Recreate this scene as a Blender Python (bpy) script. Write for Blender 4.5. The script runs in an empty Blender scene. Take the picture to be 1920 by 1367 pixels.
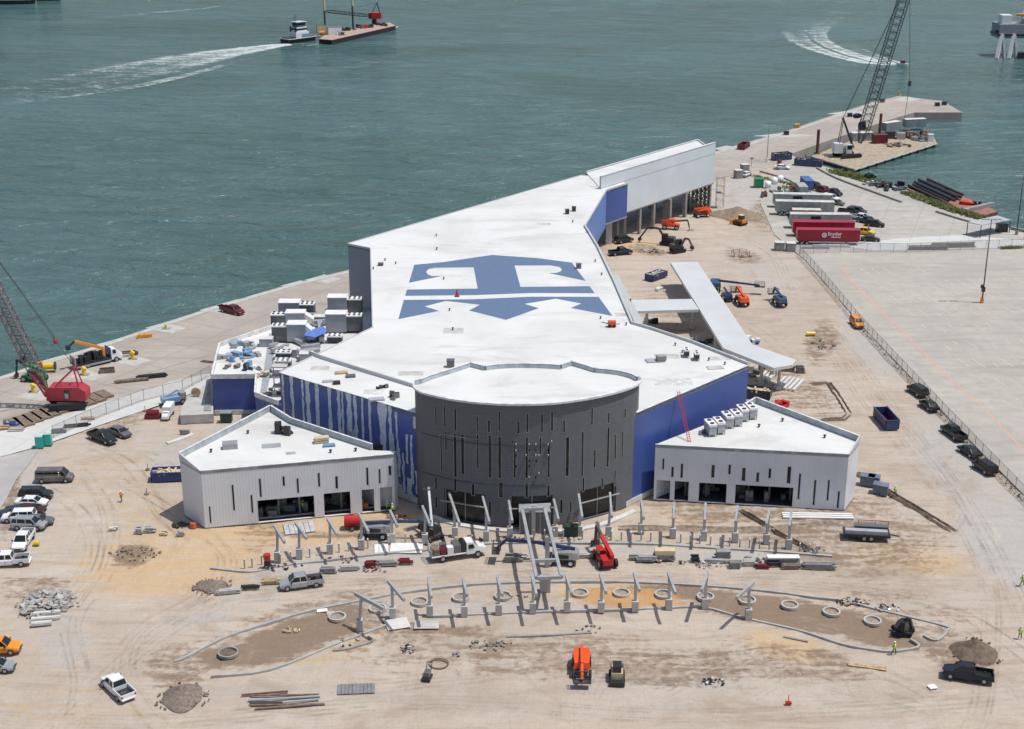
import bpy, math, random
import numpy as np
from mathutils import Vector, Matrix
from mathutils.geometry import tessellate_polygon
random.seed(7)
S = bpy.context.scene
C = bpy.context.scene.collection
R = math.radians
# ---------------- camera ----------------
F = 2717.0; TH = R(19.9); H = 95.0; CX = 960.0; CY = 683.5
cd = bpy.data.cameras.new('camera'); cam = bpy.data.objects.new('camera', cd); C.objects.link(cam)
cam.location = (0, 0, H); cam.rotation_euler = (R(90) - TH, 0, 0)
cd.sensor_width = 36; cd.lens = F / 1920 * 36; cd.clip_start = 1; cd.clip_end = 9000
S.camera = cam
# ---------------- world, sun, exposure ----------------
SUN_EL = 69.0; SUN_AZ = R(-10)      # from +X, a little towards the camera
w = bpy.data.worlds.new('World'); S.world = w; w.use_nodes = True
nt = w.node_tree; nt.nodes.clear()
sky = nt.nodes.new('ShaderNodeTexSky'); sky.sky_type = 'NISHITA'; sky.sun_disc = False
sky.sun_elevation = R(SUN_EL); sky.sun_rotation = R(90) - SUN_AZ; sky.air_density = 1.0; sky.dust_density = 2.0; sky.ozone_density = 1.0
bg = nt.nodes.new('ShaderNodeBackground'); bg.inputs[1].default_value = 0.115
wo = nt.nodes.new('ShaderNodeOutputWorld')
nt.links.new(sky.outputs[0], bg.inputs[0]); nt.links.new(bg.outputs[0], wo.inputs[0])
sd = bpy.data.lights.new('sun', 'SUN'); sd.energy = 3.8; sd.angle = R(0.53); sd.color = (1, .965, .91)
sun = bpy.data.objects.new('sun', sd); C.objects.link(sun)
sv = Vector((math.cos(R(SUN_EL)) * math.cos(SUN_AZ), math.cos(R(SUN_EL)) * math.sin(SUN_AZ), math.sin(R(SUN_EL))))
sun.rotation_euler = sv.to_track_quat('Z', 'Y').to_euler()
S.view_settings.view_transform = 'Standard'; S.view_settings.look = 'None'
S.view_settings.exposure = 0.0; S.view_settings.gamma = 1
# ---------------- pixel helpers (photo pixels -> place) ----------------
def G(x, y, z=0.0):
    u = (x - CX) / F; v = (y - CY) / F
    dy = math.cos(TH) - v * math.sin(TH); dz = -math.sin(TH) - v * math.cos(TH)
    t = (z - H) / dz
    return Vector((u * t, dy * t, z))
def V3(p, z): return Vector((p[0], p[1], z))
def zat(base, ty):      # height above a ground point seen at image row ty
    v = (ty - CY) / F; Y = base[1]
    return H - Y * (v * math.cos(TH) + math.sin(TH)) / (math.cos(TH) - v * math.sin(TH))
def onwall(px, py, poly):   # hit a vertical wall over a plan polyline -> (u, z)
    u = (px - CX) / F; v = (py - CY) / F
    d = (u, math.cos(TH) - v * math.sin(TH), -math.sin(TH) - v * math.cos(TH))
    best = None; acc = 0
    for a, b in zip(poly, poly[1:]):
        ex, ey = b[0] - a[0], b[1] - a[1]; L = math.hypot(ex, ey)
        det = d[0] * -ey + d[1] * ex
        if abs(det) > 1e-9:
            t = (a[0] * -ey + a[1] * ex) / det
            k = (d[0] * t - a[0]) * ex / L**2 + (d[1] * t - a[1]) * ey / L**2
            if -.02 <= k <= 1.02 and t > 0 and (best is None or t < best[0]): best = (t, acc + k * L, H + d[2] * t)
        acc += L
    return best[1:] if best else None
# ---------------- mesh helpers ----------------
class MB:
    def __init__(s): s.v = []; s.f = []; s.uv = {}
    def add(s, vs, fs):
        o = len(s.v); s.v += [tuple(p) for p in vs]; s.f += [tuple(i + o for i in f) for f in fs]; return s
    def face(s, pts, uvs=None):
        s.add(pts, [tuple(range(len(pts)))])
        if uvs: s.uv[len(s.f) - 1] = uvs
        return s
    def box(s, x0, x1, y0, y1, z0, z1, T=None):
        p = [Vector((x, y, z)) for z in (z0, z1) for y in (y0, y1) for x in (x0, x1)]
        if T is not None: p = [T @ q for q in p]
        return s.add(p, [(0, 2, 3, 1), (4, 5, 7, 6), (0, 1, 5, 4), (2, 6, 7, 3), (0, 4, 6, 2), (1, 3, 7, 5)])
    def bar(s, p, q, w=.1, h=None, up=(0, 0, 1)):
        h = h or w; p = Vector(p); q = Vector(q); d = (q - p)
        if d.length < 1e-6: return s
        d.normalize(); up = Vector(up)
        if abs(d.dot(up)) > .98: up = Vector((1, 0, 0))
        a = d.cross(up).normalized() * w / 2; b = a.cross(d).normalized() * h / 2
        ps = [p - a - b, p + a - b, p + a + b, p - a + b, q - a - b, q + a - b, q + a + b, q - a + b]
        return s.add(ps, [(0, 1, 2, 3), (7, 6, 5, 4), (0, 4, 5, 1), (1, 5, 6, 2), (2, 6, 7, 3), (3, 7, 4, 0)])
    def cyl(s, p, q, r, n=10, r2=None, caps=True):
        r2 = r if r2 is None else r2; p = Vector(p); q = Vector(q); d = (q - p).normalized()
        up = Vector((0, 0, 1)) if abs(d.z) < .9 else Vector((1, 0, 0))
        a = d.cross(up).normalized(); b = a.cross(d)
        vs = []; 
        for k in range(n):
            t = 2 * math.pi * k / n; e = a * math.cos(t) + b * math.sin(t); vs += [p + e * r, q + e * r2]
        fs = [(2 * k, 2 * k + 1, (2 * k + 3) % (2 * n), (2 * k + 2) % (2 * n)) for k in range(n)]
        if caps: fs += [tuple(range(0, 2 * n, 2)), tuple(range(2 * n - 1, 0, -2))]
        return s.add(vs, fs)
    def prism(s, poly, z0, z1, top=True, bot=True, sides=True):
        n = len(poly); P2 = [(p[0], p[1]) for p in poly]
        A = sum(P2[i][0] * P2[(i + 1) % n][1] - P2[(i + 1) % n][0] * P2[i][1] for i in range(n))
        if A < 0: P2 = P2[::-1]
        tr = tessellate_polygon([[Vector((x, y, 0)) for x, y in P2]])
        vs = [(x, y, z0) for x, y in P2] + [(x, y, z1) for x, y in P2]; fs = []
        for t in tr:
            a, b, c = t
            cr = (P2[b][0] - P2[a][0]) * (P2[c][1] - P2[a][1]) - (P2[b][1] - P2[a][1]) * (P2[c][0] - P2[a][0])
            if cr < 0: a, b, c = a, c, b
            if top: fs.append((a + n, b + n, c + n))
            if bot and z1 > z0: fs.append((c, b, a))
        if sides and z1 > z0: fs += [(i, (i + 1) % n, (i + 1) % n + n, i + n) for i in range(n)]
        return s.add(vs, fs)
    def loft(s, rings, caps=True):
        n = len(rings[0]); vs = [p for r in rings for p in r]; fs = []
        for k in range(len(rings) - 1):
            for i in range(n):
                j = (i + 1) % n; fs.append((k * n + i, k * n + j, (k + 1) * n + j, (k + 1) * n + i))
        if caps: fs += [tuple(range(n))[::-1], tuple((len(rings) - 1) * n + i for i in range(n))]
        return s.add(vs, fs)
    def blob(s, c, r, n=10, m=6, jit=.15, rng=random):
        c = Vector(c); rings = []
        for k in range(1, m):
            ph = math.pi * k / m
            rings.append([c + Vector((math.sin(ph) * math.cos(2 * math.pi * i / n) * r[0], math.sin(ph) * math.sin(2 * math.pi * i / n) * r[1], math.cos(ph) * r[2])) * (1 + rng.uniform(-jit, jit)) for i in range(n)])
            rings[-1] = [Vector((p.x if False else p.x, p.y, p.z)) for p in rings[-1]]
        rings = [[c + (p - c) for p in rg] for rg in rings]
        return s.loft(rings)
    def xf(s, T):
        s.v = [tuple(T @ Vector(p)) for p in s.v]; return s
    def build(s, name, mat, parent=None, smooth=False, label=None):
        me = bpy.data.meshes.new(name); me.from_pydata(s.v, [], s.f)
        if s.uv:
            ul = me.uv_layers.new(name='UVMap')
            for p in me.polygons:
                if p.index in s.uv:
                    for li, uv in zip(p.loop_indices, s.uv[p.index]): ul.data[li].uv = uv
        if mat: me.materials.append(mat)
        if smooth: me.polygons.foreach_set('use_smooth', [True] * len(me.polygons))
        me.update(); o = bpy.data.objects.new(name, me); C.objects.link(o)
        if parent: o.parent = parent
        if label: o['label'] = label
        return o
def tag(o, label, cat, group=None):
    o['label'] = label; o['category'] = cat
    if group: o['group'] = group
    return o
def thing(name, label, cat, loc=(0, 0, 0), rz=0, group=None):
    o = bpy.data.objects.new(name, None); C.objects.link(o); o.location = loc; o.rotation_euler = (0, 0, rz); o.empty_display_size = .5
    return tag(o, label, cat, group)
def solo(mb, name, mat, label, cat, loc=(0, 0, 0), rz=0, group=None, smooth=False):
    o = mb.build(name, mat, None, smooth); o.location = loc; o.rotation_euler = (0, 0, rz); return tag(o, label, cat, group)
def struct(mb, name, mat, kind='structure', smooth=False):
    o = mb.build(name, mat, None, smooth); o['kind'] = kind; return o
def dup(root, loc, rz=0, label=None, group=None):
    r = root.copy(); C.objects.link(r); r.location = loc; r.rotation_euler = (0, 0, rz)
    if label: r['label'] = label
    if group: r['group'] = group
    for ch in list(root.children):
        c = ch.copy(); C.objects.link(c); c.parent = r
        for g in list(ch.children):
            d = g.copy(); C.objects.link(d); d.parent = c
    return r
# ---------------- materials ----------------
MATS = {}
def N(t, ty, **k):
    n = t.nodes.new(ty)
    for a, b in k.items(): setattr(n, a, b)
    return n
def mix(t, fac, a, b, mode='MIX'):
    n = N(t, 'ShaderNodeMix', data_type='RGBA', blend_type=mode, clamp_factor=True)
    for i, x in ((0, fac), (6, a), (7, b)):
        if isinstance(x, bpy.types.NodeSocket): t.links.new(x, n.inputs[i])
        elif i == 0: n.inputs[0].default_value = x
        else: n.inputs[i].default_value = (*x, 1) if len(x) == 3 else x
    return n.outputs[2]
def ramp(t, src, a, b, lo=0., hi=1.):
    n = N(t, 'ShaderNodeMapRange'); t.links.new(src, n.inputs[0])
    n.inputs[1].default_value = a; n.inputs[2].default_value = b; n.inputs[3].default_value = lo; n.inputs[4].default_value = hi
    return n.outputs[0]
def mth(t, op, a, b=0.0):
    n = N(t, 'ShaderNodeMath', operation=op)
    for i, x in ((0, a), (1, b)):
        if isinstance(x, bpy.types.NodeSocket): t.links.new(x, n.inputs[i])
        else: n.inputs[i].default_value = x
    return n.outputs[0]
def noise(t, vec, scale, detail=4, rough=.55, dist=0., sc=(1, 1, 1), rot=0):
    if sc != (1, 1, 1) or rot:
        m = N(t, 'ShaderNodeMapping'); m.inputs['Scale'].default_value = sc; m.inputs['Rotation'].default_value = (0, 0, rot); t.links.new(vec, m.inputs[0]); vec = m.outputs[0]
    n = N(t, 'ShaderNodeTexNoise'); n.inputs['Scale'].default_value = scale; n.inputs['Detail'].default_value = detail
    n.inputs['Roughness'].default_value = rough; n.inputs['Distortion'].default_value = dist; t.links.new(vec, n.inputs['Vector'])
    return n.outputs[0]
def base(name, rough=.6, metal=0., spec=.5):
    m = bpy.data.materials.new(name); m.use_nodes = True; t = m.node_tree
    b = t.nodes['Principled BSDF']; b.inputs['Roughness'].default_value = rough; b.inputs['Metallic'].default_value = metal
    b.inputs['Specular IOR Level'].default_value = spec
    g = N(t, 'ShaderNodeNewGeometry')
    return m, t, b, g.outputs['Position']
def bump(t, b, h, dist=.02, strength=1.):
    n = N(t, 'ShaderNodeBump'); n.inputs['Distance'].default_value = dist; n.inputs['Strength'].default_value = strength
    t.links.new(h, n.inputs['Height']); t.links.new(n.outputs[0], b.inputs['Normal'])
def mk(name, col, rough=.6, metal=0., var=.18, scale=.9, bmp=0.):
    if name in MATS: return MATS[name]
    m, t, b, P = base(name, rough, metal)
    n1 = noise(t, P, scale, 5, .6); n2 = noise(t, P, scale * 7, 3, .6)
    dark = tuple(c * (1 - var * 1.6) for c in col); lite = tuple(min(1, c * (1 + var * .6) + .01 * var) for c in col)
    c = mix(t, ramp(t, n1, .35, .65), dark, lite); c = mix(t, ramp(t, n2, .3, .75, 0, .35), c, tuple(k * .7 for k in col))
    t.links.new(c, b.inputs['Base Color'])
    t.links.new(ramp(t, n1, .3, .7, max(.05, rough - .08), min(1, rough + .1)), b.inputs['Roughness'])
    if bmp: bump(t, b, n2, bmp)
    MATS[name] = m; return m
def paint(c, name=None, rough=.35): 
    return mk(name or 'paint_%02x%02x%02x' % tuple(int(k * 255) for k in c), c, rough, 0, .07, .8)
BLK = mk('rubber', (.022, .022, .024), .8); GLS = mk('dark_glass', (.015, .018, .022), .12, 0, .1)
STEEL = mk('galvanised_steel', (.42, .43, .44), .5, .3, .1); DST = mk('dark_steel', (.06, .06, .065), .6, .2); RUST = mk('rusty_steel', (.16, .075, .05), .85)
CONC = mk('concrete', (.46, .45, .42), .9, 0, .12, .6, .01); CONCD = mk('concrete_dark', (.3, .29, .27), .9, 0, .2, .8, .01); CONCL = mk('concrete_light', (.6, .59, .56), .9, 0, .1, .5, .01)
WHT = paint((.78, .78, .77), 'white_paint'); RED = paint((.5, .02, .02), 'red_paint'); MAR = paint((.16, .012, .02), 'maroon_paint'); ORG = paint((.75, .09, .015), 'orange_paint')
YEL = paint((.75, .5, .02), 'yellow_paint'); AMB = paint((.8, .28, .02), 'amber_paint'); BLU = paint((.02, .05, .2), 'blue_paint'); NAV = paint((.012, .02, .05), 'navy_paint')
GRN = paint((.01, .25, .1), 'green_paint'); SLV = mk('silver_paint', (.42, .43, .44), .3, .4, .05); GRY = mk('grey_paint', (.16, .165, .17), .35, .3, .05); CHAR = mk('charcoal_paint', (.03, .032, .035), .3, .2, .05)
TEAL = paint((.03, .42, .34), 'teal_plastic'); TAN = mk('tan_timber', (.5, .36, .21), .85, 0, .25, 1.5); BRN = mk('brown_timber', (.22, .16, .12), .9, 0, .3, 1.5)
LIME = mk('hi_vis_lime', (.55, .8, .08), .8, 0, .05); HORG = mk('hi_vis_orange', (.9, .22, .03), .8, 0, .05); SKIN = mk('skin', (.4, .22, .15), .6, 0, .05); DENIM = mk('denim', (.04, .055, .1), .9)
LBLU = paint((.18, .32, .5), 'pale_blue_paint'); CREAM = paint((.62, .52, .33), 'cream_paint'); LGT = mk('lamp_lens', (.7, .7, .68), .15, 0, .02); TAIL = paint((.35, .01, .01), 'tail_lamp', .2)
# ---------------- setting materials ----------------
def ground_mat():
    m, t, b, P = base('site_soil', .95, 0, .2)
    at = N(t, 'ShaderNodeAttribute'); at.attribute_name = 'soil'; sp = N(t, 'ShaderNodeSeparateColor'); t.links.new(at.outputs['Color'], sp.inputs[0])
    n0 = noise(t, P, .035, 6, .6, .4); n1 = noise(t, P, .16, 6, .62, .6); n2 = noise(t, P, .9, 6, .65, .3); n3 = noise(t, P, 4, 4, .7)
    st1 = noise(t, P, .5, 5, .6, 1.2, (.14, 1, 1), R(8)); st2 = noise(t, P, .55, 5, .6, 1.0, (.12, 1, 1), R(-28))
    tr = noise(t, P, .8, 3, .5, 2.2, (.06, 1, 1), R(3))
    c = mix(t, ramp(t, n0, .38, .62), (.39, .33, .268), (.46, .395, .325))
    c = mix(t, ramp(t, n1, .42, .7, 0, .6), c, (.50, .44, .375))
    c = mix(t, ramp(t, st1, .48, .68, 0, .7), c, (.34, .27, .21))
    c = mix(t, ramp(t, st2, .52, .74, 0, .35), c, (.46, .36, .25))
    def lay(c, ch, col, k=1.):
        src = at.outputs['Alpha'] if ch == 3 else sp.outputs[ch]
        a = mth(t, 'ADD', src, ramp(t, n2, .2, .8, -.5, .5)); a = mth(t, 'ADD', a, ramp(t, st1, .3, .7, -.32, .32))
        a = ramp(t, a, .3, .75, 0, k); return mix(t, mth(t, 'MULTIPLY', a, ramp(t, src, .0, .12)), c, col)
    c = lay(c, 2, (.40, .385, .365), .85); c = lay(c, 1, (.52, .36, .19), .75); c = lay(c, 0, (.205, .145, .1), .95); c = lay(c, 3, (.47, .255, .095), .9)
    c = mix(t, ramp(t, n3, .4, .7, 0, .13), c, (.3, .235, .18)); c = mix(t, ramp(t, n2, .58, .75, 0, .3), c, (.3, .24, .19)); dp_ = noise(t, P, .07, 7, .68, 1.2); c = mix(t, ramp(t, dp_, .54, .66, 0, .5), c, (.30, .23, .175)); c = mix(t, ramp(t, dp_, .42, .3, 0, .5), c, (.53, .465, .395))
    for tk in (tr, noise(t, P, .6, 3, .5, 2.6, (1, .06, 1), R(25)), noise(t, P, .5, 3, .5, 3., (.07, 1, 1), R(-35))):
        c = mix(t, ramp(t, mth(t, 'ABSOLUTE', mth(t, 'SUBTRACT', tk, .5)), .0, .014, .34, 0), c, (.29, .23, .185))
    t.links.new(c, b.inputs['Base Color'])
    h = mth(t, 'ADD', mth(t, 'MULTIPLY', n2, .6), mth(t, 'MULTIPLY', n3, .1)); h = mth(t, 'ADD', h, mth(t, 'MULTIPLY', st1, .9)); bump(t, b, h, .26)
    return m
def conc_mat(name, c1, c2, c3, joint=0, jrot=0., stain=.4):
    m, t, b, P = base(name, .9, 0, .25)
    n0 = noise(t, P, .06, 5, .6, .5); n1 = noise(t, P, .35, 6, .65, .5); n2 = noise(t, P, 3, 4, .6); st = noise(t, P, .3, 5, .6, .6, (.15, 1, 1), jrot)
    c = mix(t, ramp(t, n0, .38, .62), c1, c2); c = mix(t, ramp(t, n1, .45, .72, 0, stain + .1), c, c3); c = mix(t, ramp(t, st, .5, .72, 0, stain), c, tuple(k * .78 for k in c1))
    c = mix(t, ramp(t, n2, .4, .75, 0, .22), c, tuple(k * .65 for k in c1))
    if joint:
        mp = N(t, 'ShaderNodeMapping'); mp.inputs['Rotation'].default_value = (0, 0, jrot); t.links.new(P, mp.inputs[0])
        br = N(t, 'ShaderNodeTexBrick', offset=0.); br.inputs['Scale'].default_value = 1 / joint; br.inputs['Mortar Size'].default_value = .012; br.inputs['Brick Width'].default_value = 1; br.inputs['Row Height'].default_value = 1
        br.inputs['Mortar Smooth'].default_value = .5; t.links.new(mp.outputs[0], br.inputs[0]); c = mix(t, mth(t, 'MULTIPLY', br.outputs[1], .45), c, tuple(k * .5 for k in c1))
    t.links.new(c, b.inputs['Base Color']); bump(t, b, n1, .03)
    return m
def water_mat():
    m, t, b, P = base('harbour_water', .12, 0, .5)
    big = noise(t, P, .012, 5, .6, .6, (.5, 1, 1), R(15)); mid = noise(t, P, .06, 4, .6, .5, (.5, 1, 1), R(-10))
    c = mix(t, ramp(t, big, .35, .65), (.044, .106, .102), (.066, .132, .13)); c = mix(t, ramp(t, mid, .45, .7, 0, .4), c, (.085, .15, .15))
    t.links.new(c, b.inputs['Base Color']); b.inputs['IOR'].default_value = 1.333
    w1 = noise(t, P, .12, 5, .6, .9, (.4, 1, 1), R(-14)); w2 = noise(t, P, .4, 4, .6, .5, (.5, 1, 1), R(12)); w3 = noise(t, P, .045, 4, .55, .5, (.35, 1, 1), R(-24))
    h = mth(t, 'ADD', mth(t, 'MULTIPLY', w1, 4.0), mth(t, 'MULTIPLY', w2, .9)); h = mth(t, 'ADD', h, mth(t, 'MULTIPLY', w3, 5)); bump(t, b, h, 1.25); t.links.new(ramp(t, big, .35, .65, .1, .24), b.inputs['Roughness'])
    return m
def roof_mat():
    m, t, b, P = base('white_membrane', .6, 0, .4)
    n0 = noise(t, P, .07, 5, .6, .8); n1 = noise(t, P, .3, 6, .65, .8); n2 = noise(t, P, 1.2, 5, .7); st = noise(t, P, .14, 5, .7, 1., (.3, 1, 1), R(20))
    c = mix(t, ramp(t, n0, .4, .65), (.64, .64, .62), (.56, .56, .54)); c = mix(t, ramp(t, st, .52, .7, 0, .75), c, (.44, .43, .395)); c = mix(t, ramp(t, n1, .58, .8, 0, .45), c, (.55, .545, .52))
    c = mix(t, ramp(t, n2, .62, .8, 0, .3), c, (.5, .49, .46))
    mp = N(t, 'ShaderNodeMapping'); mp.inputs['Rotation'].default_value = (0, 0, R(8)); t.links.new(P, mp.inputs[0])
    br = N(t, 'ShaderNodeTexBrick', offset=.5); br.inputs['Scale'].default_value = .35; br.inputs['Mortar Size'].default_value = .012; br.inputs['Brick Width'].default_value = 5; br.inputs['Row Height'].default_value = 1
    t.links.new(mp.outputs[0], br.inputs[0]); c = mix(t, mth(t, 'MULTIPLY', br.outputs[1], .35), c, (.45, .45, .45))
    t.links.new(c, b.inputs['Base Color']); return m
def panel_mat(name, col, rib=.3, rough=.45, var=.06, rb=.02, seam=9.):
    m, t, b, P = base(name, rough, 0, .5); u = N(t, 'ShaderNodeUVMap'); sx = N(t, 'ShaderNodeSeparateXYZ'); t.links.new(u.outputs[0], sx.inputs[0])
    n0 = noise(t, P, .15, 4, .6); n1 = noise(t, P, 1.5, 5, .6, 0, (1, 1, .15))
    c = mix(t, ramp(t, n0, .35, .65), tuple(k * (1 - var) for k in col), tuple(k * (1 + var) for k in col)); c = mix(t, ramp(t, n1, .5, .75, 0, .2), c, tuple(k * .8 for k in col))
    fr = mth(t, 'FRACT', mth(t, 'DIVIDE', sx.outputs[0], rib)); line = ramp(t, mth(t, 'ABSOLUTE', mth(t, 'SUBTRACT', fr, .5)), .36, .5)
    sm = mth(t, 'FRACT', mth(t, 'DIVIDE', sx.outputs[0], seam)); sl = ramp(t, mth(t, 'ABSOLUTE', mth(t, 'SUBTRACT', sm, .5)), .494, .499)
    c = mix(t, mth(t, 'MULTIPLY', line, .16), c, tuple(k * .6 for k in col)); c = mix(t, mth(t, 'MULTIPLY', sl, .35), c, tuple(k * .5 for k in col))
    t.links.new(c, b.inputs['Base Color']); bump(t, b, mth(t, 'SUBTRACT', 1, line), rb); MATS[name] = m; return m
def stone_mat():
    m, t, b, P = base('charcoal_stone', .75, 0, .4); u = N(t, 'ShaderNodeUVMap')
    br = N(t, 'ShaderNodeTexBrick'); br.inputs['Scale'].default_value = 1.; br.inputs['Brick Width'].default_value = 1.2; br.inputs['Row Height'].default_value = .45; br.inputs['Mortar Size'].default_value = .025
    br.inputs['Color1'].default_value = (.132, .138, .146, 1); br.inputs['Color2'].default_value = (.12, .126, .135, 1); br.inputs['Mortar'].default_value = (.1, .103, .11, 1); t.links.new(u.outputs[0], br.inputs[0])
    n0 = noise(t, P, .2, 5, .6); n1 = noise(t, P, 1.3, 4, .6, 0, (1, 1, .2))
    c = mix(t, ramp(t, n0, .35, .7, 0, .35), br.outputs[0], (.155, .16, .17)); c = mix(t, ramp(t, n1, .55, .75, 0, .3), c, (.15, .15, .15))
    t.links.new(c, b.inputs['Base Color']); bump(t, b, br.outputs[1], -.008); return m
def foam_mat():
    m, t, b, P = base('foam', .7, 0, .2); b.inputs['Base Color'].default_value = (.66, .72, .7, 1)
    at = N(t, 'ShaderNodeAttribute'); at.attribute_name = 'foam'; n = noise(t, P, .22, 6, .7, .8, (.5, 1, 1)); n2 = noise(t, P, .7, 4, .65, .5)
    a = mth(t, 'ADD', at.outputs['Fac'], ramp(t, n, .3, .7, -.42, .3)); a = mth(t, 'ADD', a, ramp(t, n2, .3, .7, -.2, .2)); a = ramp(t, a, .3, 1.0, 0, .8)
    a = mth(t, 'MULTIPLY', a, ramp(t, at.outputs['Fac'], 0, .15)); t.links.new(a, b.inputs['Alpha']); return m
def mesh_mat(name='chain_link', col=(.35, .36, .36), a=.3):
    m, t, b, P = base(name, .6, .3); b.inputs['Base Color'].default_value = (*col, 1)
    u = N(t, 'ShaderNodeUVMap'); sx = N(t, 'ShaderNodeSeparateXYZ'); t.links.new(u.outputs[0], sx.inputs[0])
    def ln(s):
        q = mth(t, 'ADD', sx.outputs[0], mth(t, 'MULTIPLY', sx.outputs[1], s)); fr = mth(t, 'FRACT', mth(t, 'DIVIDE', q, .14)); return mth(t, 'LESS_THAN', fr, a / 2)
    t.links.new(mth(t, 'MAXIMUM', ln(1), ln(-1)), b.inputs['Alpha']); MATS[name] = m; return m
QUAYM = conc_mat('quay_concrete', (.34, .30, .26), (.41, .365, .32), (.30, .275, .25), 12, R(30), .6)
ROADM = conc_mat('yard_concrete', (.37, .355, .325), (.45, .43, .395), (.34, .305, .265), 9, R(20), .7)
STRIPM = conc_mat('strip_concrete', (.5, .5, .48), (.55, .55, .53), (.42, .41, .39), 7, R(18), .3)
LOTM = conc_mat('lot_concrete', (.375, .35, .31), (.435, .405, .355), (.325, .31, .28), 0, R(5), .7)
ASPH = conc_mat('old_asphalt', (.36, .35, .335), (.42, .405, .385), (.30, .285, .27), 0, 0, .45)
ROOF = roof_mat(); WATER = water_mat(); FOAM = foam_mat(); STONE = stone_mat(); CHAIN = mesh_mat()
WPAN = panel_mat('white_ribbed_panel', (.65, .67, .70), .45); BPAN = panel_mat('blue_ribbed_panel', (.052, .098, .32), .4, .35, .06, .015, 1000)
LBPAN = panel_mat('pale_blue_panel', (.12, .24, .55), .5, .35); GPAN = panel_mat('grey_blue_panel', (.25, .28, .34), .4); LPAN = panel_mat('pale_panel', (.60, .66, .69), .4, .45, .04, .01)
CANM = panel_mat('canopy_metal', (.54, .56, .555), .6, .4, .05, .03, 1000)
SOILD = mk('dug_soil', (.17, .125, .09), .95, 0, .35, 1.2, .08); GRAV = mk('gravel', (.26, .21, .175), .95, 0, .3, 2.5, .1); PALEG = mk('pale_dirt', (.36, .29, .225), .95, 0, .3, 1.2, .08)
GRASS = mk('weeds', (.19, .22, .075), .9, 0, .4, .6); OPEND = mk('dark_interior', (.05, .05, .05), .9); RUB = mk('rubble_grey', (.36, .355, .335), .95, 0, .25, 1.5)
# ---------------- ground, quay, water ----------------
WZ = -2.8
def poly(pts, z=0.): return [G(x, y, z) for x, y in pts]
shoreL = [(-300, 800), (0, 706), (102, 672), (207, 640), (305, 606), (397, 576), (550, 531), (650, 507), (1000, 394), (1343, 283), (1460, 250), (1640, 190)]
pier = [(1686, 180), (1744, 187), (1767, 189), (1804, 211), (1714, 211), (1663, 226), (1611, 244), (1558, 262), (1482, 289)]
shoreR = [(1500, 299), (1567, 318), (1640, 340), (1690, 352), (1760, 380), (1840, 412), (1895, 428), (1920, 432), (2160, 500), (2700, 600)]
q1 = MB().prism(poly(shoreL + pier + [(1472, 308), (1345, 335), (1180, 420), (700, 560), (520, 640), (395, 698), (250, 747), (100, 787), (0, 812), (-300, 905)]), -9, .02)
struct(q1, 'quay_apron', QUAYM)
q2 = MB().prism(poly([(1482, 289.3)] + shoreR + [(2700, 760), (1920, 480), (1600, 484), (1508, 486), (1452, 440), (1425, 380), (1440, 340), (1472, 308.2)]), -9, .012)
struct(q2, 'concrete_yard', ROADM)
land = poly(shoreL + pier + shoreR + [(2700, 1700), (-700, 1700), (-700, 905)])
lx = np.array([p.x for p in land]); ly = np.array([p.y for p in land])
def inside(px, py):
    ins = np.zeros(px.shape, bool); n = len(lx); j = n - 1
    for i in range(n):
        c = ((ly[i] > py) != (ly[j] > py)) & (px < (lx[j] - lx[i]) * (py - ly[i]) / (ly[j] - ly[i] + 1e-12) + lx[i]); ins ^= c; j = i
    return ins
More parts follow.
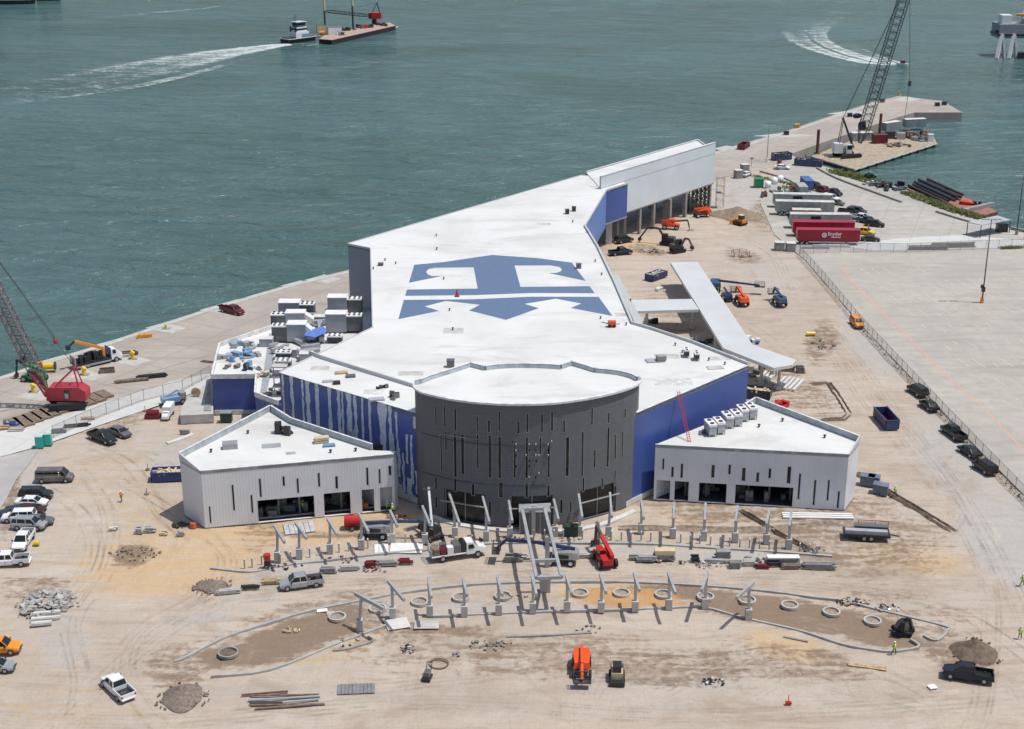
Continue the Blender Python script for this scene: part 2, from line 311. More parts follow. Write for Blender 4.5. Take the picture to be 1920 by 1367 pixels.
blobs = [  # channel, x, y, rx, ry, angle, strength   (photo pixels of the soil patches)
 (0,560,1190,150,36,-19,1.15),(0,430,1226,70,24,-10,.95),(0,700,1160,60,28,-10,.6),(0,1500,1152,240,27,9,1.15),(0,1640,1185,110,22,12,1.),(0,1290,1112,120,14,4,.9),(0,1380,992,225,7,1,1.),(0,1400,962,170,14,2,.6),
 (0,620,1000,150,9,0,.6),(0,250,1040,45,22,-10,.85),(0,1560,1235,60,16,15,.75),(0,1340,1235,50,24,0,.6),(0,820,1180,120,16,3,.55),(0,930,1215,40,20,-10,.7),(0,1470,965,90,45,20,.5),(0,1600,970,90,30,20,.65),(0,1790,1225,80,35,30,.7),
 (0,1540,640,30,45,30,.7),(0,1740,700,20,40,30,.4),(0,1390,480,40,14,10,.6),(0,1215,468,40,10,10,.7),(0,330,1235,70,30,-15,.6),(0,60,1100,70,26,0,.55),(0,1510,740,70,30,20,.5),(0,980,1205,220,14,-2,.45),(0,1440,400,40,30,0,.6),(0,1580,1010,60,12,8,.6),(0,1640,1120,50,10,8,.6),(0,20,940,14,70,12,.7),
 (0,1580,1000,190,80,10,.55),(0,1390,960,190,28,2,.55),(0,1000,1235,280,40,0,.5),(0,740,1215,120,35,0,.5),(0,1280,1250,200,40,0,.5),(0,1500,1240,160,30,10,.5),(0,330,1250,60,40,-10,.6),(0,560,1150,180,26,-18,.45),(0,1700,1150,130,40,10,.4),(0,1240,740,90,60,0,.4),(0,1460,720,60,40,20,.5),(0,1320,700,50,40,0,.4),(0,1240,600,60,60,0,.35),(0,480,1000,40,40,0,.35),(0,230,790,80,16,-18,.4),(0,40,1000,12,60,10,.6),
 (1,600,985,200,38,-4,.9),(1,330,1050,190,75,-10,.8),(1,450,930,120,60,0,.35),(1,200,900,120,60,0,.3),(1,130,1330,160,40,0,.35),(1,1150,950,80,20,0,.4),(1,300,965,120,50,0,.4),(3,1168,1119,100,17,2,1.3),(3,1240,1128,60,10,3,.9),(1,1160,1112,130,22,3,.6),(1,1700,1045,130,30,5,.65),(1,1480,1215,90,30,12,.75),(1,620,1225,120,25,-10,.5),(1,1190,460,50,18,0,.9),(1,680,1190,60,18,-20,.6),(1,1330,965,200,25,2,.4),(1,1560,1245,80,12,10,.5),
 (2,1640,640,90,45,45,.8),(2,1790,860,110,60,48,.85),(2,1900,1010,120,80,40,.95),(2,1440,500,100,55,30,.5),(2,1400,370,80,40,0,.9),(2,120,1200,60,50,0,.6),(2,60,940,50,110,15,.7),(2,620,1062,260,18,-7,.75),(2,1280,1040,340,14,3,.75),(2,960,1140,200,14,0,.7),(2,700,1140,60,20,0,.6),
 (2,330,860,60,40,0,.7),(2,450,810,60,25,0,.9),(2,480,1300,500,18,0,.3),(2,1340,1275,60,22,0,.6),(2,1180,1290,120,50,10,.4),(2,450,1130,180,20,-18,.5),(2,250,820,60,20,-15,.5)]
ys = np.concatenate([np.arange(120, 235, .5), np.arange(235, 310, .8), np.arange(310, 480, 1.6)]); xs = np.arange(-170, 300, .8)
X, Y = np.meshgrid(xs, ys); nx, ny = len(xs), len(ys)
d = Y * math.cos(TH) + H * math.sin(TH); PX = CX + F * X / d; PY = CY + F * (H * math.cos(TH) - Y * math.sin(TH)) / d
col = np.zeros((ny, nx, 4)); col[..., 3] = 0
for ch, x, y, rx, ry, an, st in blobs:
    ca, sa = math.cos(R(an)), math.sin(R(an)); dx, dy = PX - x, PY - y
    q = ((dx * ca + dy * sa) / rx)**2 + ((-dx * sa + dy * ca) / ry)**2
    col[..., ch] = np.maximum(col[..., ch], st * np.clip(1.35 - q * .85, 0, 1))
rs = np.random.RandomState(3); Z = np.zeros_like(X)
for lam, amp in ((23, .05), (9, .04), (4.1, .03), (1.9, .02)):
    for _ in range(5):
        a = rs.rand() * 6.28; Z += amp * .5 * np.sin((X * math.cos(a) + Y * math.sin(a)) * 6.28 / lam / (.7 + .6 * rs.rand()) + rs.rand() * 6.28)
Z += col[..., 0] * rs.randn(ny, nx) * .05
Z = Z - .12; Z = np.minimum(Z, -.012)
keep = inside(X, Y)
kf = keep[:-1, :-1] & keep[1:, :-1] & keep[:-1, 1:] & keep[1:, 1:]
idx = np.arange(nx * ny).reshape(ny, nx); fq = np.stack([idx[:-1, :-1], idx[:-1, 1:], idx[1:, 1:], idx[1:, :-1]], -1)[kf]
used = np.unique(fq); rm = -np.ones(nx * ny, int); rm[used] = np.arange(len(used)); fq = rm[fq]
me = bpy.data.meshes.new('ground'); vs = np.stack([X, Y, Z], -1).reshape(-1, 3)[used]
me.vertices.add(len(vs)); me.vertices.foreach_set('co', vs.ravel()); me.loops.add(fq.size); me.loops.foreach_set('vertex_index', fq.ravel().astype(np.int32))
me.polygons.add(len(fq)); me.polygons.foreach_set('loop_start', np.arange(0, fq.size, 4, dtype=np.int32)); me.polygons.foreach_set('loop_total', np.full(len(fq), 4, np.int32))
me.update(calc_edges=True); me.polygons.foreach_set('use_smooth', np.ones(len(fq), bool))
ca_ = me.color_attributes.new('soil', 'FLOAT_COLOR', 'POINT'); ca_.data.foreach_set('color', col.reshape(-1, 4)[used].ravel().astype(np.float32))
me.materials.append(ground_mat()); go = bpy.data.objects.new('ground', me); C.objects.link(go); go['kind'] = 'structure'
gs = MB().prism([(-900, 10), (900, 10), (900, 200), (300, 200), (300, 119), (-170, 119), (-170, 200), (-900, 200)], -1, -.12); struct(gs, 'outer_ground', ASPH)
wm = MB().face([(-4000, 60, WZ), (4000, 60, WZ), (4000, 7000, WZ), (-4000, 7000, WZ)]); struct(wm, 'water', WATER)
# paved sheets
def sheet(name, pts, z, mat): return struct(MB().prism(poly(pts), z, z, bot=False, sides=False), name, mat)
sheet('service_road', [(-300, 935), (0, 857), (80, 835), (200, 793), (320, 753), (400, 722), (398, 699), (320, 716), (200, 753), (100, 784), (0, 809), (-300, 880)], .03, STRIPM)
sheet('old_pavement', [(-300, 936), (0, 858), (72, 841), (58, 866), (30, 900), (10, 940), (-60, 1040), (-300, 1100)], .02, ASPH)
sheet('parking_lot', [(1500, 476), (1600, 475), (1920, 467), (2700, 500), (2700, 1900), (2300, 1320), (1920, 928), (1841, 849), (1765, 769), (1700, 699), (1618, 613)], .035, LOTM)
sheet('pale_roadway', [(1640, 470), (1590, 463), (1640, 452), (1700, 446), (1800, 441), (1880, 447), (2100, 470), (2100, 480), (1920, 464), (1700, 469)], .04, STRIPM)
pads = [(70,741,44,11),(165,704,38,10),(248,676,36,10),(318,616,32,9),(610,523,30,8),(420,583,28,6),(1365,278,30,5),(1470,254,60,4),(1600,212,50,5),(1700,186,28,5)]
for x, y, a, b_ in pads: sheet('mooring_pad', [(x - a, y + b_ * .3), (x - a * .1, y - b_), (x + a, y - b_ * .1), (x + a * .15, y + b_)], .026, CONC)
# lot markings
LINEO = mk('orange_line', (.72, .36, .22), .8, 0, .2, 2); LINEW = mk('pale_line', (.61, .51, .39), .8, 0, .25, 2)
def ribbon(mb, pts, wd, z):
    P = [Vector((p[0], p[1], 0)) for p in pts]
    L = []; Rr = []
    for i, p in enumerate(P):
        dd = (P[min(i + 1, len(P) - 1)] - P[max(i - 1, 0)]).normalized(); n = Vector((-dd.y, dd.x, 0)) * wd / 2
        L.append((p + n).to_tuple()); Rr.append((p - n).to_tuple())
    for i in range(len(P) - 1): mb.face([(L[i][0], L[i][1], z), (Rr[i][0], Rr[i][1], z), (Rr[i + 1][0], Rr[i + 1][1], z), (L[i + 1][0], L[i + 1][1], z)])
    return mb
mb = MB(); ribbon(mb, poly([(1700,492),(1640,494),(1596,496),(1583,502),(1584,510),(1600,530),(1640,573),(1690,620),(1760,690),(1850,772),(1920,845),(2000,925)]), .22, .045)
struct(mb, 'lot_edge_line', LINEO)
mb = MB(); 
A0 = G(1640, 573); A1 = G(1920, 845); du = (A1 - A0).normalized(); dn = Vector((du.y, -du.x, 0)); 
if dn.x < 0: dn = -dn
for row in range(-3, 14):
    for k in range(60):
        st = A0 + du * (row * 10.6 - 18) + dn * (5.5 + k * 2.75); e = (du + dn * .12).normalized()
        if random.random() < .1: continue
        if G(1640,492).y < st.y + 4 or st.x > 190: continue
        for a_, b_ in ((0, 2.4), (2.7, 5.2)):
            if random.random() < .85: mb.bar((st.x + e.x * a_, st.y + e.y * a_, .046), (st.x + e.x * b_, st.y + e.y * b_, .046), .24, .004)
struct(mb, 'parking_stall_lines', LINEW)
# foam wakes
def wake(name, pts):
    v = []; f = []; fo = []; n = len(pts)
    for x, y, wd, s in pts:
        pass
    P = [G(x, y, WZ) for x, y, _, _ in pts]
    for i, p in enumerate(P):
        dd = (P[min(i + 1, n - 1)] - P[max(i - 1, 0)]).normalized(); nn = Vector((-dd.y, dd.x, 0)); wd = pts[i][2]; s = pts[i][3]
        for k, q in enumerate((-1, -.6, 0, .6, 1)):
            c = p + nn * wd * q; v.append((c.x, c.y, WZ + .03)); fo.append(0 if abs(q) == 1 else s * (1 if q else .75))
    for i in range(n - 1):
        for k in range(4): a = i * 5 + k; f.append((a, a + 1, a + 6, a + 5))
    me = bpy.data.meshes.new(name); me.from_pydata(v, [], f); at = me.attributes.new('foam', 'FLOAT', 'POINT'); at.data.foreach_set('value', fo); me.materials.append(FOAM)
    o = bpy.data.objects.new(name, me); C.objects.link(o); o['kind'] = 'stuff'; return o
wake('wake_foam', [(545,83,3,1.3),(520,85,7,1.2),(470,92,12,1.0),(420,99,16,.85),(360,110,21,.7),(290,123,26,.56),(210,141,28,.45),(120,160,28,.36),(0,183,28,.3),(-120,205,28,.2)])
wake('wake_foam', [(480,104,2,.2),(400,128,3,.6),(330,146,4,.75),(250,163,5,.65),(180,173,4,.55),(90,185,4,.45),(0,196,3,.3),(-90,210,3,0)])
wake('wake_foam', [(1690,121,2,1.1),(1670,119,4,1.1),(1640,113,5,1.),(1600,102,5.5,.9),(1565,90,5.5,.8),(1540,75,6,.7),(1532,62,7,.6),(1545,45,8,.45),(1570,28,9,.35),(1605,10,9,.2)])
wake('wake_foam', [(1688,122,1.5,1.1),(1660,121,3,1.),(1620,117,4,1.),(1570,105,5,.9),(1530,92,6,.8),(1500,77,8,.6),(1490,62,9,.45),(1500,48,9,.3),(1525,30,9,.15)])
wake('wake_foam', [(1680,117,3,.9),(1650,108,4,.7),(1620,97,5,.5),(1590,85,6,.35),(1570,72,6,.2)])
wake('wake_foam', [(745,50,1.5,1.2),(700,63,1.8,1.1),(660,72,2.2,.9),(620,79,2,.7),(575,86,2,.5)])
wake('wake_foam', [(420,10,3,.4),(380,16,3,.55),(310,22,3,.55),(240,29,3,.45),(170,36,3,.3)])
wake('wake_foam', [(900,60,4,.1),(800,88,5,.3),(700,115,5,.32),(600,142,5,.3),(480,168,5,.2),(400,185,4,0)])
# crane rail, quay edge strip with fender blocks
def linestrip(name, pts, wd, z, h, mat):
    mb = MB(); P = poly(pts)
    for a, b in zip(P, P[1:]): mb.bar((a.x, a.y, z + h / 2), (b.x, b.y, z + h / 2), wd, h)
    return struct(mb, name, mat)
in_ = lambda L, dx, dy: [(x + dx, y + dy) for x, y in L]
linestrip('quay_edge', in_(shoreL, 2, 4), 1.3, .0, .12, CONC)
linestrip('crane_rail', [(-100, 820), (200, 722), (400, 664), (520, 628)], .3, .01, .03, CONCD); linestrip('crane_rail', [(0, 772), (100, 752), (170, 735)], .8, .01, .03, CONCD)
for k in range(17):
    f = k / 17; i_ = int(f * 11); a, b = shoreL[min(i_, 10)], shoreL[min(i_ + 1, 11)]
for x, y in ((95,670),(205,637),(295,606),(395,573),(425,564),(480,549),(545,528),(590,517),(1362,276),(1405,265),(1450,250),(1520,228),(1585,206),(1635,190)):
    g = G(x + 4, y + 5); struct(MB().bar((g.x - 2.0, g.y - 2.2, -.6), (g.x + 2.0, g.y + 2.2, -.6), 1.5, 1.45), 'quay_fender_pad', CONC)
# tyre tracks
m, t, b, P = base('tyre_track', .95, 0, .2); b.inputs['Base Color'].default_value = (.27, .215, .17, 1)
a_ = mth(t, 'MULTIPLY', ramp(t, noise(t, P, .25, 5, .7), .42, .62), ramp(t, noise(t, P, 3.2, 3, .6), .3, .7, .25, .8)); t.links.new(mth(t, 'MULTIPLY', a_, .36), b.inputs['Alpha']); TRK = m
tk = MB(); zc = [0]
for pts in ([(40,1420),(250,1220),(400,1128),(560,1106),(800,1082),(1000,1076),(1300,1082),(1600,1104),(1800,1150),(1960,1260)], [(-50,1340),(300,1348),(800,1312),(1300,1338),(1950,1300)], [(150,880),(200,960),(190,1060),(130,1160),(150,1280),(120,1400)], [(1560,620),(1650,740),(1780,900),(1870,1050),(1930,1200)],
 [(1520,600),(1600,720),(1690,840),(1790,960),(1850,1100),(1840,1300),(1800,1400)], [(1600,1080),(1720,1030),(1790,960),(1760,900)], [(640,1290),(900,1260),(1200,1215),(1460,1260),(1760,1330)], [(220,900),(330,960),(420,1040),(380,1110),(260,1180),(230,1260),(300,1370)], [(420,1080),(700,1078),(900,1062),(1100,1090),(1400,1080),(1700,1085),(1850,1100)],
 [(1100,1300),(1120,1240),(1060,1200),(900,1205)], [(1300,560),(1420,620),(1500,700),(1560,800)], [(1250,470),(1340,440),(1440,470),(1480,560)], [(1400,1300),(1500,1250),(1650,1260),(1740,1300)], [(180,840),(280,850),(330,900)], [(160,830),(240,870),(300,960),(340,1000)], [(1240,1290),(1330,1250),(1450,1230)],[(60,900),(150,960),(170,1050),(60,1180)]):
    for dx in (0, 13) if True else (0,):
        for off in (-.9, .9):
            Q = []; PP = poly([(x + dx * .8 + random.uniform(-3, 3), y + dx * .5) for x, y in pts])
            for i in range(len(PP) - 1):
                for k in range(8):
                    u = k / 8; p0 = PP[max(i - 1, 0)]; p1, p2 = PP[i], PP[i + 1]; p3 = PP[min(i + 2, len(PP) - 1)]
                    Q.append(.5 * ((2 * p1) + (p2 - p0) * u + (2 * p0 - 5 * p1 + 4 * p2 - p3) * u * u + (3 * p1 - p0 - 3 * p2 + p3) * u**3))
            W_ = []
            for i, q in enumerate(Q):
                d_ = (Q[min(i + 1, len(Q) - 1)] - Q[max(i - 1, 0)]).normalized(); W_.append(q + Vector((-d_.y, d_.x, 0)) * off)
            ribbon(tk, W_, .34, .003 + .0006 * zc[0]); zc[0] += 1
struct(tk, 'tyre_tracks', TRK)
# ---------------- buildings ----------------
class Wall:
    def __init__(s, pts, side=1):
        s.p = [Vector((q[0], q[1])) for q in pts]; s.acc = [0]
        for a, b in zip(s.p, s.p[1:]): s.acc.append(s.acc[-1] + (b - a).length)
        s.L = s.acc[-1]; s.side = side
    def at(s, u, z, off=0.):      # off > 0 goes into the building
        k = 0
        while k < len(s.p) - 2 and u > s.acc[k + 1]: k += 1
        a, b = s.p[k], s.p[k + 1]; d = (b - a).normalized(); n = Vector((-d.y, d.x)) * s.side
        q = a + d * (u - s.acc[k])
        if off and len(s.p) > 2:   # average normals near a bend so that panels stay joined
            pass
        q = q + n * off; return (q.x, q.y, z)
    def hit(s, px, py): return onwall(px, py, s.p)
    def opening(s, x0, y0, x1, y1):
        a = s.hit(x0, y0); b = s.hit(x1, y1)
        return (min(a[0], b[0]), max(a[0], b[0]), min(a[1], b[1]), max(a[1], b[1]))
def facade(w, z0, z1, ops, mat, parent, name='wall', depth=.3, panes=True, frame=None, du=None):
    us = set([0, w.L] + w.acc); zs = set([z0, z1])
    for o in ops: us |= {o[0], o[1]}; zs |= {max(z0, o[2]), min(z1, o[3])}
    us = sorted(us); zs = sorted(zs); us = [u for i, u in enumerate(us) if i == 0 or u - us[i - 1] > 1e-4]; zs = [z for i, z in enumerate(zs) if i == 0 or z - zs[i - 1] > 1e-4]
    mb = MB(); inop = lambda u, z: any(o[0] < u < o[1] and o[2] < z < o[3] for o in ops)
    for i in range(len(us) - 1):
        j = 0
        while j < len(zs) - 1:
            uc = (us[i] + us[i + 1]) / 2
            if inop(uc, (zs[j] + zs[j + 1]) / 2): j += 1; continue
            k = j
            while k + 1 < len(zs) - 1 and not inop(uc, (zs[k + 1] + zs[k + 2]) / 2) and False: k += 1
            a, b, c, d = us[i], us[i + 1], zs[j], zs[k + 1]
            mb.face([w.at(a, c), w.at(b - 1e-6, c), w.at(b - 1e-6, d), w.at(a, d)], [(a, c), (b, c), (b, d), (a, d)]); j = k + 1
    for o in ops:
        a, b, c, d = o[0], o[1], max(z0, o[2]), min(z1, o[3])
        q = [(a, c), (b, c), (b, d), (a, d)]
        for k in range(4):
            (u0, v0), (u1, v1) = q[k], q[(k + 1) % 4]
            mb.face([w.at(u0, v0), w.at(u0, v0, depth), w.at(u1, v1, depth), w.at(u1, v1)], [(u0, v0)] * 4)
    ob = mb.build(name, mat, parent)
    if panes:
        for o in ops:
            if o[1] - o[0] > 1.1: continue
            a, b, c, d = o; fm = MB(); t = .09 if frame else .05
            for (u0, u1, v0, v1) in ((a - t, b + t, d, d + t), (a - t, b + t, c - t, c), (a - t, a, c, d), (b, b + t, c, d)):
                fm.face([w.at(u0, v0, -.03), w.at(u1, v0, -.03), w.at(u1, v1, -.03), w.at(u0, v1, -.03)])
            wo_ = fm.build('window', frame or mat, parent)
            pm = MB().face([w.at(a, c, .2), w.at(b, c, .2), w.at(b, d, .2), w.at(a, d, .2)]); pm.build('pane', GLS, wo_)
    return ob
def edge_bars(pts, z0, z1, t, mat, parent, name, closed=False):
    mb = MB(); P = [Vector((p[0], p[1])) for p in pts]; n = len(P)
    for i in range(n if closed else n - 1):
        a, b = P[i], P[(i + 1) % n]; mb.bar((a.x, a.y, (z0 + z1) / 2), (b.x, b.y, (z0 + z1) / 2), t, z1 - z0)
    return mb.build(name, mat, parent)
def xy(L, z): return [(G(x, y, z).x, G(x, y, z).y) for x, y in L]
def gbox(name, lab, cat, px, py, sx, sy, sz, mat, z0=0., rz=0., top=None, group=None, lid=.08):
    g = G(px, py, z0); t = thing(name, lab, cat, tuple(g), rz, group)
    MB().box(-sx / 2, sx / 2, -sy / 2, sy / 2, 0, sz).build('body', mat, t)
    MB().box(-sx / 2 - .06, sx / 2 + .06, -sy / 2 - .06, sy / 2 + .06, sz, sz + lid).build('lid', top or mat, t)
    mb = MB()
    for k in (-.25, .25): mb.box(sx * k - sx * .2, sx * k + sx * .2, -sy / 2 - .03, -sy / 2, sz * .15, sz * .85)
    mb.build('door', mat, t); return t
# --- main terminal hall
ZR = 15.0; RZ = 14.87
A = G(524, 697, ZR); B = G(806, 780, ZR); Bq = G(850, 772, ZR)
Cc = G(1178, 778, ZR); D = G(1403.5, 683, ZR)
hall = thing('terminal_hall', 'long terminal hall with white roof bearing a big blue emblem, blue ribbed front walls', 'building', (0, 0, 0))
right = xy([(1403.5, 683), (1299, 642), (1219.5, 616), (1185, 606), (1152, 529), (1120, 462), (1096, 423), (1137, 355), (1177, 342), (1127.5, 331), (1090, 328), (652, 456), (695, 464.5), (699, 613), (524, 697)], ZR)
outline = [(B.x, B.y), (Cc.x, Cc.y)] + right
wl = Wall([A, B]); wr = Wall([G(1178, 778, ZR), D])
facade(wl, .9, ZR - .1, [], BPAN, hall, 'front_wall'); facade(wr, .9, ZR - .1, [], BPAN, hall, 'front_wall')
edge_bars([A, B], 0, .9, .24, CONCL, hall, 'plinth'); edge_bars([G(1178, 778, ZR), D], 0, .9, .24, CONCL, hall, 'plinth')
MB().prism(outline, 14.2, RZ).build('roof', ROOF, hall)
def side(i0, i1, z0, z1, mat, name='side_wall'):
    a, b = right[i0], right[i1]; w_ = Wall([a, b], 1); facade(w_, z0, z1, [], mat, hall, name)
for i in range(6): side(i, i + 1, 0, 14.85, LPAN if i < 3 else WPAN)
side(6, 7, 5.5, 14.85, LBPAN); side(7, 8, 6.4, 14.85, BPAN, 'blue_end_wall')
side(8, 9, 6.4, 14.85, LPAN); side(10, 11, 0, 14.85, WPAN, 'quay_wall'); side(11, 12, 0, 14.85, GPAN); side(12, 13, 0, 14.85, GPAN); side(13, 14, 0, 14.85, WPAN)
mk('coping_grey', (.5, .52, .53), .5, 0, .05); edge_bars(right[:7], RZ - .3, 15.35, .35, MATS['coping_grey'], hall, 'coping'); edge_bars(right[6:], RZ - .3, 15.0, .25, MATS['coping_grey'], hall, 'coping'); edge_bars([A, B], 14.86, 14.94, .3, mk('coping_white', (.7, .71, .72), .5), hall, 'coping')
edge_bars([G(1193, 772.2, ZR), D], 14.86, 14.94, .3, MATS['coping_white'], hall, 'coping')
MB().prism([right[6], right[7], right[8], right[9]], 6.1, 6.4).build('soffit', STEEL, hall)
def colm(px, py, z1, w_=.9, mat=CONCD, parent=None, name='column'):
    g = G(px, py); return MB().box(-w_ / 2 + g.x, w_ / 2 + g.x, -w_ / 2 + g.y, w_ / 2 + g.y, 0, z1).build(name, mat, parent)
colm(1171, 449, 6.1, .7, CONCD, hall); colm(1158, 454, 6.1, .6, CONCD, hall); colm(1141, 456, 6.1, 1.5, CONCL, hall)
st = edge_bars([G(580, 664, RZ), G(606, 674, RZ), G(777, 727, RZ)], RZ, 15.5, .25, mk('coping_grey', (0, 0, 0)), hall, 'roof_step')
# emblem painted on the membrane
EMB = mk('emblem_blue', (.105, .165, .27), .7, 0, .08, 2)
E1 = [(237,152),(460,132),(845,75),(1200,100),(1470,135),(1578,278),(1290,218),(1350,215),(1385,202),(1392,186),(1370,168),(1300,157),(1022,158),(1068,325),(1610,320),(1648,375),(1150,373),(700,390),(165,395),(180,346),(733,338),(702,172),(400,175),(348,186),(330,206),(340,226),(375,240),(455,240),(195,293)]
E2 = [(155,427),(700,422),(1150,402),(1680,403),(1788,553),(1462,490),(1545,455),(1345,418),(1100,458),(1212,492),(955,583),(665,510),(750,465),(485,435),(318,478),(432,513),(112,578)]
em = MB()
for E_ in (E1, E2): em.prism([G(720 + a / 4.174, 460 + b / 4.174, RZ + .01) for a, b in E_], RZ + .006, RZ + .012, bot=False)
em.build('roof_emblem', EMB, hall)
# bare sheathing strips on the left blue wall
SH = mk('sheathing_grey', (.66, .70, .76), .7, 0, .15, 2); rng = random.Random(5)
def strip(u0, wd, za, zb, jit=.12):
    n = max(2, int((zb - za) / .8)); Lf = []; Rt = []
    for k in range(n + 1):
        z = za + (zb - za) * k / n; c = u0 + rng.uniform(-jit, jit) * .7; h = wd * .62 * (1 + rng.uniform(-.35, .35)); Lf.append((c - h, z)); Rt.append((c + h, z))
    mb = MB()
    for k in range(n): mb.face([wl.at(*Lf[k], -.012), wl.at(*Rt[k], -.012), wl.at(*Rt[k + 1], -.012), wl.at(*Lf[k + 1], -.012)])
    return mb.build('bare_strip', SH, hall)
for x, wd in ((529,.3),(546,.5),(566,.35),(575.5,.7),(593,.55),(617,.65),(634,.55),(641,.3),(653.5,.75),(665,.5),(678.5,.35),(692,.45),(716.5,1.2),(730.6,.5)):
    u = wl.hit(x, 697 + (x - 524) * .294)[0]; strip(u, wd, .9, 14.8)
for x, y, wd, zz in ((744,800,.35,4),(748,860,.5,3),(757,880,.35,4.5),(763,835,.4,3),(772,850,.35,5),(778,790,.5,1.2),(785,800,.4,1.6),(790,795,.3,1.4),(768,920,.8,3.5),(782,900,.4,2.4),(795,840,.25,9),(752,935,.7,4),(776,945,.5,2.5),(787,870,.35,1.2),(746,905,.4,4),(664,815,.5,1.3),(656,826,.8,2.6),(691,870,.5,2),(737,840,.4,4)):
    u, z = wl.hit(x, y); strip(u, wd, max(.95, z - zz), min(14.6, z + zz * .6), .18)
# --- raised gangway hall
n0 = G(1127, 331, 18); n1 = G(1342, 267, 18); m1 = G(1308, 263, 15.1); dv = Vector((m1.x - n1.x, m1.y - n1.y)); n0, n1 = Vector((n0.x, n0.y)), Vector((n1.x, n1.y)); m0 = n0 + dv; m1 = n1 + dv
en = (n1 - n0).normalized()
gw = thing('raised_gangway_hall', 'long white raised boarding hall on grey columns at the far end', 'building', (0, 0, 0))
facade(Wall([n0, n1]), 6.9, 18, [], LPAN, gw, 'wall'); facade(Wall([n1, m1]), 6.9, 15.3, [], LPAN, gw, 'wall'); edge_bars([n0 + Vector((-.2, .25)), n1 + Vector((-.2, .25))], 15, 18, .3, LPAN, gw, 'parapet')
facade(Wall([m1, m0]), 6.9, 15.2, [], WPAN, gw, 'wall')
MB().prism([n0, n1, m1, m0], 14.9, 15.06).build('roof', ROOF, gw); MB().prism([n0, n1, m1, m0], 6.6, 6.9).build('floor_slab', CONCD, gw)
edge_bars([n0 + Vector((-.1, .12)), n1 + Vector((-.1, .12))], 18.0, 18.12, .5, MATS['coping_white'], gw, 'coping'); edge_bars([n1, m1, m0], 15.3, 15.42, .3, MATS['coping_white'], gw, 'coping')
L_ = (n1 - n0).length; wdv = dv.normalized()
for t, w_ in ((.33, .7), (.45, .7), (.575, 2.2), (.735, .9), (.97, .7)):
    for r in (.6, dv.length - 1.2):
        c = n0 + en * L_ * t + wdv * r; MB().bar((c.x, c.y, 0), (c.x, c.y, 6.6), w_, .8, (en.x, en.y, 0)).build('column', CONCD, gw)
sc = MB()      # steel stair bay under the far end
for t in (.8, .84, .88, .92, .96):
    c = n0 + en * L_ * t
    for r in (.5, 3.5):
        q = c + wdv * r; sc.bar((q.x, q.y, 0), (q.x, q.y, 6.6), .35)
for k in range(4):
    a = n0 + en * L_ * (.8 + .04 * k) + wdv * .5; b = a + en * L_ * .04
    for z in (.2, 2.3, 4.4): sc.bar((a.x, a.y, z), (b.x, b.y, z + 2.1), .22); sc.bar((b.x, b.y, z), (a.x, a.y, z + 2.1), .22); sc.bar((a.x, a.y, z + 2.1), (b.x, b.y, z + 2.1), .3)
sc.build('braced_frame', DST, gw)
ss = thing('scaffold_tower', 'grey steel scaffold tower standing at the end of the raised white hall', 'scaffold', tuple(G(1349, 388)))
mb = MB()
for x in (-1, 1):
    for y in (-1, 1): mb.cyl((x, y, 0), (x, y, 8.5), .07, 5)
for z in (2, 4, 6, 8):
    for x in (-1, 1): mb.bar((x, -1, z), (x, 1, z), .08); mb.bar((-1, x, z), (1, x, z), .08); mb.bar((-1, x, z - 2), (1, x, z), .06)
mb.build('frame', STEEL, ss); MB().box(-1, 1, -1, 1, 6, 6.1).build('deck', TAN, ss); MB().box(-1, 1, -1, 1, 4, 4.1).build('deck', TAN, ss)
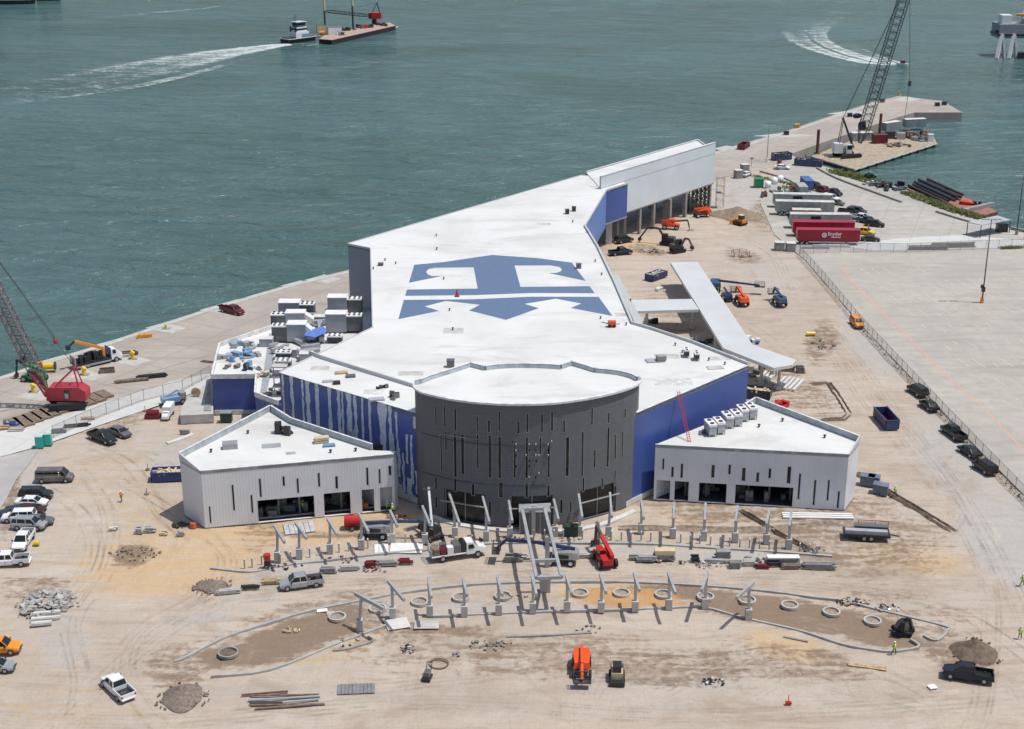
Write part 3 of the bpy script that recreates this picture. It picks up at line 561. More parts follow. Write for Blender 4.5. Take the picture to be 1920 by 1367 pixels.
# --- wings
def wing(name, label, pts, ops_px, narrow, mirror):
    t = thing(name, label, 'building', (0, 0, 0)); a, b = pts[0], pts[1]
    wf = Wall([a, b]); ops = []
    for x0, y0, x1, y1 in ops_px:
        o = wf.opening(x0, y0, x1, y1); lo = wf.hit(x0, y1)
        ops.append((o[0], o[1], .12, wf.hit((x0 + x1) / 2, (y0 + y1) / 2)[1] * 0 + max(wf.hit(x0, y0)[1] if not mirror else wf.hit(x0, y0)[1], .5)))
    for xc, y0, y1, wd in narrow:
        u0, za = wf.hit(xc, y1); _, zb = wf.hit(xc, y0); k = wd / 12.2 / 2 * 1.0; ops.append((u0 - k, u0 + k, za, zb))
    facade(wf, 0, 9.25, ops, WPAN, t, 'front_wall', .35)
    n = len(pts)
    for i in range(1, n - 1): facade(Wall([pts[i], pts[i + 1]], 1), 0, 9.2, [], WPAN, t, 'side_wall')
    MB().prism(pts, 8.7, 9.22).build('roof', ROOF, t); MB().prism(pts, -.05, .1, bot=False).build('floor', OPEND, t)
    edge_bars([pts[0], pts[1]], 9.22, 9.3, .2, MATS['coping_white'], t, 'coping')
    bp = pts[2:-1] if mirror else pts[3:-1]
    edge_bars(bp, 9.0, 10.2, .2, mk('parapet_grey', (.42, .47, .5), .6), t, 'parapet'); edge_bars(bp, 10.2, 10.27, .3, MATS['coping_white'], t, 'coping')
    for p_, q_ in ((pts[1], pts[2]),) if mirror else ((pts[0], pts[-2]),):
        a, b = Vector(p_), Vector(q_); d = (b - a).normalized(); n_ = Vector((-d.y, d.x)) * .1; mb = MB()
        for s_ in (-1, 1): mb.face([(a.x + n_.x * s_, a.y + n_.y * s_, 9.1), (b.x + n_.x * s_, b.y + n_.y * s_, 9.1), (b.x + n_.x * s_, b.y + n_.y * s_, 10.2), (a.x + n_.x * s_, a.y + n_.y * s_, 9.3)])
        mb.face([(a.x - n_.x, a.y - n_.y, 9.3), (b.x - n_.x, b.y - n_.y, 10.2), (b.x + n_.x, b.y + n_.y, 10.2), (a.x + n_.x, a.y + n_.y, 9.3)]); mb.build('raked_parapet', WPAN, t)
    # interior fit-out
    if True:
        mb = MB()
        for i in range(22):
            u = rng.uniform(.15, .85) * wf.L; q = wf.at(u, 0, rng.uniform(1.5, 5)); s_ = rng.uniform(.3, 1.0); mb.box(q[0] - s_, q[0] + s_, q[1] - .4, q[1] + .4, .1, rng.uniform(.5, 2.2))
        for i in range(9):
            u = (i + .5) / 9 * wf.L; q = wf.at(u, 0, 2.2); mb.box(q[0] - .15, q[0] + .15, q[1] - .15, q[1] + .15, .1, 7.9)
        mb.build('interior_fittings', mk('site_clutter', (.2, .2, .19), .8, 0, .4, 2), t)
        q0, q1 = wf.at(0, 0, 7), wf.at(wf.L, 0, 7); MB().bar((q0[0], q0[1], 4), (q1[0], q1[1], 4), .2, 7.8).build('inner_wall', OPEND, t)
    return t, wf
def p2(v): return (v[0], v[1])
lw = [p2(G(384.5, 991)), p2(G(741, 957)), p2(G(743, 845, 9.3)), p2(G(698, 833, 10.2)), p2(G(546, 784, 10.2)), p2(G(507, 760, 10.2)), p2(G(336, 849, 10.2)), p2(G(384.5, 991))]
Z5 = lambda L: [(320 + a / 4, 760 + b / 4, 320 + c / 4, 760 + d / 4) for a, b, c, d in L]
lwN = [(320 + x / 4, 760 + a / 4, 760 + b / 4, w_) for x, a, b, w_ in ((301,758,885,2.6),(477,595,790,3),(614,672,808,3),(677,550,690,3.2),(850,533,607,3.6),(957,548,660,3.2),(1115,507,613,3.4),(1247,532,628,4.4),(1478,467,602,3.4),(1569,478,588,3),(1645,453,525,5))]
lwt, lwf = wing('left_wing', 'white low left wing with angled end, narrow slot windows and large openings', lw, Z5([(650,716,1082,840),(1147,664,1352,800),(1432,636,1530,790),(1568,618,1665,778)]), lwN, 0)
rw = [p2(G(1225, 937.5)), p2(G(1582.5, 957.5)), p2(G(1612, 817.5, 10.2)), p2(G(1417.5, 745, 10.2)), p2(G(1401, 755, 10.2))]
Z7 = lambda L: [(1160 + a / 4, 640 + b / 4, 1160 + c / 4, 640 + d / 4) for a, b, c, d in L]
rwN = [(1160 + x / 4, 640 + a / 4, 640 + b / 4, w_) for x, a, b, w_ in ((333,880,960,3),(402,942,1018,4),(471,918,1025,4),(705,928,1023,5.5),(830,925,998,4),(935,950,1048,6),(1040,984,1055,4.5),(1131,954,1028,4.2),(1273,940,1067,6.2),(1347,992,1185,3.4),(1461,1040,1230,3.4),(1565,1040,1195,3),(1642,1125,1252,3.4))]
rwt, rwf = wing('right_wing', 'white low right wing with wide openings, slot windows and rooftop cooling units', rw + [p2(G(1225, 937.5))], Z7([(285,1040,382,1195),(422,1048,520,1205),(605,1060,803,1225),(878,1075,1300,1250)]), rwN, 1)
# --- the dark drum
rim = [(777.5,719),(781,726),(792.5,733),(808,737),(822.5,740),(840,744),(860,747),(885,750.5),(910,752.5),(935,754),(960,754.8),(985,754.8),(1010,754),(1035,752.7),(1060,750),(1085,746.5),(1110,742.5),(1135,737),(1155,732),(1172,727),(1187,721),(1195,717),(1199,711)]
rear = [(1196,706),(1185,700.5),(1172,697),(1160,694.5),(1140,692),(1117,690),(1095,683),(1072,676.5),(1051,684),(1030,682.4),(1005,681.4),(980,681),(955,681.4),(930,683),(910,686),(896,682.5),(882,679),(865,685),(845,691.5),(825,697.5),(805,704),(787,711)]
dp = xy(rim, 19.6); dr = xy(rear, 20.1)
drum = thing('entrance_drum', 'curved charcoal stone entrance drum with narrow windows and a white roof', 'building', (0, 0, 0))
dw = Wall(dp); ops = []
ZD = lambda x, y: (760 + x / 4, 660 + y / 4)
DN = [(1400,420,548,12),(1525,455,535,12),(1648,425,495,14),(1520,568,862,16),(1215,640,932,24),(1420,735,868,12),(1190,512,600,12),(1100,450,592,14),(1025,465,600,12),(915,465,600,12),(848,520,610,16),(705,450,590,12),(627,512,600,16),(540,480,590,10),(375,430,590,14),(295,400,560,10),(230,410,550,10),(305,600,735,12),(270,620,890,10),(375,615,935,20),(430,620,915,22),(543,620,870,12),(635,625,940,20),(708,635,945,20),(820,690,940,14),(910,640,945,16),(1012,640,770,12),(1075,680,940,14),(1328,600,930,12),(1575,620,800,12),(1628,600,790,10),(1335,945,1045,12),(1480,945,1020,12),(1572,885,1000,10),(230,940,1030,16),(375,950,1045,18),(508,990,1075,20),(717,980,1090,28),(910,990,1090,18),(1073,1000,1080,16),(232,1085,1170,16),(635,1120,1235,16),(1170,1105,1210,16),(1240,1120,1200,12)]
for x, y0, y1, wd in DN:
    h0 = dw.hit(*ZD(x, y0)); h1 = dw.hit(*ZD(x, y1))
    if h0 and h1: k = wd / 4 / 12.6 / 2; u = (h0[0] + h1[0]) / 2; ops.append((u - k, u + k, h1[1], h0[1]))
bigs = []
for x0, yt, x1 in ((292, 1085, 600), (792, 1125, 1110), (1312, 1070, 1580)):
    a = dw.hit(*ZD(x0, yt))[0]; b = dw.hit(*ZD(x1, yt))[0]; bigs.append((a, b, .1, 4.9)); ops.append(bigs[-1])
facade(dw, 0, 19.25, ops, STONE, drum, 'curved_wall', .3, True, mk('window_trim', (.26, .26, .245), .6))
rw_ = MB()
ar = [dp[-1]] + dr + [dp[0]]
for p, q in zip(ar, ar[1:]):
    rw_.face([(p[0], p[1], RZ), (q[0], q[1], RZ), (q[0], q[1], 20.05), (p[0], p[1], 20.05)])
    d_ = (Vector(q) - Vector(p)).normalized(); nn = Vector((-d_.y, d_.x)) * .3
    p2_, q2_ = Vector(p) + nn, Vector(q) + nn; rw_.face([(p2_.x, p2_.y, 19.4), (q2_.x, q2_.y, 19.4), (q2_.x, q2_.y, 20.05), (p2_.x, p2_.y, 20.05)])
rw_.build('parapet', mk('parapet_teal_grey', (.46, .52, .53), .6), drum)
MB().prism(dp + dr, 19.0, 19.42).build('roof', ROOF, drum)
edge_bars([dw.at(u * dw.L / 60, 0, -.12) for u in range(61)] , 19.2, 19.5, .5, MATS['coping_white'], drum, 'coping'); edge_bars(dr, 20.05, 20.12, .4, MATS['coping_white'], drum, 'coping')
for z in (6.6, 12.9): edge_bars([dw.at(u * dw.L / 80, 0, -.02) for u in range(6, 46)], z, z + .07, .1, mk('ledge_dark', (.05, .05, .055), .7), drum, 'ledge')
edge_bars([dw.at(u * dw.L / 80, 0, -.1) for u in range(14, 26)], 13.6, 13.72, .2, mk('ledge_grey', (.25, .25, .25), .6), drum, 'ledge')
for a, b, c, d in bigs:      # storefront glazing with mullions
    g = MB(); n = 10
    for k in range(n):
        u0 = a + (b - a) * k / n; u1 = a + (b - a) * (k + 1) / n; g.face([dw.at(u0, c, .5), dw.at(u1, c, .5), dw.at(u1, d, .5), dw.at(u0, d, .5)])
    sf = g.build('storefront', mk('black_glass', (.012, .013, .015), .3, 0, .1), drum); fm = MB()
    for k in range(n + 1):
        if k % 5 == 0: u = a + (b - a) * k / n; fm.bar(dw.at(u, c, .44), dw.at(u, d, .44), .1)
    for z in (3.0,): fm.bar(dw.at(a - .4, z, -.4), dw.at(b + .3, z, -.4), .2, .14)
    fm.build('mullions', STEEL, sf)
mb = MB()
for k in range(40):      # anchor studs for the missing sign
    x, y = rng.choice([(805,670),(830,690),(830,735),(830,775),(830,855),(905,740),(905,770),(905,910),(928,690),(928,735),(928,770),(928,815),(928,855),(928,935),(978,690),(978,735),(978,770),(980,815),(975,935),(1000,770),(1000,905),(1070,690),(1070,735),(1070,770),(1095,665),(1070,850)])
    h = dw.hit(*ZD(x, y)); p = dw.at(h[0], h[1], -.25); mb.box(p[0] - .07, p[0] + .07, p[1] - .1, p[1] + .2, p[2] - .09, p[2] + .09)
mb.build('anchor_studs', CONC, drum)
g0 = G(1003, 1000); vb = thing('entrance_vestibule', 'grey panelled entrance vestibule in front of the charcoal drum', 'vestibule', (g0.x, g0.y, 0))
MB().box(-2.2, 2.2, 0, 2.6, 0, 3.4).build('walls', mk('vestibule_grey', (.17, .175, .18), .5), vb); MB().box(-2.35, 2.35, -.2, 2.7, 3.4, 3.6).build('roof', STEEL, vb)
fm = MB()
for x in (-2.2, -.75, .75, 2.2): fm.bar((x, -.04, 0), (x, -.04, 3.4), .12)
fm.build('frame', STEEL, vb)
# --- service block with the mechanical yard
ZA = 7.5
AN = xy([(397, 702), (480, 701), (478, 735), (521, 751), (560, 730), (600, 690), (705, 612), (696, 574), (600, 590), (521, 606), (411, 643)], ZA)
an = thing('service_block', 'low service block with dark blue front wall and a crowded rooftop equipment yard', 'building', (0, 0, 0))
facade(Wall([AN[0], AN[1]]), .8, ZA - .1, [], BPAN, an, 'front_wall'); facade(Wall([AN[1], AN[2]]), .2, ZA - .1, [], BPAN, an, 'front_wall'); facade(Wall([AN[2], AN[3]]), .8, ZA - .1, [], BPAN, an, 'front_wall')
facade(Wall([AN[10], AN[0]]), 0, ZA - .1, [], LPAN, an, 'side_wall'); facade(Wall([AN[3], AN[4]]), 0, ZA - .1, [], BPAN, an, 'side_wall')
for i in (7, 8, 9): facade(Wall([AN[i], AN[i + 1]]), 0, ZA - .1, [], LPAN, an, 'rear_wall')
MB().prism(AN, 6.4, 6.7).build('roof', ROOF, an)
edge_bars([AN[i] for i in (9, 10, 0, 1, 2, 3)], 6.7, 7.55, .3, MATS['coping_white'], an, 'parapet'); edge_bars([AN[0], AN[1]], 0, .8, .3, CONCL, an, 'plinth')
wk = MB().prism([G(x, y, 6.75) for x, y in ((505,625),(517,628),(512,680),(500,737),(488,736),(497,680))], 6.7, 6.8).build('walkway', STEEL, an)
def ahu(x0, x1, yb, z0, h, dep, side_, lab, cat='air handler'):
    a = G(x0, yb, z0); b = G(x1, yb, z0); L = b.x - a.x
    t = thing('air_handler', lab, cat, (a.x, a.y, z0), 0, 'air handling units in the equipment yard')
    MB().box(0, L, 0, dep, .4, h).build('casing', GRY2, t); MB().box(-.08, L + .08, -.08, dep + .08, h, h + .14).build('lid', WHT, t)
    mb = MB(); mb.box(0, L, .1, .3, 0, .4).box(0, L, dep - .3, dep - .1, 0, .4); mb.build('skid', DST, t)
    sx = L if side_ > 0 else -2.9
    MB().box(sx + .02, sx + 2.88, .2, dep - .3, .5, h - .5).build('coil_section', COILM, t); MB().box(sx, sx + 2.9, .1, dep - .2, h - .5, h - .3).build('fan_deck', WHT, t)
    for k in range(3):
        for j in range(2):
            c = (sx + .5 + k * .95, .8 + j * 1.1); MB().cyl((c[0], c[1], h - .3), (c[0], c[1], h - .15), .25, 8).build('fan', DST, t)
    if side_ < 0:
        MB().loft([[(L + .02, .3, .6), (L + .02, dep - .3, .6), (L + .02, dep - .3, h - .2), (L + .02, .3, h - .2)], [(L + 1.6, .3, .6), (L + 1.6, dep - .3, .6), (L + 1.6, dep - .3, h * .55), (L + 1.6, .3, h * .55)]]).build('intake_hood', WHT, t)
    return t
GRY2 = mk('unit_grey', (.36, .375, .41), .6, 0, .08, 1); COILM = mk('coil_grey', (.16, .165, .17), .6)
ahu(523, 562, 598, 6.7, 3.2, 2.6, 1, 'grey air handler with white lid at the quay end of the equipment yard')
ahu(536, 572, 614, 6.7, 2.8, 2.4, -1, 'grey air handler with sloped hood, second row of the yard')
ahu(539, 574, 644, 6.7, 3.6, 2.6, -1, 'grey air handler with sloped hood beside the blue tarpaulin')
ahu(615, 651, 590, 6.7, 3.4, 2.6, 1, 'grey air handler nearest the tall grey wall, back row')
ahu(611, 650, 626, 6.7, 3.8, 2.6, 1, 'large grey air handler nearest the tall grey wall, front row')
def condenser(px, py, z0, lab, n=3, rz=0, sc=1., cm=None):
    g = G(px, py, z0); t = thing('condensing_unit', lab, 'cooling unit', tuple(g), rz, 'condensing units on the roofs'); L = .95 * n * sc
    MB().box(-L / 2 + .05, L / 2 - .05, .05, 1.95 * sc, .35, 1.25 * sc).build('coil', cm or DST, t); MB().box(-L / 2, L / 2, 0, 2. * sc, 1.25 * sc, 1.5 * sc).build('top_panel', WHT, t)
    for k in range(n):
        for j in range(2): c = (-L / 2 + .48 * sc + k * .95 * sc, (.5 + j) * sc); MB().cyl((c[0], c[1], 1.5 * sc), (c[0], c[1], 1.58 * sc), .26 * sc, 8).build('fan', DST, t)
    mb = MB()
    for x in (-L / 2 + .1, L / 2 - .1):
        for y in (.1, 1.9 * sc): mb.box(x - .05, x + .05, y - .05, y + .05, 0, .35)
    mb.build('feet', STEEL, t); return t
condenser(531, 676, 6.7, 'black condensing unit with white fan deck in the middle of the yard'); condenser(530, 692, 6.7, 'black condensing unit with white fan deck nearest the hall corner')
condenser(627, 645, 6.7, 'small condensing unit against the diagonal roof edge', 3)
MB().box(0, 0, 0, 0, 0, 0)
g = G(597, 652, 6.7); tp = MB(); tp.prism([(0, 0), (2.2, -1.2), (4.0, 2.2), (3.1, 5.2), (.4, 3.0)], 2.3, 2.42); 
solo(tp, 'tarpaulin', mk('blue_tarp', (.1, .2, .55), .7), 'bright blue tarpaulin stretched beside the air handlers', 'tarpaulin', (g.x - 2.6, g.y, 6.7))
mb = MB()
for x0, y0, x1, y1, r in ((505,655,520,650,.35),(510,665,540,655,.45),(545,640,580,655,.4),(565,660,600,655,.5),(560,672,600,668,.7),(575,600,610,600,.6),(585,612,612,610,.5),(508,700,518,690,.3),(600,612,604,645,.6)):
    a, b = G(x0, y0, 6.7), G(x1, y1, 6.7); a.z = b.z = 6.7 + r + .3; MB().bar(a, b, r * 1.6).build('duct', STEEL, an)
def heap(px, py, z0, n, rad, mats, name, lab, cat, hmax=1.1, smax=1.0, kinds=('box',)):
    g = G(px, py, z0); t = thing(name, lab, cat, tuple(g)); by = {}
    for i in range(n):
        m = rng.choice(mats); mb = by.setdefault((m, i), MB()); x, y = rng.uniform(-rad, rad), rng.uniform(-rad * .8, rad * .8); s_ = rng.uniform(.35, 1) * smax; a = rng.uniform(0, 3.1)
        T = Matrix.Translation((x, y, 0)) @ Matrix.Rotation(a, 4, 'Z')
        if rng.random() < .3: mb.add([T @ Vector(p) for p in ((-s_, 0, s_ * .3), (s_, 0, s_ * .3), (s_, 0, s_ * .3 + .1), (-s_, 0, s_ * .3 + .1), (-s_, .15, .1), (s_, .15, .1))], [(0, 1, 2, 3), (0, 4, 5, 1)]); mb.cyl(T @ Vector((-s_, 0, s_ * .35)), T @ Vector((s_, 0, s_ * .35)), s_ * .3, 7)
        else: mb.box(-s_, s_, -s_ * .5, s_ * .5, 0, rng.uniform(.2, hmax), T)
    for (m, k), mb in by.items(): mb.build('bundle', m, t)
    return t
heap(436, 672, 6.7, 12, 2.4, [STEEL, SLV, LBLU, TAN, GRY2], 'duct_materials', 'heap of silver duct pieces and boxes on the service block roof', 'materials', 1.2, 1.0)
heap(455, 650, 6.7, 12, 2.3, [STEEL, SLV, LBLU, CREAM], 'duct_materials', 'pile of wrapped ducts at the quay side of the service block roof', 'materials', 1.3, 1.1)
heap(468, 668, 6.7, 10, 1.8, [STEEL, LBLU, WHT, CHAR], 'duct_materials', 'blue wrapped equipment in the middle of the service block roof', 'materials', 1.4, .9)
heap(472, 690, 6.7, 9, 1.5, [NAV, LBLU, GRY, WHT], 'equipment_crates', 'dark blue and white equipment crates near the blue wall corner', 'crates', 1.4, .8)
heap(438, 688, 6.7, 8, 1.3, [BRN, GRY, CONCD], 'timber_scraps', 'brown scrap pallets on the white roof above the blue wall', 'pallets', .5, .8)
heap(490, 705, 6.7, 9, 1.1, [CREAM, TAN, WHT, GRY], 'material_boxes', 'cream boxes and scraps along the yard walkway', 'boxes', .8, .7)
heap(512, 738, 6.7, 9, 1.3, [TAN, RUST, WHT, CREAM, GRY], 'material_boxes', 'jumble of brown and white scraps at the tip of the yard', 'boxes', .7, .7)
heap(585, 640, 6.7, 5, .8, [CHAR, CREAM], 'material_boxes', 'dark bin and pale sack under the blue tarpaulin', 'boxes', 1.2, .6)
heap(560, 662, 6.7, 10, 2.0, [DST, STEEL, WHT], 'pipe_work', 'pipes and valves in front of the hooded air handler', 'pipes', .9, .7)
heap(640, 600, 6.7, 8, 1.6, [DST, STEEL, NAV], 'pipe_work', 'dark pipework beside the tall grey wall', 'pipes', 1.6, .6)
for x, y, w_, d_, m in ((1262,716,6,3.2,WHT),(1250,668,4,2.4,CONC),(1350,672,3.4,1.8,CONC),(600,690,3,2,CONC),(700,735,3,2,WHT),(850,620,3.5,3,CONC),(1020,420,3,2,CONC),(1165,590,2.2,2,TAN),(1112,350,2,1.2,CREAM),(770,700,4,2,CONC)):
    g = G(x, y, RZ); MB().box(g.x - w_ / 2, g.x + w_ / 2, g.y - d_ / 2, g.y + d_ / 2, RZ, RZ + .012).build('membrane_patch', mk('patch_pale', (.6, .6, .58), .6) if m is WHT else mk('patch_grey', (.5, .495, .47), .7), hall)
for x, y, l in ((500, 648, 'grey fan box at the top of the yard walkway'), (545, 668, 'low grey unit in the middle of the yard'), (575, 676, 'low grey unit against the roof edge of the yard'), (560, 592, 'small grey unit behind the second air handler row'), (600, 606, 'grey pump box between the two air handler rows'), (525, 706, 'low box near the hall corner in the yard'), (596, 634, 'grey duct box right of the tarpaulin')): gbox('yard_unit', l, 'equipment', x, y, 2.4, 1.8, 1.5, GRY2, 6.7, top=CONCL, group='equipment boxes in the yard')
mb = MB()   # stair of small landings at the hall corner
sw = thing('access_stair', 'stacked pale landings of an access stair on the corner of the blue wall', 'stair', tuple(G(531, 812, 0)))
for z in (8.4, 10.2, 12.0): MB().box(-1.3, 1.3, -.6, 1.2, z, z + .18).build('landing', CONC, sw)
for x in (-1.2, 1.2): mb.bar((x, .9, 0), (x, .9, 13.2), .16)
for z in (8.5, 10.3): mb.bar((-1.1, -.3, z), (1.1, -.3, z + 1.7), .3, .1)
mb.build('posts', STEEL, sw)
# --- side concrete pad and ramp by the service block
rp = thing('loading_dock', 'raised concrete loading dock beside the dark blue wall', 'loading dock', (0, 0, 0))
MB().prism([p2(G(x, y, 1.6)) for x, y in ((338, 779), (400, 776), (399, 705), (391, 715), (349, 750), (340, 765))], 0, 1.6).build('slab', CONC, rp)
MB().prism([p2(G(x, y, 1.9)) for x, y in ((382,768),(396,768),(394,712),(391,714))], 1.6, 1.75).build('upper_slab', CONCD, rp)
gbox('transformer', 'dark green transformer cabinet on a pad before the blue wall', 'transformer', 425, 790, 1.9, 1.4, 1.7, mk('dark_green', (.02, .05, .035), .5), top=mk('green_lid', (.2, .28, .25), .5))
# --- canopy
ZC = 5.2
can = thing('drop_off_canopy', 'pale metal drop-off canopy shaped like a T on round columns', 'canopy', (0, 0, 0))
cp = xy([(1257, 492), (1308, 491), (1411, 646), (1493, 675), (1486, 684), (1451, 690), (1356, 652.5), (1311.5, 579.5)], ZC); cs = xy([(1183, 561.7), (1297, 560), (1311, 579.8), (1192, 583)], ZC)
def ribroof(pts, z0, z1, name, parent, ax):
    mb = MB().prism(pts, z0, z1)
    tr = mb.f; 
    for i, f in enumerate(mb.f):
        mb.uv[i] = [(Vector(mb.v[k][:2]).dot(ax), 0) for k in f]
    return mb.build(name, CANM, parent)
ax = (Vector(cp[2]) - Vector(cp[1])).normalized(); ribroof(cp, 4.6, ZC, 'main_roof', can, ax); ribroof(cs, 4.58, ZC - .05, 'link_roof', can, Vector((1, 0)))
for a, b in ((1459, 731), (1427, 722), (1297, 616), (1340, 668), (1385, 700), (1283, 535), (1300, 552), (1355, 640), (1322, 590), (1400, 690), (1212, 618), (1212, 603)):
    g = G(a, b); MB().cyl((g.x, g.y, .9), (g.x, g.y, 4.6), .28, 10).build('column', STEEL, can)
    MB().box(g.x - .45, g.x + .45, g.y - .45, g.y + .45, 0, .9).build('pedestal', CONC, can)
lk = thing('side_lean_to', 'narrow grey side roof strip along the curved edge of the hall', 'lean-to roof', (0, 0, 0))
MB().prism([p2(G(x, y, 9)) for x, y in ((1146, 514), (1160, 516), (1206, 605), (1192, 608))], 8.6, 9.0).build('roof', CANM, lk)
edge_bars([p2(G(1159, 516, 9)), p2(G(1205, 605, 9))], 0, 8.6, .3, LPAN, lk, 'wall')
# --- roof equipment
for px, py, lab in ((1063.5, 401, 'left small grey vent unit near the blue roof corner'), (1076, 396, 'right small grey vent unit near the blue roof corner')):
    gbox('roof_vent_unit', lab, 'vent unit', px, py, .9, .9, 1.0, DST, RZ, group='small vent units')
gbox('roof_vent_unit', 'small grey vent unit right of the emblem hook', 'vent unit', 1085, 503, 1., .9, .9, GRY, RZ, group='small vent units')
for px, py, lab in ((1288, 672, 'left of two fan units near the right roof corner'), (1307, 678, 'right of two fan units near the right roof corner')): condenser(px, py, RZ, lab, 1, 0, .9)
gbox('roof_vent_unit', 'square louvred unit behind the drum roof', 'vent unit', 845, 688, 1.2, 1., 1.2, GRY, RZ, group='small vent units')
gbox('roof_vent_unit', 'small grey box on the roof beside the emblem', 'vent unit', 714, 498, 1., .8, .5, BRN, RZ, group='small vent units')
def nth(i): return 'first second third fourth fifth sixth seventh eighth ninth tenth eleventh twelfth thirteenth fourteenth fifteenth sixteenth seventeenth eighteenth nineteenth twentieth'.split()[i] if i < 20 else ('twenty-' if i < 29 else 'thirtieth' if i == 29 else 'thirty-') + ('' if i == 29 else nth((i + 1) % 10 - 1))
for i, (px, py) in enumerate(sorted(((818,443),(819,468),(742,495),(722,489),(819,468.5),(832,524),(843,583),(849,619),(1126,598),(1174,610),(1182,565),(1266,648),(1279,662),(1329,676),(1359,684),(1116,491),(1100,436),(1128,516),(700,505),(1074,417)))):
    g = G(px, py, RZ); mb = MB().cyl((0, 0, 0), (0, 0, .4), .11, 7).cyl((0, 0, .4), (0, 0, .48), .2, 7)
    solo(mb, 'vent_pipe', DST, 'small dark vent stub, %s from the left on the white hall roof' % nth(i), 'vent', tuple(g), 0, 'vent stubs on the hall roof')
for i, pts in enumerate(([(1044,444),(1050,447),(1050,456),(1040,456)],[(1050,456),(1059,459),(1059,470),(1046,470)],[(1044,464),(1044,476),(1038,477)],[(1125,530),(1124,542),(1119,540)],[(1129,548),(1128,558),(1122,556)],[(1124,549),(1129,547)],[(1040,465),(1043,476)])):
    mb = MB()
    for a, b in zip(pts, pts[1:]): p, q = G(*a, RZ), G(*b, RZ); p.z = q.z = 14.75; mb.cyl(p, q, .08, 5)
    mb.build('roof_pipe', DST, hall)
g = G(857, 556, RZ); t = thing('roof_cone', 'red safety cone standing on the blue band of the roof emblem', 'cone', tuple(g)); MB().cyl((0, 0, .05), (0, 0, 1.5), .4, 8, .05).build('cone', paint((.5, .02, .06), 'cone_red'), t); MB().box(-.45, .45, -.45, .45, 0, .06).build('base', DST, t)
g = G(1147, 613, RZ); t = thing('roof_cart', 'small orange motorised cart on the roof right of the emblem', 'cart', tuple(g)); MB().box(-.7, .7, -.5, .5, .3, 1.1).build('body', ORG, t); MB().bar((-.7, 0, .6), (-1.8, 0, .9), .12).bar((.7, 0, .5), (1.4, .2, .5), .12).build('handle', DST, t)
for sx in (-.4, .4): MB().cyl((sx, -.55, .3), (sx, .55, .3), .3, 8).build('wheel', BLK, t)
def pallet(px, py, sx, sy, sz, mat, lab, z0, name='roof_material_stack', rz=.2):
    g = G(px, py, z0); mb = MB(); n = max(1, int(sz / .18))
    for k in range(n): j = rng.uniform(-.08, .08); mb.box(-sx / 2 + j, sx / 2 + j, -sy / 2 - j, sy / 2 + j, k * sz / n, (k + .85) * sz / n)
    return solo(mb, name, mat, lab, 'material stack', tuple(g), rz, 'material stacks lying on the roofs')
pallet(1228, 677, 3., 1.6, .25, GRY2, 'grey flat panels lying on the roof behind the right blue wall', RZ); pallet(1240, 675, 1.5, 1.1, .8, CONCD, 'brown bundle on top of flat grey panels', RZ + .25)
pallet(640, 700, 2., 1., .3, TAN, 'tan boards on the roof strip above the striped blue wall', RZ); pallet(657, 707, 1.5, .9, .4, GRY, 'grey bundle on the roof strip beside tan boards', RZ)
pallet(614, 716, 1.6, .9, .2, STEEL, 'pale sheet bundle near the striped wall top', RZ); pallet(631, 720, 1.1, .8, .5, CHAR, 'black bag near the striped wall top', RZ)
pallet(706, 750, 2.4, 1.2, .3, GRY2, 'grey sheets near the drum end of the striped wall', RZ); pallet(1340, 690, 2.6, 1.4, .12, CONC, 'pale flat sheet near the right roof corner', RZ)
heap(718, 728, RZ, 5, .8, [CHAR, GRY], 'cable_reels', 'dark cable coils on the roof strip left of the drum', 'cable reels', .9, .5); heap(737, 748, RZ, 6, .9, [CHAR, GRY], 'roof_machine', 'dark hoist machine on the roof strip beside the drum', 'machine', 1.1, .6)
# wings roofs
pallet(432, 840, 2.2, 1.3, 1., SLV, 'silver unit on the left wing roof', 9.22); pallet(509, 836, 2.8, 1.6, .1, STEEL, 'large pale mat in the middle of the left wing roof', 9.22); pallet(545, 850, 1.4, .8, .1, GRY2, 'small grey mat near the left wing front', 9.22)
pallet(603, 830, 2.2, 1., 1.0, CREAM, 'tan and white crate at the right of the left wing roof', 9.22); pallet(618, 837, 1.8, .9, .4, LBLU, 'pale blue sheets beside the tan crate on the left wing roof', 9.22)
heap(530, 812, 9.22, 14, 1.3, [CHAR, BLK, CHAR], 'black_membrane_pile', 'big heap of black plastic membrane on the left wing roof', 'plastic heap', 1.9, .8)
for i, (a, b) in enumerate(((1344, 819), (1376, 804), (1404, 791))):
    for k in range(2): condenser(a - 7 + k * 16, b + 1 - k * 4, 9.22, ['front', 'middle', 'rear'][i] + [' left', ' right'][k] + ' cooling unit of the white row on the right wing roof', 1, R(12), 1.35, mk('unit_pale', (.42, .43, .44), .6, 0, .2, 3))
heap(1322, 815, 9.22, 5, .9, [STEEL, GRY], 'pipe_rack', 'pipes feeding the cooling units on the right wing roof', 'pipes', .5, .6)
for i, (px, py) in enumerate(sorted(((1467,790),(1546,821),(1423,801),(465,813),(620,849),(667,846),(396,848)))):
    solo(MB().cyl((0, 0, 0), (0, 0, .4), .15, 7).cyl((0, 0, .4), (0, 0, .5), .25, 7), 'vent_pipe', DST, 'small dark vent stub, %s from the left on the two wing roofs' % nth(i), 'vent', tuple(G(px, py, 9.22)), 0, 'vent stubs on the wing roofs')
ld = thing('ladder', 'tall thin red ladder leaning on the right blue wall', 'ladder', (0, 0, 0)); mb = MB(); a = G(1293, 829, 9.22); b = wr.at(wr.hit(1270, 737)[0], 15.6, -.15); a, b = a, Vector(b); sdv = Vector((.2, 0, 0))
for s_ in (-1, 1): mb.cyl(a + sdv * s_, b + sdv * s_, .05, 5)
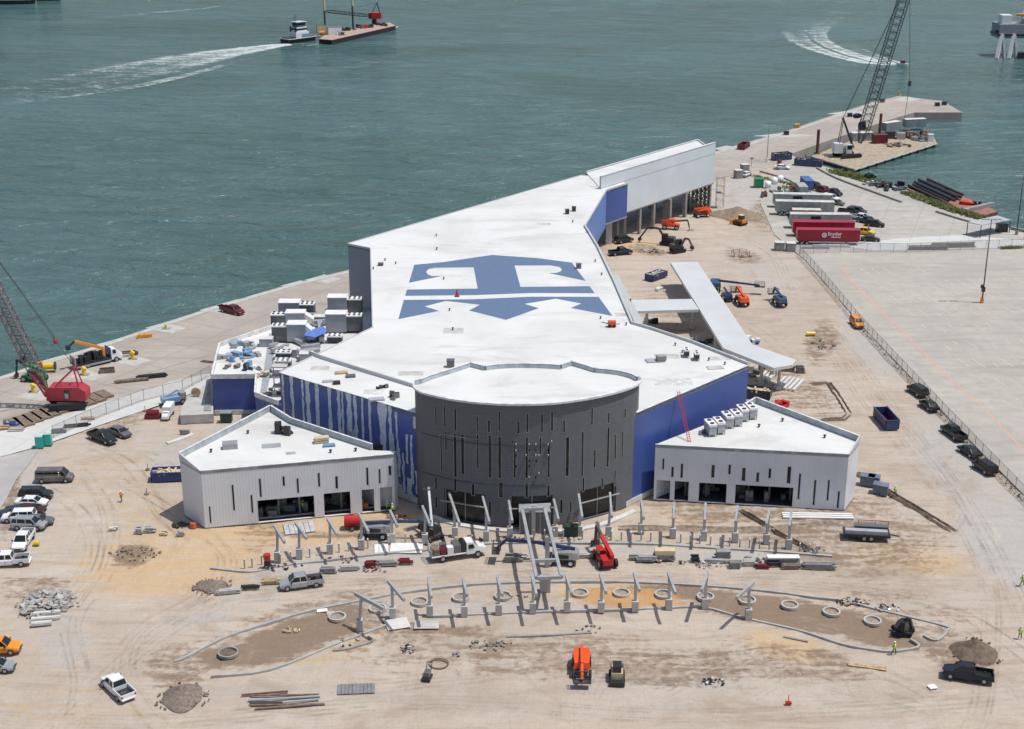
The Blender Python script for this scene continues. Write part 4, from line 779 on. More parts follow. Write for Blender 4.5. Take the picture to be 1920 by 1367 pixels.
for k in range(28): q = a.lerp(b, k / 28); mb.bar(q - sdv, q + sdv, .06)
mb.build('rails', RED, ld)
# ---------------- vehicles ----------------
def wheels(t, xs, hw, r, wd=.24, rimm=None):
    for x in xs:
        for s in (-1, 1):
            y = s * hw; ty = MB().cyl((x, y - wd / 2, r), (x, y + wd / 2, r), r, 14).build('wheel', BLK, t, True)
            for p in ty.data.polygons: 
                if len(p.vertices) > 4: p.use_smooth = False
            MB().cyl((x, y + s * (wd / 2 - .02), r), (x, y + s * (wd / 2 + .015), r), r * .58, 10).build('rim', rimm or SLV, ty)
def carbody(t, kind, col):
    P = dict(sedan=(4.8, .92, .62, .95, 1.42, (-1.75, -1.05, .55, 1.25)), suv=(5.0, .98, .7, 1.12, 1.8, (-2.4, -2.15, .7, 1.35)), van=(5.7, 1.02, .75, 1.2, 2.15, (-2.82, -2.7, 1.35, 2.05)), pickup=(5.9, 1.0, .75, 1.15, 1.88, (-.75, -.55, .95, 1.65)))[kind]
    L, hw, zl, zb, zr, gx = P; h = L / 2; hood = zb - .06
    def ring(x, w_, lo, hi): return [(x, -w_ * .93, lo), (x, w_ * .93, lo), (x, w_, lo + .2), (x, w_, hi - .18), (x, w_ * .9, hi), (x, -w_ * .9, hi), (x, -w_, hi - .18), (x, -w_, lo + .2)]
    bk = -h if kind != 'pickup' else -.8
    st = [ring(bk, hw * (.93 if kind != 'pickup' else 1), .42, zb - (.05 if kind == 'sedan' else 0)), ring(bk + .25, hw, .3, zb), ring(gx[3] - .1, hw, .3, zb), ring(h - .5, hw * .97, .32, hood - .08), ring(h - .08, hw * .86, .4, hood - .2), ring(h, hw * .8, .45, hood - .35)]
    MB().loft(st).build('body', col, t, False)
    lo = [(gx[0], -hw * .88, zb - .02), (gx[3], -hw * .88, zb - .02), (gx[3], hw * .88, zb - .02), (gx[0], hw * .88, zb - .02)]; up = [(gx[1], -hw * .74, zr - .07), (gx[2], -hw * .74, zr - .07), (gx[2], hw * .74, zr - .07), (gx[1], hw * .74, zr - .07)]
    MB().loft([lo, up]).build('windows', GLS, t)
    rf = MB().loft([[(p[0], p[1] * 1.02, zr - .08) for p in up], [(p[0] * .97 + .0, p[1] * .93, zr) for p in up]])
    for k in range(4): rf.bar(lo[k], up[k], .09)
    xm = (gx[1] + gx[2]) / 2
    for xx in ([xm] if kind in ('sedan', 'pickup') else [xm + .55, xm - .75]):
        for s in (-1, 1): rf.bar((xx, s * hw * .885, zb), (xx, s * hw * .745, zr - .06), .12, .04)
    if kind == 'van':
        for s in (-1, 1): rf.bar((-2.75, s * hw * .86, zb + .1), (1.3, s * hw * .86, zb + .1), .06, .3); rf.bar((-2.7, s * hw * .78, zr - .22), (1.3, s * hw * .78, zr - .22), .06, .25)
    rf.build('roof', col, t)
    if kind == 'pickup':
        mb = MB(); mb.box(-h + .05, -.8, -hw * .95, hw * .95, .5, .62).box(-h + .1, -.8, -hw, -hw + .09, .55, zb + .02).box(-h + .1, -.8, hw - .09, hw, .55, zb + .02).box(-h, -h + .09, -hw * .98, hw * .98, .5, zb).box(-h - .12, -h, -hw * .9, hw * .9, .42, .58)
        mb.build('bed', col, t); MB().box(-h + .1, -.82, -hw + .1, hw - .1, .63, .66).build('bed_liner', CHAR, t)
    fx, rx = h - .95, -h + 1.05; wheels(t, (fx, rx), hw - .1, .36 if kind == 'sedan' else .4)
    for s in (-1, 1):
        MB().box(h - .14, h - .01, s * hw * .62 - .17, s * hw * .62 + .17, hood - .42, hood - .26).build('headlight', LGT, t)
        MB().box(-h - .02, -h + .08, s * hw * .84 - .09, s * hw * .84 + .09, zb - .42, zb - .14).build('tail_light', TAIL, t)
    if kind != 'x':
        for s in (-1, 1): MB().box(gx[3] - .35, gx[3] - .15, s * (hw + .1) - .1, s * (hw + .1) + .1, zb, zb + .18).build('mirror', CHAR, t)
        for s in (-1, 1):
            sm = MB()
            for xx in ((gx[2] + .35, xm, gx[0] + .4) if kind != 'pickup' else (gx[2] + .5, xm, gx[0] + .05)): sm.box(xx - .02, xx + .02, s * hw - .006, s * hw + .006, .5, zb - .18)
            sm.build('door_seams', CHAR, t)
    MB().box(h - .04, h + .02, -hw * .42, hw * .42, .45, hood - .4).build('grille', CHAR, t)
    MB().box(h - .06, h + .05, -hw * .8, hw * .8, .34, .48).build('bumper', GRY, t)
def place(rear, front, z=0.):
    a, b = G(*rear, z), G(*front, z); d = b - a; c = (a + b) / 2; return c, math.atan2(d.y, d.x)
CATN = dict(sedan='car', suv='car', van='van', pickup='pickup truck')
def vehicle(kind, col, rear, front, label, group='vehicles parked around the site', z=0., scale=1.):
    c, a = place(rear, front, z); t = thing(dict(sedan='parked_car', suv='parked_suv', van='passenger_van', pickup='pickup_truck')[kind], label, CATN[kind], tuple(c), a, group)
    carbody(t, kind, col); t.scale = (scale,) * 3; return t
W1 = paint((.74, .75, .76), 'white_car'); S1 = SLV; K1 = CHAR; DG = mk('dark_green_car', (.035, .045, .04), .3, .2); DB = mk('slate_blue_car', (.05, .07, .1), .3, .3); BR1 = paint((.05, .02, .018), 'dark_brown_car'); ORC = paint((.78, .27, .02), 'amber_car')
for k, c, r, f, l in [
 ('van', mk('taupe_paint', (.2, .185, .175), .35, .3), (76, 902), (131, 901), 'long grey-brown passenger van with a worker beside it'),
 ('suv', DG, (43, 934), (93, 933), 'dark green SUV below the passenger van'),
 ('sedan', W1, (34, 947), (87, 948), 'white car behind the dark green SUV'),
 ('sedan', DB, (49, 963), (5, 969), 'slate blue car nosed left beside the white SUV'),
 ('sedan', BR1, (38, 962), (74, 963), 'dark brown car mostly hidden behind the white SUV'),
 ('suv', W1, (64, 975), (9, 977), 'white SUV with dark side windows nosed left'),
 ('sedan', GRY, (52, 984), (88, 982), 'grey car showing its nose beyond the silver wagon'),
 ('suv', S1, (31, 989), (80, 991), 'silver wagon at the lower end of the car cluster'),
 ('pickup', W1, (55, 1003), (34, 1037), 'white pickup pointing down toward the viewer'),
 ('pickup', W1, (52, 1056), (-20, 1060), 'white crew pickup cut by the left edge, upper'),
 ('pickup', ORC, (-45, 1222), (34, 1221), 'amber pickup cut by the left edge'),
 ('sedan', S1, (-45, 1256), (28, 1256), 'silver car below the amber pickup at the left edge'),
 ('pickup', W1, (243, 1317), (200, 1277), 'lone white pickup with open empty bed on bare dirt'),
 ('pickup', K1, (170, 817), (216, 834), 'black pickup left of the dark grey SUV'),
 ('sedan', GRY, (205, 808), (245, 823), 'dark grey SUV parked against the black pickup'),
 ('pickup', MAR, (415, 582), (457, 592), 'maroon pickup alone on the quay edge'),
 ('pickup', S1, (603, 1094), (527, 1104), 'silver pickup with loaded bed on the front dirt road'),
 ('pickup', mk('black_blue_paint', (.018, .024, .035), .3, .2), (1858, 1278), (1770, 1264), 'black pickup beside the brown dirt mound'),
 ('suv', ORC, (1596, 600), (1617, 621), 'amber pickup alone beside the upper fence'),
 ('suv', mk('dark_green_paint', (.03, .035, .03), .35), (1736, 748), (1704, 728), 'first dark SUV from the top of the fence line'),
 ('sedan', K1, (1754, 774), (1729, 756), 'small black car second along the fence line'),
 ('pickup', K1, (1804, 829), (1770, 805), 'black pickup third along the fence line'),
 ('sedan', K1, (1831, 860), (1803, 843), 'black car fourth along the fence line'),
 ('suv', mk('plum_paint', (.03, .015, .02), .3), (1862, 893), (1829, 871), 'dark plum SUV last along the fence line'),
 ('sedan', W1, (1451, 316), (1481, 318), 'white car near the blue containers by the pier'),
 ('sedan', W1, (1387, 335), (1411, 325), 'white car beside the two small sheds'),
 ('sedan', K1, (1516, 346), (1541, 354), 'black car below the blue shipping container'),
 ('pickup', MAR, (1530, 357), (1556, 364), 'dark red pickup behind a black pickup'),
 ('pickup', K1, (1547, 361), (1578, 369), 'black pickup beside the dark red one'),
 ('suv', W1, (1544, 373), (1570, 378), 'white SUV at the end of the first grey trailer'),
 ('sedan', GRY, (1553, 381), (1582, 386), 'grey car beside the white SUV'),
 ('pickup', DG, (1576, 399), (1608, 402), 'dark green pickup at the end of the second trailer'),
 ('suv', DB, (1592, 397), (1622, 402), 'slate SUV behind the dark green pickup'),
 ('pickup', W1, (1598, 410), (1628, 415), 'white pickup half hidden by a dark truck'),
 ('pickup', DB, (1609, 415), (1641, 422), 'dark blue pickup in the middle of the trailer lot'),
 ('suv', K1, (1624, 423), (1656, 426), 'black SUV at the outer side of the trailer lot'),
 ('pickup', YEL, (1603, 437), (1634, 441), 'bright yellow pickup beside the red trailers'),
 ('sedan', DG, (1613, 451), (1650, 453), 'dark green car in front of the yellow pickup'),
 ('suv', K1, (1150, 457), (1189, 451), 'black SUV in the shade below the blue box'),
 ('pickup', NAV, (1144, 479), (1183, 475), 'navy pickup below the blue box beside the fence')]:
    vehicle(k, c, r, f, l)
heap(584, 1090, .7, 5, .6, [CHAR, MAR, GRY], 'cargo', 'dark tools and red box in the silver pickup bed', 'tools', .6, .4)
# ---- trailers and containers
def trailer(rear, front, mat, label, logo=False, length=15.5, hgt=2.75, group='box trailers in the trailer lot', top=None):
    c, a = place(rear, front); t = thing('box_trailer', label, 'trailer', tuple(c), a, group); L = length / 2
    b = MB().box(-L, L, -1.28, 1.28, 1.1, 1.1 + hgt)
    for k in range(30): x = -L + (k + .5) * length / 30; b.box(x - .04, x + .04, -1.31, -1.28, 1.15, 1.05 + hgt)
    b.build('box_body', mat, t); MB().box(-L - .02, L + .02, -1.3, 1.3, 1.1 + hgt, 1.16 + hgt).build('roof', top or mat, t)
    MB().box(-L + .3, L - .3, -1.2, 1.2, .85, 1.1).build('chassis', DST, t); wheels(t, (-L + 1.2, -L + 2.5), 1.1, .5, .5); 
    mb = MB(); [mb.box(L - 3.2, L - 3.05, y - .08, y + .08, 0, 1) for y in (-.9, .9)]; mb.build('landing_gear', DST, t); return t
TG = mk('trailer_grey', (.36, .39, .36), .6); TGT = mk('trailer_roof', (.55, .56, .52), .6); RT = paint((.36, .012, .035), 'trailer_red')
t1 = trailer((1458, 388), (1546, 390), TG, 'grey box trailer, farthest of the row', top=TGT); t2 = trailer((1463, 402), (1552, 404), TG, 'grey box trailer behind the orange container', top=TGT)
t3 = trailer((1491, 427), (1581, 428), TG, 'grey box trailer just behind the red ones', top=TGT); t4 = trailer((1495, 442), (1589, 443), RT, 'red box trailer behind the lettered one'); t5 = trailer((1504, 457), (1598, 458), RT, 'red box trailer with white roundel and lettering')
MB().box(-2.5, 0, -1.34, -1.31, 2.6, 3.4).build('nameplate', NAV, t1); MB().box(-2.5, 0, -1.34, -1.31, 2.6, 3.4).build('nameplate', NAV, t3)
lg = MB()
for k in range(18):
    a = 2 * math.pi * k / 18; b_ = 2 * math.pi * (k + 1) / 18
    lg.face([(-1.1 + .62 * math.cos(a), -1.325, 2.6 + .62 * math.sin(a)), (-1.1 + .62 * math.cos(b_), -1.325, 2.6 + .62 * math.sin(b_)), (-1.1 + .4 * math.cos(b_), -1.325, 2.6 + .4 * math.sin(b_)), (-1.1 + .4 * math.cos(a), -1.325, 2.6 + .4 * math.sin(a))])
    if k % 3 == 0: lg.bar((-1.1, -1.33, 2.6), (-1.1 + .4 * math.cos(a), -1.33, 2.6 + .4 * math.sin(a)), .02, .12)
lg.build('roundel', WHT, t5)
def text(body, size, mat, parent, loc, rot, name='lettering'):
    cu = bpy.data.curves.new(name, 'FONT'); cu.body = body; cu.size = size; cu.extrude = .01; cu.offset = .02
    o = bpy.data.objects.new('tmp', cu); C.objects.link(o); dg = bpy.context.evaluated_depsgraph_get(); me = bpy.data.meshes.new_from_object(o.evaluated_get(dg)); bpy.data.objects.remove(o)
    me.materials.clear(); me.materials.append(mat); q = bpy.data.objects.new(name, me); C.objects.link(q); q.parent = parent; q.location = loc; q.rotation_euler = rot; return q
text('Snyder', 1.25, WHT, t5, (-.3, -1.33, 2.55), (R(90), 0, 0)); MB().box(.6, 3.0, -1.33, -1.315, 2.0, 2.2).build('small_lettering', WHT, t5)
def container(rear, front, mat, label, L=6.1, z=0., W=2.44, Hh=2.6, group='shipping containers', top=None):
    c, a = place(rear, front, z); t = thing('shipping_container', label, 'container', tuple(c), a, group); b = MB().box(-L / 2, L / 2, -W / 2, W / 2, 0, Hh - .06)
    n = int(L / .35)
    for k in range(n):
        x = -L / 2 + (k + .5) * L / n
        for s in (-1, 1): b.box(x - .08, x + .08, s * (W / 2 + .02) - .02, s * (W / 2 + .02) + .02, .15, Hh - .2)
    b.build('walls', mat, t); MB().box(-L / 2 - .02, L / 2 + .02, -W / 2 - .05, W / 2 + .05, Hh - .06, Hh).build('roof', top or mat, t)
    d = MB().box(L / 2, L / 2 + .05, -W / 2 + .05, -.02, .1, Hh - .15).box(L / 2, L / 2 + .05, .02, W / 2 - .05, .1, Hh - .15); d.build('doors', mat, t); return t
container((1488, 410), (1534, 411), mk('container_orange', (.5, .22, .06), .7), 'orange container between the grey trailers', 7.5, Hh=2.7, top=TGT)
container((1500, 340), (1525, 365), paint((.06, .13, .35), 'container_blue'), 'blue container beside the road', 7., Hh=2.8); container((1493, 352), (1512, 374), TG, 'grey open-sided container leaning against the blue one', 6)
def dumpster(rear, front, mat, inner, label, L=6.2, W=2.4, Hh=1.8, fill=None, group='roll-off dumpsters'):
    c, a = place(rear, front); t = thing('dumpster', label, 'dumpster', tuple(c), a, group); h = L / 2; w_ = W / 2
    mb = MB().box(-h, h, -w_, -w_ + .12, .15, Hh).box(-h, h, w_ - .12, w_, .15, Hh).box(-h, -h + .12, -w_, w_, .15, Hh).box(h - .12, h, -w_, w_, .15, Hh)
    for k in range(9): x = -h + (k + .5) * L / 9; mb.box(x - .06, x + .06, -w_ - .06, -w_, .15, Hh).box(x - .06, x + .06, w_, w_ + .06, .15, Hh)
    mb.build('walls', mat, t); MB().box(-h + .1, h - .1, -w_ + .1, w_ - .1, .2, .35 if not fill else Hh * .75).build('floor', inner if not fill else fill, t)
    rr = MB().box(-h, h, -w_ - .08, -w_ + .14, Hh, Hh + .1).box(-h, h, w_ - .14, w_ + .08, Hh, Hh + .1).box(-h - .05, -h + .14, -w_, w_, Hh, Hh + .1); rr.build('rim', mat, t)
    if fill:
        mb = MB()
        for k in range(26): T = Matrix.Translation((rng.uniform(-h + .5, h - .5), rng.uniform(-w_ + .3, w_ - .3), Hh * .75)) @ Matrix.Rotation(rng.uniform(0, 3), 4, 'Z') @ Matrix.Rotation(rng.uniform(-.3, .3), 4, 'Y'); s_ = rng.uniform(.2, .8); mb.box(-s_, s_, -.15, .15, 0, rng.uniform(.1, .5), T)
        mb.build('debris', rng.choice([TAN, CONC, CREAM]), t)
    return t
BD = paint((.03, .06, .14), 'dumpster_blue')
dumpster((1677, 812), (1645, 776), BD, MAR, 'empty blue roll-off dumpster with red inside on the access road', 6.6); dumpster((1213, 528), (1247, 516), mk('dumpster_navy', (.04, .05, .16), .5), CONC, 'navy dumpster with pale load near the T canopy', 5.6, Hh=1.4, fill=CONC)
dumpster((292, 899), (341, 897), BLU, TAN, 'blue dumpster of scraps beside the left wing', 5.2, Hh=1.5, fill=CREAM); dumpster((1447, 301), (1483, 298), BD, DST, 'blue dumpster near the maroon tank by the pier', 6.2, Hh=2.2, fill=GRY); dumpster((1489, 309), (1542, 313), BD, TAN, 'long blue dumpster of scrap beside the barge', 8.5, Hh=2., fill=CREAM)
dumpster((1384, 284), (1404, 272), MAR, CONCD, 'maroon dumpster on the quay edge', 6.4, Hh=1.6); dumpster((1403, 742), (1436, 746), NAV, TAN, 'navy dumpster of debris behind the right wing', 5, Hh=1.6, fill=CREAM)
# ---- construction machines (x forward)
def boomlift(rear, front, col, label, segs, basket=True, deck=None, sc=1., yaw=0., group='boom lifts'):
    c, a = place(rear, front); t = thing('boom_lift', label, 'boom lift', tuple(c), a, group); t.scale = (sc,) * 3
    MB().loft([[(x, -.75, .55), (x, .75, .55), (x, .75, 1.0), (x, -.75, 1.0)] for x in (-1.8, 1.8)]).build('chassis', DST, t); wheels(t, (-1.45, 1.45), 1.05, .5, .4, WHT)
    T = Matrix.Rotation(yaw, 4, 'Z')
    cw = MB().loft([[T @ Vector(p) for p in rg] for rg in ([(-2.6, -1., 1.1), (-2.6, 1., 1.1), (-2.4, .9, 2.0), (-2.4, -.9, 2.0)], [(-1.2, -1.15, 1.05), (-1.2, 1.15, 1.05), (-1.2, 1.1, 2.15), (-1.2, -1.1, 2.15)], [(1.3, -1.1, 1.05), (1.3, 1.1, 1.05), (1.1, .95, 1.85), (1.1, -.95, 1.85)])]); cw.build('turret', deck or col, t)
    MB().box(-1.2, 1.1, -1.18, -1.1, 1.2, 1.75, T).box(-1.2, 1.1, 1.1, 1.18, 1.2, 1.75, T).build('engine_cover', CHAR, t)
    pts = [T @ Vector(p) for p in segs]
    for i in range(len(pts) - 1): MB().bar(pts[i], pts[i + 1], .38 - .05 * i, .45 - .05 * i).build('boom', col, t)
    if basket:
        e = pts[-1]; mb = MB()
        for z in (0, .55, 1.1):
            q = [e + Vector(v) + Vector((0, 0, z - .3)) for v in ((-.5, -1.1, 0), (.5, -1.1, 0), (.5, 1.1, 0), (-.5, 1.1, 0))]
            for k in range(4): mb.bar(q[k], q[(k + 1) % 4], .07)
            if z == 0: base_ = q
        for q in base_: mb.bar(q, q + Vector((0, 0, 1.1)), .07)
        mb.box(e.x - .5, e.x + .5, e.y - 1.1, e.y + 1.1, e.z - .36, e.z - .3); mb.build('basket', DST, t)
    return t
def telehandler(rear, front, col, label, reach=4.5, lift=1.2, sc=1., fork=True):
    c, a = place(rear, front); t = thing('telehandler', label, 'telehandler', tuple(c), a, 'telehandlers'); t.scale = (sc,) * 3
    MB().loft([[(-2.5, -.5, .8), (-2.5, 1., .8), (-2.5, 1., 1.6), (-2.5, -.5, 1.6)], [(-1, -1., .65), (-1, 1., .65), (-1, 1., 1.8), (-1, -1, 1.8)], [(2.1, -1., .7), (2.1, 1., .7), (2.1, 1., 1.2), (2.1, -1, 1.2)]]).build('body', col, t)
    cb = MB().box(-.9, .7, .25, 1.0, 1.3, 2.35).build('cab', GLS, t); MB().box(-.95, .75, .2, 1.05, 2.35, 2.45).build('cab_roof', col, t)
    wheels(t, (-1.6, 1.5), 1.1, .62, .45); MB().bar((-2.4, -.35, 2.0), (2.4, -.35, 2.0 + lift * .6), .5, .5).build('boom', col, t); MB().bar((2.3, -.35, 2.0 + lift * .6), (reach, -.35, 2.0 + lift), .36, .38).build('boom_extension', DST, t)
    z = 2.0 + lift
    MB().bar((reach, -.35, z), (reach + .5, -.35, .8), .3).bar((reach + .5, -1., .5), (reach + .5, .3, .5), .1, .9).bar((reach + .5, -.8, .1), (reach + 1.7, -.8, .1), .12, .06).bar((reach + .5, .1, .1), (reach + 1.7, .1, .1), .12, .06).build('fork_carriage', DST, t); return t
def tracks(t, L, hw, wd, h, z0=0.):
    for s in (-1, 1):
        y = s * hw; pr = [(-L / 2, h * .5), (-L / 2 + h * .35, 0.02), (L / 2 - h * .35, .02), (L / 2, h * .5), (L / 2 - h * .35, h), (-L / 2 + h * .35, h)]
        tr = MB().loft([[(x, y - wd / 2, z + z0) for x, z in pr], [(x, y + wd / 2, z + z0) for x, z in pr]])
        for k in range(int(L / .35)): x = -L / 2 + .3 + k * .35; tr.box(x - .05, x + .05, y - wd / 2 - .02, y + wd / 2 + .02, h + z0, h + .04 + z0)
        tr.build('track', BLK, t)
def excavator(rear, front, col, label, arm, sc=1., yaw=0., cabc=None):
    c, a = place(rear, front); t = thing('excavator', label, 'excavator', tuple(c), a, 'excavators'); t.scale = (sc,) * 3; tracks(t, 3.6, 1.05, .5, .8)
    T = Matrix.Rotation(yaw, 4, 'Z'); MB().box(-1.2, 1.2, -.8, .8, .5, .95).build('undercarriage', DST, t)
    MB().loft([[T @ Vector(p) for p in rg] for rg in ([(-2.0, -1.1, 1.), (-2., 1.1, 1.), (-1.9, 1., 1.95), (-1.9, -1., 1.95)], [(-.4, -1.2, 1.), (-.4, 1.2, 1.), (-.4, 1.15, 2.), (-.4, -1.15, 2.)], [(1.2, -1.1, 1.), (1.2, 1.1, 1.), (1.2, 1., 1.35), (1.2, -1., 1.35)])]).build('house', cabc or col, t)
    MB().box(-.3, 1.25, .25, 1.1, 1.35, 2.8, T).build('cab', GLS, t); MB().box(-.35, 1.3, .2, 1.15, 2.8, 2.88, T).build('cab_roof', CHAR, t)
    P = [T @ Vector(p) for p in arm]; MB().bar(P[0], P[1], .35, .5).bar(P[1], P[2], .35, .5).build('boom', col, t); MB().bar(P[2], P[3], .3, .4).build('stick', col, t)
    e = P[3]; MB().loft([[e + Vector((x, y, z)) for x, z in ((-.35, .15), (.3, .1), (.35, -.5), (-.2, -.75), (-.5, -.4))] for y in (-.45, .45)]).build('bucket', DST, t); return t
def lattice(p, q, w0, w1, n, ch=.14, br=.07, taper=.12):
    p, q = Vector(p), Vector(q); d = (q - p).normalized(); s = d.cross(Vector((0, 1, 0))).normalized(); o = Vector((0, 1, 0)); o = (o - d * o.dot(d)).normalized(); mb = MB(); rs_ = []
    for k in range(n + 1):
        f = k / n; w_ = w0 if f > taper else w0 * (.25 + .75 * f / taper); 
        if f > 1 - taper * .7: w_ = max(w1, w0 * (1 - (f - 1 + taper * .7) / (taper * .7)))
        c = p.lerp(q, f); rs_.append([c + s * (a * w_ / 2) + o * (b * w_ / 2) for a, b in ((-1, -1), (1, -1), (1, 1), (-1, 1))])
    for i in range(n):
        for k in range(4):
            mb.bar(rs_[i][k], rs_[i + 1][k], ch); j = (k + 1) % 4
            if i % 2: mb.bar(rs_[i][k], rs_[i + 1][j], br)
            else: mb.bar(rs_[i][j], rs_[i + 1][k], br)
            if i % 2 == 0: mb.bar(rs_[i][k], rs_[i][j], br)
    return mb
def cable(t, pts, r=.05, name='cable', mat=None):
    mb = MB()
    for a, b in zip(pts, pts[1:]): mb.cyl(a, b, r, 4)
    return mb.build(name, mat or DST, t)
# ---- people
def make_person(name, col, legs, pose=0):
    me = bpy.data.meshes.new('tmp'); K = 1.
    V_ = [(0, 0, .95), (0, 0, 1.2), (0, 0, 1.42), (0, 0, 1.52), (.02, 0, 1.62), (.03, 0, 1.74)]; Rr = [.15, .14, .15, .06, .09, .08]; E = [(0, 1), (1, 2), (2, 3), (3, 4), (4, 5)]
    for s in (-1, 1):
        b = len(V_); st = .14 * s if pose == 0 else .22 * s
        V_ += [(0, .1 * s, .88), (st * .7, .11 * s, .5), (st, .11 * s, .09), (st + .16, .12 * s, .04)]; Rr += [.1, .07, .05, .045]; E += [(0, b), (b, b + 1), (b + 1, b + 2), (b + 2, b + 3)]
        b = len(V_); fw = .25 if (pose == 1 or s > 0) else 0.
        V_ += [(0, .2 * s, 1.42), (fw * .3, .27 * s, 1.15), (fw + .05, .24 * s, .98 + fw * .4), (fw + .12, .23 * s, .94 + fw * .4)]; Rr += [.06, .048, .036, .04]; E += [(2, b), (b, b + 1), (b + 1, b + 2), (b + 2, b + 3)]
    me.from_pydata(V_, E, []); o = bpy.data.objects.new('tmp', me); C.objects.link(o); m = o.modifiers.new('s', 'SKIN'); o.modifiers.new('u', 'SUBSURF').levels = 1
    for i, r in enumerate(Rr): me.skin_vertices[0].data[i].radius = (r, r)
    me.skin_vertices[0].data[0].use_root = True
    dg = bpy.context.evaluated_depsgraph_get(); bm_ = bpy.data.meshes.new_from_object(o.evaluated_get(dg)); bpy.data.objects.remove(o)
    bm_.materials.clear(); bm_.materials.append(DENIM); bm_.materials.append(SKIN)
    for p in bm_.polygons:
        if p.center.z > 1.5 or (abs(p.center.y) > .2 and p.center.z < 1.12 and p.center.z > .8): p.material_index = 1
    return bm_
PM = [make_person('p', 0, 0, 0), make_person('p', 0, 0, 1)]
def person(px, py, vest, label, pose=0, rz=0., z=0., hat=WHT):
    g = G(px, py, z); t = thing('person', label, 'person', tuple(g), rz, None)
    b = bpy.data.objects.new('body', PM[pose]); C.objects.link(b); b.parent = t
    v = MB().loft([[(.17 * math.cos(a) * k, .22 * math.sin(a) * k, zz) for a in [i * math.pi / 5 for i in range(10)]] for k, zz in ((1.02, .9), (1., 1.15), (1.05, 1.38), (.75, 1.5))]).build('vest', vest, t, True)
    MB().loft([[(.03 + .135 * math.cos(a) * k, .125 * math.sin(a) * k, zz) for a in [i * math.pi / 5 for i in range(10)]] for k, zz in ((1.15, 1.72), (1., 1.75), (.85, 1.83), (.4, 1.87))]).build('hard_hat', hat, t, True); return t
# ---------------- the plaza: posts with beams, kerbs, rings ----------------
KERB = mk('kerb_grey', (.38, .385, .37), .9, 0, .12, 1)
def kerb(pts, label, w_=.3, h=.16, mat=None, name='kerb'):
    P = poly(pts); mb = MB()
    # smooth
    Q = []
    for i in range(len(P) - 1):
        for k in range(4):
            t = k / 4; p0 = P[max(i - 1, 0)]; p1, p2__ = P[i], P[i + 1]; p3 = P[min(i + 2, len(P) - 1)]
            Q.append(.5 * ((2 * p1) + (p2__ - p0) * t + (2 * p0 - 5 * p1 + 4 * p2__ - p3) * t * t + (3 * p1 - p0 - 3 * p2__ + p3) * t**3))
    Q.append(P[-1])
    for a, b in zip(Q, Q[1:]): mb.bar((a.x, a.y, h / 2 - .08), (b.x, b.y, h / 2 - .08), w_, h + .16)
    return solo(mb, name, mat or KERB, label, 'kerb', (0, 0, 0), 0, 'concrete kerbs of the plaza')
kerb([(327,1241),(350,1232),(405,1203),(448,1186),(515,1165),(572,1148),(664,1129),(760,1111),(852,1099),(925,1094),(987,1092.5),(1071,1091),(1154,1091),(1274,1096),(1366,1102),(1458,1111),(1527,1120.5),(1579,1126),(1637,1141),(1707,1158),(1773,1175),(1778,1182),(1756,1201),(1732,1192)], 'long curved kerb along the upper side of the planters')
kerb([(396,1268),(473,1262.7),(535,1246.7),(618,1213),(677,1190.5),(726,1172)], 'kerb along the lower edge of the left planter')
kerb([(806,1154),(821,1155.5),(916,1151.5),(1060,1146),(1184,1143),(1249,1140.6),(1318,1139),(1398,1160),(1504,1184),(1579,1208),(1646,1220),(1684,1221),(1723,1212.6),(1707,1199)], 'kerb along the posts and round the right planter tip')
kerb([(624,1220),(650,1217),(697,1203),(690,1194)], 'short broken kerb piece near the left planter', .3, .12, CONCD)
kerb([(395,1065),(470,1072),(520,1062),(600,1052),(700,1040),(790,1032),(870,1022),(960,1018),(1100,1018),(1200,1019),(1300,1025),(1400,1031),(1500,1038),(1560,1043)], 'long kerb below the upper row of posts', .45, .14)
kerb([(950,1194),(1030,1191),(1109,1187)], 'single dark kerb lying below the lower posts', .3, .1, CONCD, 'loose_kerb'); kerb([(1469,1194),(1515,1203)], 'short dark kerb piece below the right planter', .3, .1, CONCD, 'loose_kerb')
kerb([(446,977),(500,972),(600,962),(700,952),(740,944)], 'narrow footing kerb along the left wing front', .5, .12, CONCL); kerb([(810,968),(860,984),(960,996),(1060,995),(1130,983),(1190,958)], 'pale footing around the drum base', .9, .15, CONCL)
POST = mk('post_steel', (.40, .415, .42), .5, .2, .08); ZB = 4.6
rowA = [((521,1052),(514,985.6),(533.5,1017)),((561.7,1046),(554,980),(575,1009.6)),((619,1036.7),(614,973),(632.5,1003)),((678,1028),(673,964),(691,998)),((736,1017),(731.5,958.5),(745,986.7)),((797,1018),(792,950),(806,984)),((853,1005),(841.7,925),(861.5,982.5)),((911.5,1011.7),(905,932.5),(917.7,980)),((956,1006),(954,940),(960.4,978)),((1040.6,1003),(1038.5,937.7),(1047,975)),((1086.5,1003),(1085,928),(1091.7,971)),((1140.6,1003),(1143.7,925),(1147,969)),((1202,999),(1202.5,940),(1207,972)),((1261,1007),(1264,943),(1263,974)),((1319,1011.7),(1323,945),(1321.5,977)),((1377.7,1015),(1382.7,950),(1379,979.6)),((1436.8,1018.5),(1443,955.5),(1436.8,984)),((1478.5,1027.7),(1484,957.8),(1480,987.6))]
